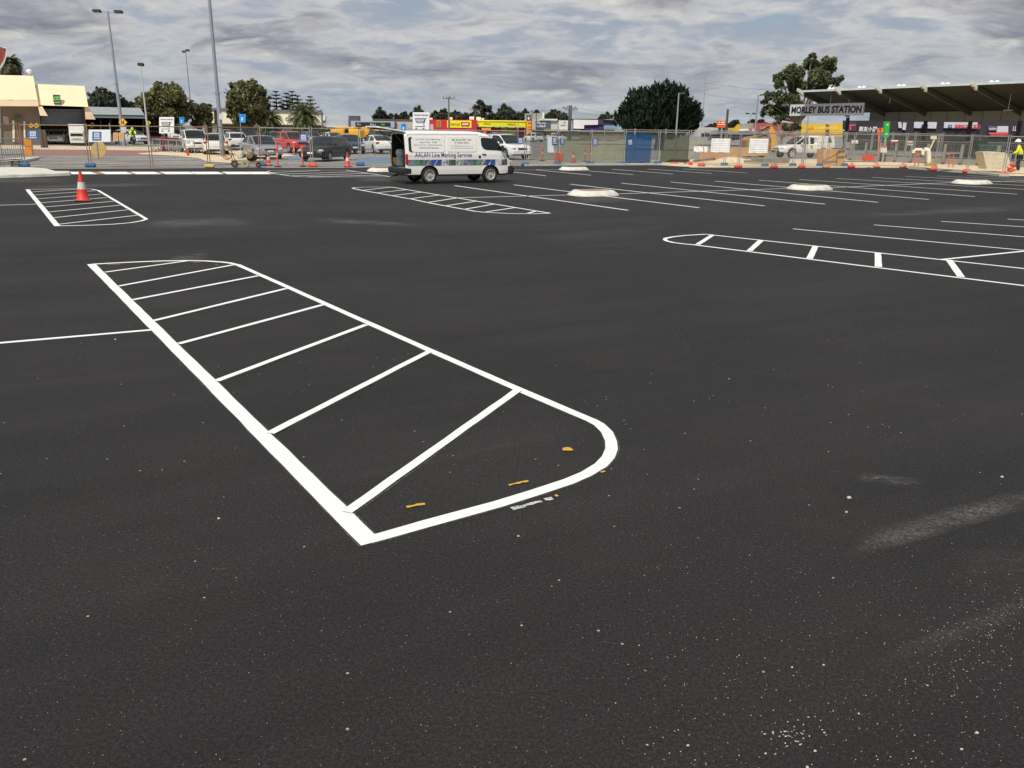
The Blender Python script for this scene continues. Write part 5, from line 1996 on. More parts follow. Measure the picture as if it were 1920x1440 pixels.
# orange tent or canopy of the small stall, with a sign
root = thing('stall_canopy', 'orange canopy with dark goods beneath in front of the lime shop', 'canopy', pl.p(908, 254, 14)[:])
part(root, 'canopy', pl, [(902.5, 239.6), (917.5, 240), (917.5, 243.6), (902.5, 243.4)], mat('canopy_orange', S(232, 150, 50), .6), 14, 1.6)
part(root, 'goods', pl, [(897, 245), (914, 245), (916, 254), (896, 254)], mat('goods_dark', S(62, 66, 70), .8, 0, .5, 2), 13.6, 1.2)
part(root, 'arrow_board', pl, [(904, 246), (909.5, 246), (909.5, 252.5), (904, 252.5)], FLUO, 14.2, .2)
for px in (903, 917):
    mb = MB()
    a = pl.p(px, 242, 13.5)
    mb.tube([a, Vector((a.x, a.y, 0))], .06, 6)
    mb.build('post', GALV, root)

# grey plumbing shop and neighbours
pl = PLP(1040, 178, -.04)
root = bld('plumbing_shop', 'pale grey two level shop with a dark lettered board and small white mast', loc=pl.p(1010, 252))
part(root, 'wall', pl, [(983.5, 212.5), (1020, 211.5), (1020, 232), (983.5, 232)], mat('shop_grey', S(150, 150, 146), .85, 0, .08), -1, 10)
part(root, 'wall', pl, [(984, 223), (1045, 223.5), (1045, 243), (984, 243)], mat('shop_pale', S(176, 174, 166), .85, 0, .06), 0, 9)
part(root, 'roof_edge', pl, [(1012, 222.5), (1045.5, 223), (1045.5, 226), (1012, 225.8)], mat('edge_pale', S(205, 204, 196), .7), .5, 2)
part(root, 'mast', pl, [(1017, 211), (1020.3, 211), (1020.3, 223), (1017, 223)], SWHITE, .6, .3)
em = part(root, 'emblem_board', pl, [(987.5, 216), (995, 216), (995, 226), (987.5, 226)], mat('navy_board', S(52, 60, 82), .6), .3, .2)
mb = MB()
mb.slab(pl, [(991.2, 218), (993.6, 223), (988.9, 223)], .34, -1)
mb.slab(pl, [990, 223.3, 992.6, 224.6], .34, -1)
mb.build('emblem', SWHITE, em)
bb = part(root, 'lettered_board', pl, [(1004, 227.5), (1032, 227.8), (1032, 240), (1005, 239.6)], mat('slate_board', S(72, 82, 104), .6), .3, .2)
scribble(pl, 1005, 229, 1023, 232.6, .36).build('lettering', SWHITE, bb)
scribble(pl, 1005.5, 234.6, 1022, 238.4, .36).build('lettering', SWHITE, bb)
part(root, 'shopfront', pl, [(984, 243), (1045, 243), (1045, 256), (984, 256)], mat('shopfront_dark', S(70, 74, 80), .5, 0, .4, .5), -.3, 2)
root = bld('white_shop', 'white fronted shop between the grey plumbing shop and the billboard', loc=pl.p(1058, 252))
part(root, 'wall', pl, [(1047.5, 225.5), (1073, 226), (1073, 243), (1047.5, 242.5)], mat('shop_white', S(196, 194, 192), .8, 0, .05), .3, 6)
scribble(pl, 1051, 234, 1063, 236.3, .36).build('lettering', mat('dark_red_text', S(90, 60, 66), .6), root)
mb = MB()
mb.slab(pl, [(1056, 229), (1061, 228), (1057.5, 232)], .36, -1)
mb.build('emblem', mat('grey_mark', S(140, 135, 140), .6), root)
part(root, 'awning', pl, [(1020, 243.5), (1088, 244), (1088, 246.5), (1020, 246)], mat('awning_pale', S(190, 186, 176), .7), 3.0, 3.0)
part(root, 'shopfront', pl, [(1024, 246.5), (1088, 246.8), (1088, 256), (1024, 256)], mat('shopfront_buff', S(150, 140, 126), .8, 0, .2, .5), 1.5, 3)
root = bld('billboard_building', 'dark roofed store with a big white billboard and purple wall', loc=pl.p(1110, 252))
part(root, 'roof', pl, [(1072, 222.5), (1122, 223), (1150, 224), (1150, 226.5), (1072, 225)], mat('navy_roof', S(40, 38, 58), .8), .2, 14)
part(root, 'wall', pl, [(1073, 225), (1152, 226), (1152, 256), (1073, 256)], mat('purple_wall', S(58, 44, 98), .8, 0, .08), 0, 12)
part(root, 'billboard', pl, [(1075, 224.3), (1121, 225), (1121, 233.8), (1095, 234.5), (1095, 241.5), (1075, 241)], mat('billboard_white', S(214, 210, 212), .7, 0, .05), .5, .4)
part(root, 'upper_wall', pl, [(1121, 225.5), (1153, 226.5), (1153, 234), (1121, 233.5)], mat('upper_wall_grey', S(64, 58, 66), .9), .3, 1)  # wall in a dark purplish grey
part(root, 'garage_roof', pl, [(1130, 224.5), (1152, 222), (1158, 224.5), (1158, 226)], mat('grey_tin_roof', S(130, 130, 128), .7), .8, 8)
bs = part(root, 'blue_awning', pl, [(1131, 234.8), (1155, 235.2), (1157, 242), (1131, 241.5)], mat('blue_awning', S(120, 140, 175), .6, 0, .2, 3), 3, 2)
# lower sheds in front
pl = PLP(1150, 128, -.1)
root = bld('site_shed', 'long low brown shed beyond the shade cloth fence', 'shed', loc=pl.p(1150, 256))
part(root, 'wall', pl, [(1086, 247), (1235, 248), (1235, 262), (1086, 261)], mat('shed_brown', S(112, 98, 90), .9, 0, .2, .6), 0, 5)
part(root, 'roof', pl, [(1084, 244.6), (1200, 245.5), (1200, 248.2), (1084, 247.3)], mat('shed_roof', S(150, 150, 145), .7), .4, 6)

# right-hand background: white domes, yellow roof, tyre shop, shops with yellow front
pl = PLP(1380, 132, -.28)
root = bld('domed_shed', 'white curved roof shed right of the dark tree', 'shed', loc=pl.p(1340, 258))
part(root, 'roof', pl, [(1303, 250), (1306, 242.5), (1316, 239), (1333, 238.6), (1346, 241), (1352, 247), (1352, 256), (1303, 256)], mat('shed_pale', S(178, 178, 178), .6, 0, .05), .2, 8)
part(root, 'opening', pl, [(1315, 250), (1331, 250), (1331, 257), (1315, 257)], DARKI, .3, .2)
root = bld('yellow_roof_store', 'store with a mustard yellow roof and blue grey canopies', loc=pl.p(1370, 258))
part(root, 'roof', pl, [(1329, 239), (1376, 240), (1383, 232.5), (1388, 233), (1388, 249), (1329, 248)], mat('mustard', S(196, 160, 40), .7, 0, .06), 0, 8)
part(root, 'canopy', pl, [(1335, 246.5), (1342, 243.8), (1372, 243.8), (1378, 248), (1400, 245), (1440, 247), (1440, 252), (1335, 252)], mat('canopy_blue_grey', S(120, 135, 150), .5, .2), 3, 3)
part(root, 'shopfront', pl, [(1332, 252), (1445, 252.5), (1445, 262), (1332, 262)], mat('front_slate', S(58, 66, 82), .8, 0, .4, .4), 1.0, 2)  # shopfront in mottled dark slate blue
root = thing('hoarding_sign', 'orange hoarding with a white arrowhead and two lines, beside a dark pole', 'sign', pl.p(1356, 245, 5)[:])
b = part(root, 'board', pl, [(1346.5, 227.5), (1364.5, 227), (1364, 239.5), (1347, 239)], mat('hoarding_orange', S(220, 92, 48), .5, 0, .05), 5, .3)
mb = MB()
mb.slab(pl, [(1349.5, 231.5), (1351.5, 228.3), (1353.5, 231.5), (1351.5, 230.5)], 5.06, -1)
mb.slab(pl, [1355, 229.2, 1361, 231.2], 5.06, -1)
mb.slab(pl, [1349, 233, 1361.5, 234.6], 5.06, -1)
mb.build('caption', mat('hoarding_cream', S(250, 215, 170), .5), b)
mb = MB()
a = pl.p(1356, 241, 5)
mb.tube([a, Vector((a.x, a.y, 0))], .15, 6)
mb.build('post', GALV, root)
root = bld('tyre_shop', 'dull red shop wall with pale lettering behind the yellow digger', loc=pl.p(1440, 258))
part(root, 'wall', pl, [(1388, 233), (1412, 230.5), (1412, 250), (1388, 250)], mat('grey_gable', S(140, 136, 130), .85), .5, 8)
part(root, 'wall', pl, [(1411, 231), (1500, 230), (1500, 256), (1411, 256)], mat('dull_red_wall', S(158, 82, 78), .85, 0, .1), .3, 8)
scribble(pl, 1426, 237, 1451, 242, .4).build('lettering', mat('pink_text', S(200, 150, 145), .6), root)
mb = MB()
ring = lambda r_: [pl.p(1407.5 + r_ * math.cos(k / 14 * 6.283), 244 + r_ * math.sin(k / 14 * 6.283), 3.4) for k in range(14)]
a_, b_ = ring(3.6), ring(1.7)
mb.add(a_ + b_, [(k, 14 + k, 14 + (k + 1) % 14, (k + 1) % 14) for k in range(14)])
mb.build('emblem', mat('emblem_brick', S(185, 70, 50), .5), root)
text_on(pl, 'SR', 1410, 241.5, 1416.5, 247, 3.4, .03).build('lettering', SWHITE, root)
part(root, 'fascia', pl, [(1388, 242), (1404, 241.8), (1404, 245), (1386, 245.4)], SWHITE, 3.3, 1)

pl = PLP(1700, 112, -.45)
root = bld('yellow_shop', 'shop with yellow painted front seen under the bus station roof', loc=pl.p(1540, 262))
part(root, 'wall', pl, [(1499, 231.5), (1548, 232.5), (1548, 255), (1498, 255)], mat('shop_yellow', S(214, 172, 40), .7, 0, .08), .2, 9)
part(root, 'wall', pl, [(1555, 231), (1580, 231.5), (1580, 256), (1555, 256)], mat('shop_yellow', S(214, 172, 40), .7, 0, .08), .2, 9)
text_on(pl, 'cash', 1511, 237.5, 1526, 243, .27, .0).build('lettering', mat('dark_yellow_text', S(165, 125, 30), .6), root)
text_on(pl, 'CONVERTERS', 1527, 237.5, 1573, 242.5, .27, .01).build('lettering', mat('cream_text', S(240, 220, 160), .6), root)
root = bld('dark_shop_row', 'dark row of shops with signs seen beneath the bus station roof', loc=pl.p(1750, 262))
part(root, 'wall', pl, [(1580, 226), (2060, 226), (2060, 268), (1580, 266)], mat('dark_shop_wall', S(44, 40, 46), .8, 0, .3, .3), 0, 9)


def board(nm, poly, m_, off=.3):
    return part(root, nm, pl, poly, m_, off, .15)


b = board('sign_board', [(1592, 229), (1606, 229), (1606, 246), (1586, 246)], mat('sign_maroon', S(92, 36, 52), .6))
mb = MB()
mb.slab(pl, [(1588, 237), (1590.5, 231), (1593, 237), (1590.5, 235.5)], .36, -1)
mb.slab(pl, [1594, 234, 1605, 235.4], .36, -1)
mb.slab(pl, [1594, 235.4, 1595.4, 244], .36, -1)
mb.build('emblem', mat('pink_lines', S(200, 130, 150), .5), b)
mb = text_on(pl, '\u670b\u53cb\u5c0f\u53a8', 1610, 237, 1644, 246.5, .4, .02)
mb.build('lettering', SWHITE, root)
scribble(pl, 1580.5, 243, 1591, 246, .4).build('lettering', SWHITE, root)
GS = mat('pylon_green', S(38, 165, 70), .5, 0, .05)
WB = mat('sign_pale', S(190, 190, 198), .6, 0, .05)
board('poster', [(1684, 229), (1690, 229), (1691, 240), (1685, 240)], WB)
board('poster', [(1693, 230), (1700, 230), (1698, 244), (1692, 243)], WB)
b = board('sign_board', [(1714, 228.5), (1757, 229), (1755, 241), (1713.5, 240)], WB)
mb = MB()
for k in range(3):
    mb.slab(pl, [(1728.5 + k * 4.4, 233.5), (1731.5 + k * 4.4, 233.5), (1730.2 + k * 4.4, 240), (1727 + k * 4.4, 240)], .5, -1)
mb.slab(pl, [(1726.5, 238.4), (1739, 238.4), (1739, 240.2), (1726.5, 240.2)], .5, -1)
mb.build('emblem', mat('navy_mark', S(40, 48, 110), .5), b)
b = board('sign_board', [(1770, 229), (1833, 229.5), (1832, 240.5), (1769.5, 240)], WB)
text_on(pl, 'D', 1777, 234, 1784.5, 240.5, .5, .05).build('lettering', mat('navy_mark', S(40, 48, 110), .5), b)
text_on(pl, 'SPORTS', 1789, 233.5, 1838, 240.8, .5, .045).build('lettering', mat('sport_red', S(190, 40, 55), .5), b)
b = board('sign_board', [(1853, 236), (1869, 236.5), (1869, 245), (1852, 245)], mat('slate_sign', S(80, 82, 110), .6))
mb = MB()
mb.slab(pl, [1854, 240, 1867, 241.5], .5, -1)
mb.slab(pl, [1854, 243, 1867, 244], .5, -1)
mb.build('caption', WB, b)
board('poster', [(1870, 236.5), (1890, 236.5), (1890, 248), (1868, 248)], WB)
board('red_fascia', [(1852, 248), (1890, 248.3), (1890, 254.5), (1858, 254.5)], mat('fascia_coral', S(205, 75, 75), .6))
mb = MB()
for k in range(3):
    mb.slab(pl, [(1899 + k * 3.6, 236.5), (1900.3 + k * 3.6, 236.5), (1899.4 + k * 3.6, 244.8), (1898.1 + k * 3.6, 244.8)], .5, -1)
mb.slab(pl, [1897.5, 243.8, 1909, 245.2], .5, -1)
mb.build('emblem', WB, root)

# ------------------------------------------------------------------ bus station
SX, SY = 26.5, 80.0
pl = PL(SX, SY, .5, -.8660254)
bd_ = Vector((.5, -.8660254, 0))       # along the station
bn = Vector((.8660254, .5, 0))         # away from the camera


def BS(s, d, z):
    return Vector((SX, SY, 0)) + bd_ * s + bn * d + Vector((0, 0, z))


root = thing('bus_station', 'long dark bus station shelter with an upswept roof on steel columns', 'bus station', BS(8, 5, 0)[:])
ROOFM = ribbed('station_roof_sheet', S(58, 58, 53), 0, 1.2, .6, .35, .1)
mb = MB()
s0, s1 = -.4, 42
mb.prism([BS(s0, -.2, 5.66), BS(s1, -.2, 5.76), BS(s1, 6.5, 4.05), BS(s0, 6.5, 3.98)], (0, 0, .12))
mb.prism([BS(s0, 6.5, 3.98), BS(s1, 6.5, 4.05), BS(s1, 13, 5.2), BS(s0, 13, 5.1)], (0, 0, .12))
mb.build('roof', ROOFM, root)
mb = MB()
mb.prism([BS(s0, -.24, 5.64), BS(s1, -.24, 5.74), BS(s1, -.24, 5.90), BS(s0, -.24, 5.80)], tuple(bn * -.05))
mb.build('eave_trim', mat('eave_pale', S(190, 200, 200), .5), root)
RAFM = mat('rafter_white', S(205, 205, 198), .6)
RAFD = mat('rafter_grey', S(80, 79, 73), .7)
ss = [-.25 + 4.12 * k for k in range(10)]
for k, s in enumerate(ss):
    mb = MB()
    # tapered rafter below the sheet, running back and down
    for ds in (0,):
        poly = [BS(s, -.62, 5.80), BS(s, -.62, 5.50), BS(s, -.1, 5.30), BS(s, 6.2, 3.60), BS(s, 6.4, 3.60), BS(s, 6.4, 3.96), BS(s, -.1, 5.60)]
        mb.prism(poly, tuple(bd_ * .16))
    mb.build('rafter', RAFD, root)
    mb = MB()
    mb.prism([BS(s - .01, -1.0, 5.96), BS(s - .01, -.95, 5.70), BS(s - .01, -.2, 5.30), BS(s - .01, -.2, 5.72)], tuple(bd_ * .18))
    mb.build('rafter_end', RAFM, root)
    mb = MB()
    mb.box(tuple(BS(s + .08, 6.3, 1.78)), (.24, .24, 3.55), rz=R(-60))
    if k % 2 == 0 or k > 1:
        mb.build('column', mat('column_dark', S(44, 42, 58), .6) if k != 6 else mat('column_red', S(110, 40, 36), .6), root)
mb = MB()
mb.prism([BS(2.4, 6.1, 3.25), BS(s1, 6.1, 3.15), BS(s1, 6.1, 4.06), BS(2.4, 6.1, 3.98)], tuple(bn * .2))
mb.build('beam_panel', mat('beam_concrete', S(128, 128, 120), .85, 0, .08, .8), root)
mb = MB()
for k in range(26):
    s = 2.4 + k * 1.55
    mb.prism([BS(s, 6.09, 3.2), BS(s + .04, 6.09, 3.2), BS(s + .04, 6.09, 4.02), BS(s, 6.09, 4.02)], tuple(bn * -.012))
mb.build('panel_joint', mat('joint_dark', S(70, 70, 66), .8), root)
mb = MB()
mb.tube([BS(17.6, 2.2, 5.3), BS(17.6, 2.2, 3.95)], .03, 6)
mb.box(tuple(BS(17.6, 2.2, 3.93)), (.7, .16, .05), rz=R(-60))
mb.build('hanging_lamp', GALV, root)
# name board hung under the eave
s_a, s_b = 1.15, 9.3
sr = thing('station_name_board', 'long pale board reading MORLEY BUS STATION in black hung under the roof edge', 'sign', BS(5, 1.0, 3.8)[:])
pb = PL(BS(0, 1.0, 0).x, BS(0, 1.0, 0).y, .5, -.8660254)
a_, b_ = pb.p(1481, 206), pb.p(1619, 202.5)
zt, zb = pb.p(1482, 196.3).z, pb.p(1480.5, 217.3).z
mb = MB()
mb.prism([Vector((a_.x, a_.y, zb)), Vector((b_.x, b_.y, zb)), Vector((b_.x, b_.y, zt)), Vector((a_.x, a_.y, zt))], tuple(bn * .12))
bo = mb.build('board', mat('board_silver', S(196, 198, 198), .5, 0, .03), sr)
L_ = (b_ - a_)
L_.z = 0
vs, fs = text2d('MORLEY BUS STATION', 1, .045, 'LEFT', L_.length * .955, (zt - zb) * .62, 0.0)
mb = MB()
dd = L_.normalized()
mb.add([Vector((a_.x, a_.y, zb + (zt - zb) * .20)) + dd * (v.x + L_.length * .025) - bn * .012 + Vector((0, 0, v.y)) for v in vs], fs)
mb.build('lettering', mat('board_black', (.008, .008, .03), .5), bo)
mb = MB()
mb.prism([Vector((a_.x, a_.y, zt)) - bn * .01, Vector((b_.x, b_.y, zt)) - bn * .01, Vector((b_.x, b_.y, zt + .04)) - bn * .01, Vector((a_.x, a_.y, zt + .04)) - bn * .01], tuple(bn * .14))
mb.build('frame', GALV, bo)
for s in (ss[1], ss[1] - 2.0, ss[2]):
    mb = MB()
    p = BS(s + .1, 1.05, 0)
    mb.tube([Vector((p.x, p.y, zt - .05)), Vector((p.x, p.y, 5.6))], .03, 6)
    mb.build('hanger', GALV, sr)
# rooftop fans
vm = mat('vent_white', S(228, 228, 222), .5)
for k, px in enumerate((1560, 1616, 1690, 1772, 1863)):
    q = PL(BS(0, 1.6, 0).x, BS(0, 1.6, 0).y, .5, -.8660254).p(px, 160)
    q.z = 5.37
    mb = MB()
    M = Matrix.Translation(q)
    mb.box((0, 0, .16), (.8, .6, .4), 0, M, rz=R(-60), bev=.05)
    for dx in (-.22, .22):
        M2 = Matrix.Translation(q + bd_ * dx)
        mb.lathe([(.13, .32), (.13, .46), (.20, .49), (.19, .60), (.09, .70), (.001, .71)], 12, 0, M2)
    single('roof_vent', mb, vm, 'white twin roof fan, %s from the left on the bus station roof' % ORD[k], 'roof vent', 'white roof fans on the bus station', True, 40)
# green pylon and orange frame below the roof
pl = PL(-50, 66, 1, 0)
root = thing('green_pylon', 'tall bright green pylon sign under the bus station roof', 'sign', pl.p(1663, 262)[:])
root.location.z = 0
part(root, 'board', pl, [(1659.5, 228), (1669, 228.5), (1666, 258), (1657.5, 258)], GS, 0, .3)
mb = MB()
mb.slab(pl, [1662, 233, 1665.5, 235], .03, -1)
mb.slab(pl, [1660.5, 250, 1663.5, 253], .03, -1)
mb.build('caption', SWHITE, root)
mb = MB()
for px in (1662,):
    a = pl.p(px, 257, -.1)
    mb.tube([a, Vector((a.x, a.y, 0))], .08, 6)
mb.build('post', GALV, root)
# ------------------------------------------------------------------ lamp posts and other poles
STEEL = mat('lamp_post_steel', S(150, 156, 166), .5, .4, .08, 1.5)
DARKP = mat('dark_pole', S(70, 72, 76), .7, 0, .1)
TIMB = mat('pole_timber', S(110, 102, 94), .85, 0, .2)


def lamp_post(label, px, pyb, ptx, pty, r0, r1, heads, Y=None, join=None, mt=None, above=0.0, plate=None):
    p = G(px, pyb) if Y is None else AT(px, 240, Y)
    p.z = 0
    top = AT(ptx, pty, p.y).z + above
    mt = mt or STEEL
    root = thing('lamp_post', label, 'lamp post', p[:])
    m = MB()
    if join:
        zj = AT(px, join, p.y).z
        rj = r0 + (r1 - r0) * .45
        m.tube([p, p + Vector((0, 0, .02)), Vector((p.x, p.y, zj))], [r0 * 1.0, r0, rj], 12)
        m.tube([Vector((p.x, p.y, zj)), Vector((p.x, p.y, top))], [rj * .86, r1], 12)
        m.tube([Vector((p.x, p.y, zj - .05)), Vector((p.x, p.y, zj + .08))], rj * 1.25, 12)
        m.box((p.x - rj * 1.6, p.y, zj), (rj * 1.6, .06, .06))
    else:
        m.tube([p, Vector((p.x, p.y, top))], [r0, r1], 10)
    m.box((p.x, p.y, .02), (r0 * 4, r0 * 4, .04))
    m.build('pole', mt, root, True, 40)
    up = Vector((p.x, p.y, top))
    for dx, dy, wd, h_, dz in heads:
        m = MB()
        m.tube([up + Vector((0, 0, -.06)), up + Vector((dx, dy, -.03 + dz))], .035, 6)
        m.build('arm', mt, root, True, 40)
        m = MB()
        M = Matrix.Translation(up + Vector((dx, dy, dz))) @ Matrix.Rotation(R(-8), 4, 'X')
        m.box((0, 0, 0), (wd, .45, h_), 0, M, bev=.04)
        hd = m.build('lamp_head', BLACK, root, True, 40)
        m = MB()
        m.box((0, -.0, -h_ * .5 - .004), (wd * .8, .32, .012), 0, M)
        m.build('lens', mat('lamp_lens', S(170, 165, 150), .3), hd)
    if plate:
        pl = PY(p.y - r0 - .02)
        m = MB()
        m.slab(pl, list(plate), 0, .02)
        m.build('plate', mat('plate_pale', S(196, 198, 196), .6), root)
    return root


lamp_post('tall steel lamp post with two black floodlights on a crossbar, left of the big tree', 232.5, 274, 207.3, 21, .19, .07, [(-1.0, 0, .72, .24, 0), (1.0, 0, .72, .24, -.05)], join=157)
lamp_post('thick steel lamp post rising out of the picture in front of the white hatchback', 418, 293, 393, 0, .165, .10, [(-.9, 0, .6, .2, 0), (.9, 0, .6, .2, 0)], join=175, above=2.2, plate=(411, 213, 418, 224))
lamp_post('slender lamp post with two small dark heads beside the big tree', 364, 262, 350, 96, .12, .05, [(-.32, .25, .5, .22, -.05), (.35, -.2, .5, .22, .1)], plate=(363, 232, 369, 240))
lamp_post('thin pale lamp post with one flat lamp head, behind the small yellow sign', 280, 272, 277.5, 121, .11, .05, [(0.0, .12, .55, .28, 0)], mt=mat('pale_post', S(196, 200, 204), .5, .2))
lamp_post('grey lamp post standing before the dark round tree', 1268.5, 256, 1275, 174, .10, .06, [(.35, 0, .5, .08, 0)], Y=78)
lamp_post('thin grey post with short arm left of the gum tree', 1416, 256, 1423, 178, .10, .06, [(.35, 0, .45, .06, 0)], Y=85)
lamp_post('far small lamp post with twin heads left of the gum tree', 1405, 252, 1406, 213, .08, .05, [(-.55, 0, .6, .18, 0), (.55, 0, .6, .18, 0)], Y=150)


def simple_pole(name, label, cat, px, Y, pyt, r0, r1, mt, ptx=None):
    p = AT(px, 250, Y)
    p.z = 0
    top = AT(ptx or px, pyt, Y)
    root = thing(name, label, cat, p[:])
    m = MB()
    m.tube([p, Vector((p.x, p.y, top.z))], [r0, r1], 8)
    m.build('pole', mt, root, True, 40)
    return root, Vector((p.x, p.y, top.z))


def crossarm(root, top, w_, dz, ins=4):
    m = MB()
    m.box((top.x, top.y - .12, top.z - dz), (w_, .12, .14))
    c = m.build('crossarm', TIMB, root)
    for k in range(ins):
        m = MB()
        x = top.x - w_ * .45 + w_ * .9 * k / (ins - 1)
        m.lathe([(.05, 0), (.09, .08), (.05, .16), (.08, .24), (.03, .3)], 8, 0, Matrix.Translation((x, top.y - .12, top.z - dz + .07)))
        m.build('insulator', DARKP, c, True, 40)


r_, t1 = simple_pole('power_pole', 'wooden power pole with crossarm in front of the red chemist', 'power pole', 842, 160, 181, .19, .13, TIMB)
crossarm(r_, t1, 2.2, .35)
r_, t2 = simple_pole('power_pole', 'left pole of the twin power poles right of the grey shop', 'power pole', 1066, 165, 197.5, .2, .15, DARKP)
crossarm(r_, t2, 2.6, .5)
r_, t3 = simple_pole('power_pole', 'right pole of the twin power poles right of the grey shop', 'power pole', 1069.5, 165, 197.5, .2, .15, DARKP)
crossarm(r_, t3, 2.4, .8)
r_, t4 = simple_pole('power_pole', 'far wooden pole standing among the trees behind the lime fascia', 'power pole', 891, 200, 204, .18, .12, TIMB)
crossarm(r_, t4, 2.6, .3)
r_, t5 = simple_pole('power_pole', 'leaning dark stump pole crossing the orange hoarding', 'power pole', 1361, 118, 205, .17, .15, DARKP, 1362)
simple_pole('power_pole', 'thin dark pole in front of the grey plumbing shop', 'pole', 996.5, 150, 205, .08, .06, DARKP)
simple_pole('power_pole', 'short thin pole beside the plumbing shop board', 'pole', 1005, 150, 212, .08, .06, DARKP)
r_, t6 = simple_pole('radio_mast', 'very thin tall radio mast right of the dark round tree', 'mast', 1315, 210, 133, .22, .08, mat('mast_grey', S(150, 152, 158), .6, 0, .1), 1323)
simple_pole('flag_pole', 'short white pole in the dark undercroft beside the twin lamp post', 'pole', 207, 90, 231, .06, .06, WHS)
simple_pole('thin_pole', 'thin steel pole rising beside the station name board and ute', 'pole', 1512, 62, 216, .05, .05, GALV)
simple_pole('lime_shop_pole', 'thin pole standing before the lime fascia', 'pole', 971, 150, 226, .07, .06, GALV)


def wires(name, label, a, b, sag, ys):
    m = MB()
    for dy, dz in ys:
        pts = []
        for k in range(17):
            u = k / 16
            q = a.lerp(b, u) + Vector((0, dy, dz))
            q.z -= 4 * sag * u * (1 - u)
            pts.append(q)
        m.tube(pts, .018, 3, cap=False)
    return single(name, m, mat('cable_black', (.03, .03, .035), .6), label, 'power lines')


wires('power_lines', 'sagging power lines from the left pole over the chemist to the twin poles', t1 + Vector((0, 0, -.1)), t2 + Vector((0, 0, -.2)), 1.6, ((0, 0), (.5, 0)))
wires('power_lines', 'power lines running right from the twin poles behind the dark tree', t3 + Vector((0, 0, -.2)), Vector((t3.x + 42, 175, t3.z - 1.5)), 1.5, ((0, 0), (.4, -.8)))
wires('power_lines', 'faint power lines right of the radio mast', Vector((32, 150, 10)), Vector((66, 150, 9)), .8, ((0, 0), (0, -1.8)))


# ------------------------------------------------------------------ signs on posts
def blue_sign(x0, y0, x1, y1, pyb, label, Y=None):
    px = (x0 + x1) / 2
    p = G(px, pyb) if Y is None else AT(px, 250, Y)
    p.z = 0
    pl = PY(p.y)
    root = thing('parking_sign', label, 'sign', p[:], group='blue parking signs')
    m = MB()
    m.slab(pl, [x0, y0, x1, y1], .05, .02)
    b = m.build('board', mat('bright_sign_blue', S(40, 150, 225), .5, 0, .04), root)
    w_, h_ = x1 - x0, y1 - y0
    m = MB()
    m.slab(pl, [(x0 + w_ * .25, y0 + h_ * .12), (x0 + w_ * .75, y0 + h_ * .12), (x0 + w_ * .5, y0 + h_ * .42)], .06, -1)
    m.build('arrow', mat('sign_deep_blue', S(20, 80, 165), .5), b)
    m = MB()
    m.slab(pl, [(x0 + w_ * .42, y0 + h_ * .35), (x0 + w_ * .55, y0 + h_ * .35), (x0 + w_ * .58, y0 + h_ * .6), (x0 + w_ * .42, y0 + h_ * .85), (x0 + w_ * .3, y0 + h_ * .72)], .066, -1)
    m.build('pictogram', SWHITE, b)
    m = MB()
    m.tube([p + Vector((0, 0.02, 0)), Vector((p.x, p.y + .02, pl.p(px, y0).z))], .03, 6)
    m.build('post', GALV, root)


blue_sign(449.5, 214, 460.5, 229.8, 286, 'tall blue parking sign on a post right of the thick lamp post')
blue_sign(337, 219.5, 345.5, 233, 270, 'small blue parking sign right of the left trolley sign')
blue_sign(752, 232, 762, 247, 290, 'blue parking sign just above the van roof rear', Y=62)


def trolley_sign(x0, y0, x1, y1, Y, label):
    pl = PY(Y)
    px = (x0 + x1) / 2
    p = AT(px, 250, Y)
    p.z = 0
    root = thing('trolley_return_sign', label, 'sign', p[:], group='white trolley return signs')
    m = MB()
    m.slab(pl, [x0, y0, x1, y1], .05, .04)
    b = m.build('board', WHS, root)
    w_, h_ = x1 - x0, y1 - y0
    X = lambda u: x0 + w_ * u
    Yp = lambda v: y0 + h_ * v
    text_on(pl, 'TROLLEY RETURN', X(.08), Yp(.11), X(.93), Yp(.18), .06, .03).build('lettering', SBLK, b)
    m = MB()

    def ln(a, c, t=.012, off=.06):
        ax, ay, bx, by = X(a[0]), Yp(a[1]), X(c[0]), Yp(c[1])
        A, B = pl.p(ax, ay, off), pl.p(bx, by, off)
        d = (B - A).normalized()
        n = pl.n.cross(d) * t * (pl.p(x1, y0).x - pl.p(x0, y0).x)
        m.prism([A + n, B + n, B - n, A - n], -pl.n * .006)
    for a, c in (((.15, .32), (.72, .32)), ((.15, .32), (.24, .54)), ((.24, .54), (.66, .54)), ((.72, .32), (.66, .54)), ((.78, .31), (.66, .64)), ((.78, .31), (.86, .31)), ((.66, .64), (.72, .73)), ((.72, .73), (.14, .73))):
        ln(a, c, .016)
    for u in (.27, .38, .49, .60):
        ln((u, .32), (u + (.45 - u) * .15, .54), .008)
    for v in (.39, .465):
        ln((.17, v), (.70, v), .008)
    for u in (.22, .65):
        A = [pl.p(X(u) + w_ * .065 * math.cos(k / 14 * 6.283), Yp(.85) + w_ * .065 * math.sin(k / 14 * 6.283), .06) for k in range(14)]
        B = [pl.p(X(u) + w_ * .030 * math.cos(k / 14 * 6.283), Yp(.85) + w_ * .030 * math.sin(k / 14 * 6.283), .06) for k in range(14)]
        m.add(A + B, [(k, 14 + k, 14 + (k + 1) % 14, (k + 1) % 14) for k in range(14)])
    m.build('trolley_pictogram', SBLK, b)
    for u in (.3, .7):
        m = MB()
        q = pl.p(X(u), y1)
        m.tube([Vector((q.x, q.y + .06, 0)), Vector((q.x, q.y + .06, pl.p(X(u), y0).z))], .03, 6)
        m.build('post', GALV, root)
    return root


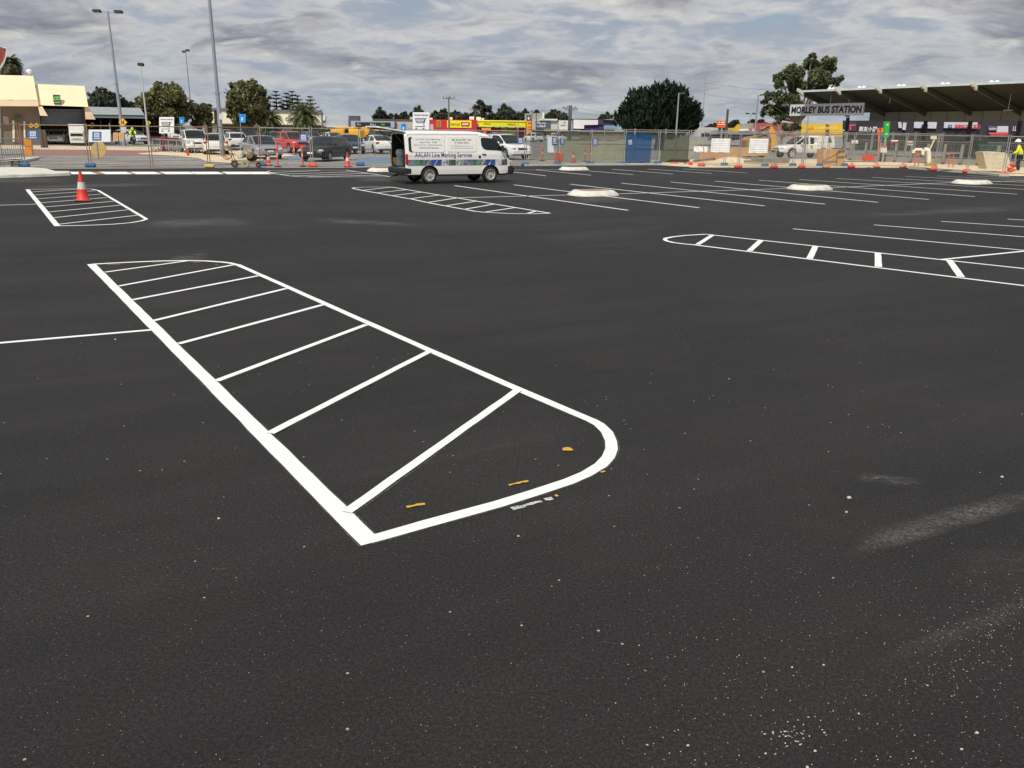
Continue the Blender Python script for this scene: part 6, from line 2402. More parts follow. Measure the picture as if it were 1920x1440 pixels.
trolley_sign(774, 210.5, 805, 247, 56, 'large white trolley return sign standing behind the van roof')
trolley_sign(299, 219.5, 326.5, 250, 80, 'white trolley return sign over the nested trolleys at left')
# small grey plate right of the trolley sign
root, tp = simple_pole('post_sign', 'small grey sign on a post in front of the red chemist wall', 'sign', 809.5, 60, 234, .03, .03, GALV)
m = MB()
m.slab(PY(60), [807, 233, 812.5, 245], .06, .02)
m.build('plate', mat('plate_grey', S(190, 188, 180), .6), root)
# orange works signs behind the left fence
for k, (x0, lab) in enumerate(((212, 'left orange works sign in the pair behind the white banner'), (223, 'right orange works sign in the pair behind the white banner'))):
    pl = PY(79)
    p = pl.p(x0 + 4, 268)
    root = thing('works_sign', lab, 'sign', (p.x, p.y, 0), group='orange works signs')
    m = MB()
    m.slab(pl, [x0, 248.5, x0 + 9.5, 265], .0, .05)
    b = m.build('board', mat('works_grey', S(172, 160, 140), .7, 0, .1), root)
    m = MB()
    cx_ = x0 + 4.7
    m.slab(pl, [(cx_, 249.5), (cx_ + 3.8, 254), (cx_ + 3.2, 259), (cx_ - 3.2, 259), (cx_ - 3.8, 254)], .01, -1)
    m.build('orange_patch', mat('works_orange', S(214, 140, 60), .6), b)
    m = MB()
    for dx in (1, 8):
        q = pl.p(x0 + dx, 264, -.02)
        m.tube([q, Vector((q.x, q.y + .2, 0))], .02, 5)
    m.build('leg', GALV, root)


# ------------------------------------------------------------------ shopping trolleys nested in their bay
def trolley():
    root = thing('shopping_trolley', 'x', 'shopping trolley', group='grey trolleys nested in the trolley row')
    ch = mat('trolley_wire', (.17, .17, .175), .45, .3, .1)
    m = MB()
    f0, f1, b0, b1 = (.42, .20, .62), (.42, .24, .95), (-.42, .25, .52), (-.42, .30, 1.0)
    for s in (1, -1):
        for u in [k / 8 for k in range(9)]:
            a = Vector(b0).lerp(Vector(f0), u)
            c = Vector(b1).lerp(Vector(f1), u)
            m.tube([(a.x, s * a.y, a.z), (c.x, s * c.y, c.z)], .013, 3, cap=False)
        for v in (0, .33, .66, 1):
            a = Vector(b0).lerp(Vector(b1), v)
            c = Vector(f0).lerp(Vector(f1), v)
            m.tube([(a.x, s * a.y, a.z), (c.x, s * c.y, c.z)], .016, 3, cap=False)
    for u in (-.24, -.12, 0, .12, .24):
        m.tube([(-.42, u, .54), (.42, u * .8, .62), (.42, u, .95)], .013, 3, cap=False)
    for v in (.62, .75, .86, .95):
        m.tube([(.42, -.22, v), (.42, .22, v)], .016, 3, cap=False)
    m.build('basket', ch, root, local=True)
    m = MB()
    for s in (1, -1):
        m.tube([(-.45, s * .26, .12), (.40, s * .20, .14), (.42, s * .2, .2)], .022, 5)
        m.tube([(-.45, s * .26, .12), (-.30, s * .26, .5), (-.50, s * .28, 1.03)], .014, 5)
    m.build('chassis', ch, root, local=True)
    m = MB()
    m.tube([(-.52, -.28, 1.04), (-.52, .28, 1.04)], .022, 6)
    m.build('handle', mat('trolley_handle', S(120, 35, 40), .5), root, local=True)
    for x in (-.43, .38):
        for s in (1, -1):
            m = MB()
            m.lathe([(.02, -.015), (.06, -.015), (.06, .015), (.02, .015)], 10, 0, Matrix.Translation((x, s * .22, .06)) @ Matrix.Rotation(R(90), 4, 'X'))
            m.build('castor', BLACK, root, local=True)
    return root


tp_ = trolley()
random.seed(4)
n_t = 20
for k in range(n_t):
    o = tp_ if k == 0 else copy_tree(tp_)
    px = 291 + 74 * k / (n_t - 1)
    p = G(px, 281.5 + 3.0 * k / (n_t - 1) + (k % 3) * 1.1)
    place(o, p, R(random.choice((118, 122, 126)) + random.uniform(-8, 8)), 'grey shopping trolley, %s from the left in the nested row' % ORD[k])
for k, px in enumerate((306.5, 351)):
    m = MB()
    p = G(px, 283.5 + k * 3)
    m.box((p.x, p.y, .55), (.24, .10, 1.1), bev=.02)
    single('trolley_bay_post', m, mat('post_red', S(190, 60, 60), .6, 0, .1), 'dull red upright post at the %s of the trolley row' % ('left' if k == 0 else 'right end'), 'post')
# rails of the trolley bay
A, B = G(288, 284), G(366, 290)
root = thing('trolley_rail', 'long steel guard rail along the front of the trolley row', 'rail', A[:])
m = MB()
m.tube([A + Vector((0, 0, .95)), B + Vector((0, 0, .95))], .03, 6)
m.tube([A + Vector((0, 0, .5)), B + Vector((0, 0, .5))], .025, 6)
for k in range(6):
    q = A.lerp(B, k / 5)
    m.tube([q, q + Vector((0, 0, .97))], .03, 6)
m.build('rail', GALV, root)
m = MB()
p = G(353, 292)
m.lathe([(.11, 0), (.09, .1), (.06, .34), (.03, .48)], 12, 0, Matrix.Translation(p))
single('broken_cone', m, CORANGE, 'leaning orange cone at the right end of the trolley row', 'traffic cone', smooth=True, sharp=40)
# hoop rail by the white sedan
A, B = G(703, 298), G(736, 297)
root = thing('hoop_rail', 'low steel hoop rail in front of the white fastback sedan', 'rail', A[:])
m = MB()
m.tube([A, A + Vector((0, 0, .66)), B + Vector((0, 0, .66)), B], .03, 6)
for u in (.62, .8):
    q = A.lerp(B, u)
    m.tube([q, q + Vector((0, 0, .66))], .022, 6)
m.build('rail', GALV, root)


# ------------------------------------------------------------------ people
def figure(name, label, joints, bones, loc, rz, mats_parts, cat='person'):
    """one continuous skinned body; joints: name -> (pos, radius)"""
    root = bpy.data.meshes.new('body')
    names = list(joints)
    idx = {n_: i for i, n_ in enumerate(names)}
    root.from_pydata([joints[n_][0] for n_ in names], [(idx[a], idx[b]) for a, b in bones], [])
    o = bpy.data.objects.new(name, root)
    COL.objects.link(o)
    sk = o.modifiers.new('skin', 'SKIN')
    sk.use_smooth_shade = True
    for i, n_ in enumerate(names):
        r = joints[n_][1]
        root.skin_vertices[0].data[i].radius = (r, r) if not isinstance(r, tuple) else r
    root.skin_vertices[0].data[0].use_root = True
    ss_ = o.modifiers.new('sub', 'SUBSURF')
    ss_.levels = ss_.render_levels = 1
    root.materials.append(mats_parts['skin'])
    o.location = loc
    o.rotation_euler = (0, 0, rz)
    tag(o, label, cat)
    return o


def skin_child(name, parent, joints, bones, m_):
    me = bpy.data.meshes.new(name)
    names = list(joints)
    idx = {n_: i for i, n_ in enumerate(names)}
    me.from_pydata([joints[n_][0] for n_ in names], [(idx[a], idx[b]) for a, b in bones], [])
    o = bpy.data.objects.new(name, me)
    COL.objects.link(o)
    o.parent = parent
    sk = o.modifiers.new('skin', 'SKIN')
    sk.use_smooth_shade = True
    for i, n_ in enumerate(names):
        r = joints[n_][1]
        me.skin_vertices[0].data[i].radius = r if isinstance(r, tuple) else (r, r)
    me.skin_vertices[0].data[0].use_root = True
    ss_ = o.modifiers.new('sub', 'SUBSURF')
    ss_.levels = ss_.render_levels = 1
    me.materials.append(m_)
    return o


SKIN = mat('skin', S(176, 122, 92), .6, 0, .06)
HIVIS = mat('hi_vis_yellow', S(218, 226, 40), .7, 0, .08)
NAVY = mat('navy_trousers', S(30, 34, 48), .9, 0, .2)
# worker leaning slightly forward, back half turned, x = facing
J = {'pelvis': ((0, 0, .92), .135), 'waist': ((.03, 0, 1.08), .125), 'chest': ((.10, 0, 1.30), .15), 'neck': ((.16, 0, 1.47), .06), 'head': ((.21, 0, 1.56), .085), 'crown': ((.22, 0, 1.66), .09),
     'sl': ((.12, .19, 1.40), .062), 'el': ((.16, .26, 1.13), .045), 'wl': ((.36, .20, 1.02), .032), 'hl': ((.43, .17, 1.00), .030),
     'sr': ((.12, -.19, 1.40), .062), 'er': ((.14, -.27, 1.13), .045), 'wr': ((.33, -.22, 1.00), .032), 'hr': ((.40, -.20, .98), .030),
     'tl': ((.0, .10, .86), .095), 'kl': ((.06, .12, .48), .065), 'al': ((-.02, .12, .09), .042), 'fl': ((.14, .13, .04), .04),
     'tr': ((.0, -.10, .86), .095), 'kr': ((.02, -.12, .48), .065), 'ar': ((-.06, -.12, .09), .042), 'fr': ((.10, -.13, .04), .04)}
BO = [('pelvis', 'waist'), ('waist', 'chest'), ('chest', 'neck'), ('neck', 'head'), ('head', 'crown'), ('chest', 'sl'), ('sl', 'el'), ('el', 'wl'), ('wl', 'hl'), ('chest', 'sr'), ('sr', 'er'), ('er', 'wr'), ('wr', 'hr'),
      ('pelvis', 'tl'), ('tl', 'kl'), ('kl', 'al'), ('al', 'fl'), ('pelvis', 'tr'), ('tr', 'kr'), ('kr', 'ar'), ('ar', 'fr')]
pw = G(1907, 323)
wk = figure('person', 'worker in hi-vis yellow shirt, white hard hat and dark trousers at the right edge', J, BO, pw, R(150), {'skin': SKIN})


def grow(J, keys, e):
    return {k: (J[k][0], J[k][1] + e) for k in keys}


def fingers(parent, J, h, w_, m_=SKIN):
    a, b = Vector(J[w_][0]), Vector(J[h][0])
    d = (b - a).normalized()
    s = d.cross(Vector((0, 0, 1))).normalized()
    mb = MB()
    for k, (u, l) in enumerate(((-.03, .06), (-.01, .075), (.01, .078), (.03, .07))):
        p0 = b + s * u
        mb.tube([p0, p0 + d * l * .55 + Vector((0, 0, -.01)), p0 + d * l + Vector((0, 0, -.04))], [.010, .009, .007], 6)
    mb.tube([a.lerp(b, .5) + s * .03, b + s * .055 + Vector((0, 0, .01)), b + s * .05 + d * .04], [.012, .011, .008], 6)
    mb.build('fingers', m_, parent, True, 60, local=True)


skin_child('shirt', wk, grow(J, ['waist', 'chest', 'sl', 'el', 'sr', 'er', 'wl', 'wr', 'pelvis'], .034), [('pelvis', 'waist'), ('waist', 'chest'), ('chest', 'sl'), ('sl', 'el'), ('el', 'wl'), ('chest', 'sr'), ('sr', 'er'), ('er', 'wr')], HIVIS)
wk.scale = (1.08, 1.12, 1.06)
skin_child('trousers', wk, grow(J, ['pelvis', 'tl', 'kl', 'al', 'tr', 'kr', 'ar'], .024), [('pelvis', 'tl'), ('tl', 'kl'), ('kl', 'al'), ('pelvis', 'tr'), ('tr', 'kr'), ('kr', 'ar')], NAVY)
m = MB()
m.lathe([(.19, -.01), (.165, .01), (.135, .03), (.125, .09), (.08, .14), (.001, .155)], 16, 0, Matrix.Translation((.22, 0, 1.66)))
m.build('hard_hat', WHS, wk, True, 50, local=True)
m = MB()
m.lathe([(.012, .03), (.02, 0), (.001, -.015)], 8, 0, Matrix.Translation((.31, 0, 1.58)))
for s in (1, -1):
    m.lathe([(.001, .01), (.02, 0), (.001, -.03)], 8, 0, Matrix.Translation((.20, s * .095, 1.585)))
m.build('face_features', SKIN, wk, True, 60, local=True)
fingers(wk, J, 'hl', 'wl')
fingers(wk, J, 'hr', 'wr')

# motorcyclist riding away
p = G(251.5, 271.5)
mc = thing('motorcycle', 'small motorcycle ridden by a figure in lime hi-vis in the far lane', 'motorcycle', p[:], R(-70))
for x, r in ((-.62, .30), (.66, .30)):
    m = MB()
    M = Matrix.Translation((x, 0, r)) @ Matrix.Rotation(R(90), 4, 'X')
    m.lathe([(r * .68, -.05), (r * .93, -.05), (r, 0), (r * .93, .05), (r * .68, .05)], 16, 0, M)
    wo = m.build('wheel', RUBBER, mc, True, 40, local=True)
    m = MB()
    m.lathe([(r * .66, -.02), (r * .66, .02), (.05, .03), (.05, -.03)], 12, 0, M)
    m.build('rim', RIMM, wo, local=True)
m = MB()
m.box((.05, 0, .42), (.62, .26, .32), bev=.06)
m.tube([(.66, 0, .30), (.42, 0, .95)], .03, 6)
m.tube([(.42, -.34, 1.0), (.42, .34, 1.0)], .02, 6)
m.tube([(-.62, 0, .3), (-.1, 0, .45)], .04, 6)
m.build('frame', BLACK, mc, True, 40, local=True)
m = MB()
m.box((.18, 0, .78), (.48, .26, .2), bev=.08)
m.box((.48, 0, .82), (.2, .3, .26), bev=.06)
m.build('tank', mat('tank_yellow', S(150, 150, 50), .4, coat=.5), mc, True, 40, local=True)
m = MB()
m.box((-.28, 0, .76), (.62, .26, .10), bev=.04)
m.build('saddle', BLACK, mc, True, 40, local=True)
m = MB()
m.lathe([(.08, -.02), (.08, .02), (.04, .03)], 12, 0, Matrix.Translation((.62, 0, .9)) @ Matrix.Rotation(R(90), 4, 'Y'))
m.build('headlight', CLEARL, mc, local=True)
J = {'pelvis': ((-.2, 0, .88), .13), 'waist': ((-.16, 0, 1.05), .12), 'chest': ((-.06, 0, 1.27), .145), 'neck': ((.0, 0, 1.43), .06), 'head': ((.04, 0, 1.54), .09),
     'sl': ((-.03, .19, 1.36), .06), 'el': ((.15, .28, 1.15), .045), 'hl': ((.40, .28, 1.03), .035), 'sr': ((-.03, -.19, 1.36), .06), 'er': ((.15, -.28, 1.15), .045), 'hr': ((.40, -.28, 1.03), .035),
     'tl': ((-.12, .12, .84), .09), 'kl': ((.22, .20, .68), .065), 'al': ((.05, .18, .30), .045), 'fl': ((.18, .18, .26), .04),
     'tr': ((-.12, -.12, .84), .09), 'kr': ((.22, -.20, .68), .065), 'ar': ((.05, -.18, .30), .045), 'fr': ((.18, -.18, .26), .04)}
BO2 = [(a, b) for a, b in BO if a in J and b in J] + [('el', 'hl'), ('er', 'hr')]
rd_ = figure('person', 'rider in lime hi-vis jacket and helmet on the small motorcycle', J, BO2, p, R(-70), {'skin': NAVY})
skin_child('jacket', rd_, grow(J, ['waist', 'chest', 'sl', 'el', 'hl', 'sr', 'er', 'hr'], .036), [('waist', 'chest'), ('chest', 'sl'), ('sl', 'el'), ('el', 'hl'), ('chest', 'sr'), ('sr', 'er'), ('er', 'hr')], mat('hi_vis_lime', S(205, 240, 50), .7, 0, .06))
m = MB()
m.lathe([(.08, -.13), (.13, -.08), (.145, .02), (.12, .11), (.06, .155), (.001, .165)], 14, 0, Matrix.Translation((.04, 0, 1.57)))
m.build('helmet', mat('hi_vis_lime', S(205, 240, 50)), rd_, True, 60, local=True)

# ------------------------------------------------------------------ trucks and site vehicles
p = G(148, 273.5)
tr = thing('box_truck', 'white box truck parked nose out under the roller door', 'truck', p[:], R(-68))
m = MB()
m.box((-2.4, 0, 1.95), (4.4, 2.1, 2.1), bev=.04)
m.build('cargo_box', P_WHITE, tr, True, 40, local=True)
m = MB()
m.box((.62, 0, 1.35), (1.5, 1.9, 1.55), bev=.12)
m.build('cab', P_WHITE, tr, True, 40, local=True)
m = MB()
m.add([(1.385, -.80, 1.35), (1.385, .80, 1.35), (1.36, .74, 2.0), (1.36, -.74, 2.0)], [(0, 1, 2, 3)])
m.build('windscreen', GLASS, tr, local=True)
m = MB()
m.box((1.40, 0, .95), (.04, 1.0, .22), bev=.01)
m.build('grille', mat('truck_grille', S(150, 150, 148), .6), tr, local=True)
for s in (1, -1):
    m = MB()
    m.box((1.39, s * .72, .92), (.06, .3, .2), bev=.02)
    m.build('headlight', CLEARL, tr, True, 40, local=True)
    m = MB()
    m.box((1.3, s * 1.12, 1.7), (.08, .18, .36), bev=.03)
    m.build('mirror', BLACK, tr, True, 40, local=True)
m = MB()
m.box((1.38, 0, .55), (.14, 1.85, .26), bev=.04)
m.build('bumper', mat('truck_bumper', S(205, 205, 200), .5), tr, True, 40, local=True)
m = MB()
m.box((-1.7, 0, .7), (5.6, .9, .3))
m.build('chassis', BLACK, tr, local=True)
for x in (.55, -3.3):
    for s in (1, -1):
        wheel(tr, x, s * .82, .38, STEELRIM, s, 5, .24)
P_ = G(112, 271.5)
o = car('white_hatchback', 'white wagon parked left of the box truck, only the upper half visible', P_WHITE, **{**WAG, 'rails': True})
at_car(o, 113, 270.5, R(-75))

tr.scale = (.66, .66, .66)
# red van and pale vehicles beyond the trolleys
at_car(car('red_van', 'bright red van behind the trolley row', P_RED, **{**SUV, 'L': 4.4}), 338, 259, R(-20))
m = MB()
p = G(448, 257)
p.z = 0
root = thing('white_truck', 'long white box trailer behind the blue parking sign', 'trailer', p[:], R(8))
m.box((0, 0, 2.15), (6.4, 2.2, 2.3), bev=.05)
m.build('box', mat('trailer_white', S(236, 228, 208), .6, 0, .06), root, True, 40, local=True)
m = MB()
m.box((0, 0, .85), (6.2, 1.6, .25))
m.build('chassis', BLACK, root, local=True)
for x in (-2.2, 2.0):
    for s in (1, -1):
        wheel(root, x, s * .9, .42, STEELRIM, s)


# yellow loaders in front of the grey shops
def loader(px, Y, w_, label, rz=0):
    p = AT(px, 250, Y)
    p.z = 0
    yl = mat('machine_yellow', S(240, 178, 30), .5, 0, .12, 2, coat=.3)
    root = thing('loader', label, 'loader', p[:], rz, group='yellow machines parked before the grey shops')
    m = MB()
    m.box((-.5 * w_, 0, 1.35), (2.3 * w_, 1.7, 1.5), bev=.15)
    m.build('engine_cover', yl, root, True, 40, local=True)
    m = MB()
    m.box((.15 * w_, 0, 2.25), (1.2 * w_, 1.3, .5), bev=.05)
    for x in (-.35, .65):
        for s in (1, -1):
            m.tube([(x * w_, s * .55, 1.3), (x * w_, s * .55, 2.3)], .06, 5)
    m.build('cab', yl, root, True, 40, local=True)
    m = MB()
    for s in (1, -1):
        m.tube([(.3 * w_, s * .6, 1.5), (1.3 * w_, s * .6, 1.2), (1.9 * w_, s * .6, .5)], .12, 6)
    m.build('boom', yl, root, True, 40, local=True)
    m = MB()
    m.prism([(1.8 * w_, -1.1, .15), (2.5 * w_, -1.1, .2), (2.3 * w_, -1.1, .9), (1.8 * w_, -1.1, .95)], (0, 2.2, 0))
    m.build('bucket', yl, root, local=True)
    for x in (-.9, .9):
        for s in (1, -1):
            wheel(root, x * w_, s * .85, .6, yl, s, 5, .4)
    root.scale = (.9, .9, .82)
    return root


loader(636, 120, 1.2, 'largest yellow loader at the left of the yellow machines', R(15))
loader(664, 124, .9, 'small yellow machine between the two poles', R(160))
loader(684, 126, 1.0, 'yellow machine nearest the raised van tailgate', R(20))
loader(709, 128, .9, 'yellow machine half hidden behind the van tailgate', R(170))

# ute inside the site
p = G(1501, 296.5)
UT = thing('site_ute', 'white dual cab ute with canopy parked on the sand', 'ute', p[:], R(198))
ut = paint('ute_white', (.80, .79, .76))
L, W = 5.2, 1.84
top = [(-2.6, 1.25), (-2.55, 1.28), (-.72, 1.28), (-.70, 1.20), (1.0, 1.14), (1.35, 1.13), (2.2, 1.03), (2.5, .88), (2.6, .62)]
cab = [(-.80, 1.22), (-.66, 1.76), (-.3, 1.82), (.25, 1.80), (.45, 1.76), (1.28, 1.14)]
u0 = car('tmp', 'x', ut, L=L, W=W, top=top, cabin=cab, belt=1.15, wb=3.05, r=.39, rims=mat('ute_rim', S(205, 205, 195), .5), roofw=.76, ped=.42)
for ch in list(u0.children):
    if ch.name.startswith('rear_window') or ch.name.startswith('rear_bumper'):
        bpy.data.objects.remove(ch)
        continue
    ch.parent = UT
bpy.data.objects.remove(u0)
m = MB()
prof = [(-2.62, .92), (-.86, .92), (-.86, 1.74), (-.95, 1.86), (-2.45, 1.86), (-2.62, 1.30)]
m.prism([(x, -.92, z) for x, z in prof], (0, 1.84, 0))
m.build('canopy', ut, UT, local=True)
for s in (1, -1):
    m = MB()
    m.prism([(x, s * .922, z) for x, z in ((-2.30, 1.32), (-1.9, 1.32), (-1.9, 1.75), (-2.15, 1.75))], (0, s * .012, 0))
    m.build('canopy_window', GLASS, UT, local=True)
    m = MB()
    m.prism([(x, s * .922, z) for x, z in ((-1.75, 1.30), (-1.0, 1.30), (-1.0, 1.72), (-1.75, 1.72))], (0, s * .014, 0))
    m.build('canopy_hatch', ut, UT, local=True)
    m = MB()
    m.prism([(x, s * .925, z) for x, z in ((-.45, .85), (-.15, .85), (-.15, 1.08), (-.45, 1.08))], (0, s * .01, 0))
    b = m.build('door_sticker', mat('sticker_lime', S(215, 215, 70), .5), UT, local=True)
    m = MB()
    for k in range(2):
        m.prism([(x, s * .937, z) for x, z in ((-.40 + k * .12, .90), (-.32 + k * .12, .90), (-.32 + k * .12, 1.02), (-.40 + k * .12, 1.02))], (0, s * .006, 0))
    m.build('sticker_mark', mat('sticker_olive', S(120, 120, 40), .5), b, local=True)
    m = MB()
    for k in range(4):
        m.prism([(x, s * .922, z) for x, z in ((.45 + k * .10, .98), (.52 + k * .10, .98), (.52 + k * .10, 1.04), (.45 + k * .10, 1.04))], (0, s * .008, 0))
    m.build('door_lettering', mat('lettering_rose', S(205, 140, 140), .5), UT, local=True)
m = MB()
m.box((2.6, 0, .58), (.06, 1.1, .16), bev=.02)
m.build('front_vent', BLACK, UT, local=True)

# yellow digger arm with its body behind the white sheet
pl = PY(74)
p = pl.p(1440, 290)
p.z = 0
dg = thing('digger', 'old yellow digger with bent boom and thin ram, left of the ute', 'digger', p[:])
DY_ = mat('digger_yellow', S(212, 152, 50), .6, 0, .2, 2, grime=.4)
m = MB()
m.slab(pl, [(1439, 236), (1444, 235), (1455, 249), (1456, 270), (1454, 285), (1444, 284), (1445, 262), (1440, 248)], .2, .5)
m.build('boom', DY_, dg)
m = MB()
m.slab(pl, [(1400, 263), (1409, 257), (1432, 254), (1440, 258), (1441, 280), (1400, 282)], .0, 2.2)
m.build('cab_body', mat('digger_dull', S(150, 118, 66), .7, 0, .3, 1), dg)
m = MB()
m.tube([pl.p(1442, 236, .3), pl.p(1423, 247.5, .3)], .06, 6)
m.tube([pl.p(1425, 246, .3), pl.p(1419, 250, .3)], .14, 6)
m.build('ram', BLACK, dg, True, 40)
m = MB()
for x in (1408, 1434):
    q = pl.p(x, 286)
    m.lathe([(.1, -.25), (.5, -.25), (.55, 0), (.5, .25), (.1, .25)], 16, 0, Matrix.Translation((q.x, q.y + .8, .55)) @ Matrix.Rotation(R(90), 4, 'X'))
m.build('wheel', RUBBER, dg, True, 40)


# ------------------------------------------------------------------ site clutter
def slab_thing(name, label, cat, poly, Y, m_, d=.3, z0=True, slope=0.0):
    pl = PLP(poly[0][0], Y, slope)
    mb = MB()
    mb.slab(pl, poly, 0, d)
    return single(name, mb, m_, label, cat)


pj = G(1562, 311)
pl = PY(pj.y)
bx = thing('plywood_box', 'plywood box with a bent grey handrail fixed on its front', 'box', pj[:])
m = MB()
m.slab(pl, [(1543.5, 280), (1584, 280.5), (1584, 312), (1543.5, 311)], 0, 1.2)
m.build('box', mat('plywood', S(198, 152, 96), .8, 0, .12, 1.5, grime=.2), bx)
m = MB()
m.tube([pl.p(1568.5, 311, .06), pl.p(1568.5, 287, .06), pl.p(1571, 283, .06), pl.p(1583, 282, .06)], .035, 6)
m.tube([pl.p(1568.5, 293.5, .06), pl.p(1584, 293, .06)], .03, 6)
m.tube([pl.p(1544, 303.5, .05), pl.p(1568, 301.5, .05)], .02, 6)
m.build('handrail', mat('handrail_grey', S(120, 112, 100), .6), bx)
# long plywood wall behind the white sheets
slab_thing('timber_hoarding', 'brown plywood hoarding behind the two white sheets', 'hoarding', [(1312, 279), (1400, 276), (1440, 279), (1440, 291), (1400, 293), (1312, 303)], 66, mat('hoarding_ply', S(178, 140, 100), .85, 0, .14, .8, grime=.3), .2)
m = MB()
q0, q1, q2 = G(1300, 305), G(1365, 297), G(1430, 292)
for a, b in ((q0, q1), (q1, q2)):
    m.tube([a + Vector((0, 0, .12)), b + Vector((0, 0, .12))], .08, 6)
single('grey_pipe', m, mat('pipe_grey', S(120, 118, 112), .6), 'long grey pipe lying on the sand behind the white sheets', 'pipe', smooth=True, sharp=40)
m = MB()
q = G(1437, 307)
m.box((q.x, q.y, .13), (3.0, .5, .14), rz=R(-4))
m.box((q.x + .3, q.y + .1, .27), (2.6, .35, .12), rz=R(-8))
single('timber_stack', m, mat('weathered_timber', S(128, 118, 98), .85, 0, .2, 2), 'low stack of weathered timbers in front of the ute', 'timber stack')

# retaining wall with picket rail under the station
A, B = G(1590, 290.5), G(2000, 292)
A.y, B.y = 72, 58
A = AT(1588, 290, 70)
B = AT(2010, 296, 57)
A.z = B.z = 0
dv = (B - A)
dv.z = 0
rt = thing('retaining_wall', 'grey retaining wall with picket railing below the bus station', 'wall', A[:])
m = MB()
nn = Vector((-dv.y, dv.x, 0)).normalized()
m.prism([A, B, B + Vector((0, 0, .42)), A + Vector((0, 0, .42))], nn * .3)
m.build('wall', mat('wall_concrete', S(138, 134, 126), .9, 0, .12, .8, grime=.3), rt)
m = MB()
n_ = 150
for k in range(n_ + 1):
    q = A.lerp(B, k / n_) + nn * .12
    m.tube([q + Vector((0, 0, .42)), q + Vector((0, 0, 1.6))], .016, 4, cap=False)
for z in (.5, 1.6):
    m.tube([A + nn * .12 + Vector((0, 0, z)), B + nn * .12 + Vector((0, 0, z))], .03, 5)
m.build('railing', mat('railing_grey', S(120, 122, 118), .6, .2), rt)
for k in range(13):
    m = MB()
    q = A.lerp(B, (k + .3) / 13) + nn * -.05
    m.box((q.x, q.y, .78), (.20, .18, 1.3), rz=R(-45))
    m.build('pier', mat('pier_concrete', S(122, 121, 116), .85, 0, .1), rt)
# dark panel added behind the railing: shade and clutter put into one colour
slab_thing('dark_backdrop', 'dark panel added for the shade and clutter under the station roof', 'backdrop', [(1600, 262), (1990, 262), (1990, 283), (1600, 282)], 78, mat('backdrop_shade', S(52, 52, 56), .5, 0, .4, .6), 2.4, slope=-.6)
# green skip
pg_ = G(1862, 312)
pl = PY(pg_.y + 1)
m = MB()
m.slab(pl, [(1834, 264.5), (1885, 265), (1883, 313), (1842, 313)], 0, 2.0)
sk = thing('green_skip', 'dark green ribbed steel skip behind the limestone block', 'skip', pg_[:])
m.build('bin', ribbed('skip_green', S(38, 72, 62), 2, 3.2, .6, .7), sk)
m = MB()
m.slab(pl, [(1833, 263.5), (1886, 264), (1886, 266.5), (1833, 266)], .06, 2.1)
m.build('rim', mat('skip_rim', S(30, 58, 50), .6), sk)
# limestone block
pl = PY(G(1868, 323).y)
m = MB()
m.slab(pl, [(1843, 285), (1869, 284.5), (1877, 286.5), (1885, 286), (1889, 290), (1893, 300), (1896, 318), (1850, 317)], 0, .9)
single('limestone_block', m, mat('limestone', S(204, 192, 168), .95, 0, .12, 1.5, .9, 6, grime=.4), 'big pale limestone block standing in front of the green skip', 'stone block')
# white post box like fittings, pipes
pl = PY(G(1742, 312).y)
wp = thing('white_pipe_frame', 'white padded bend and post of a site water pipe', 'pipe', pl.p(1742, 312)[:])
m = MB()
m.tube([pl.p(1713, 287), pl.p(1713, 282), pl.p(1716, 280.5), pl.p(1727, 280.5), pl.p(1730, 284), pl.p(1730, 290)], .11, 8)
m.build('bend', mat('lagging_white', S(225, 222, 205), .7), wp, True, 50)
m = MB()
m.tube([pl.p(1742, 312), pl.p(1741, 284), pl.p(1738, 280.5), pl.p(1733, 280.5)], .15, 8)
m.build('post', mat('lagging_white', S(225, 222, 205), .7), wp, True, 50)
m = MB()
m.tube([pl.p(1743, 281), pl.p(1752, 262)], .05, 6)
m.slab(pl, [(1745, 253), (1756, 253), (1756, 261.5), (1745, 261)], .05, .04)
m.build('bracket', mat('bracket_cream', S(205, 198, 175), .6), wp, True, 50)
m = MB()
m.slab(pl, [(1713, 283), (1727, 283), (1726, 290), (1714, 290)], 0, .3)
m.build('brown_box', mat('box_brown', S(150, 110, 70), .7, 0, .3, 4), wp)
# orange frames
OF = mat('frame_orange', S(200, 90, 70), .6, 0, .15, 5)
for k, (x0, x1, y0, y1, lab) in enumerate(((1715, 1722, 290, 312, 'low orange frame under the brown box'), (1779, 1787, 288, 314, 'orange frame standing upright left of the skip'),
                                           (1802, 1813, 299, 306, 'small orange rack lying on the sand left of the skip'))):
    p = G((x0 + x1) / 2, y1)
    pl = PY(p.y)
    m = MB()
    m.tube([pl.p(x0, y1), pl.p(x0 + 1, y0), pl.p(x1 + 1, y0), pl.p(x1, y1)], .035, 6)
    m.tube([pl.p(x0 + 1, (y0 + y1) / 2), pl.p(x1 + .5, (y0 + y1) / 2)], .03, 6)
    single('trestle', m, OF, lab, 'trestle', smooth=True, sharp=40)
m = MB()
p = G(1627, 303)
m.box((p.x, p.y, .28), (.75, .5, .42), rz=R(8), bev=.03)
single('red_crate', m, mat('crate_red', S(200, 75, 65), .6, 0, .15, 4), 'faded red crate on the sand right of the plywood box', 'crate')
m = MB()
p = G(1605, 304)
m.tube([p + Vector((-1.2, 0, .03)), p + Vector((0, .2, .05)), p + Vector((1.6, .1, .03))], .035, 6)
single('lying_bar', m, mat('rusty_bar', S(120, 95, 70), .8), 'thin bar lying on the sand beside the red crate', 'bar')
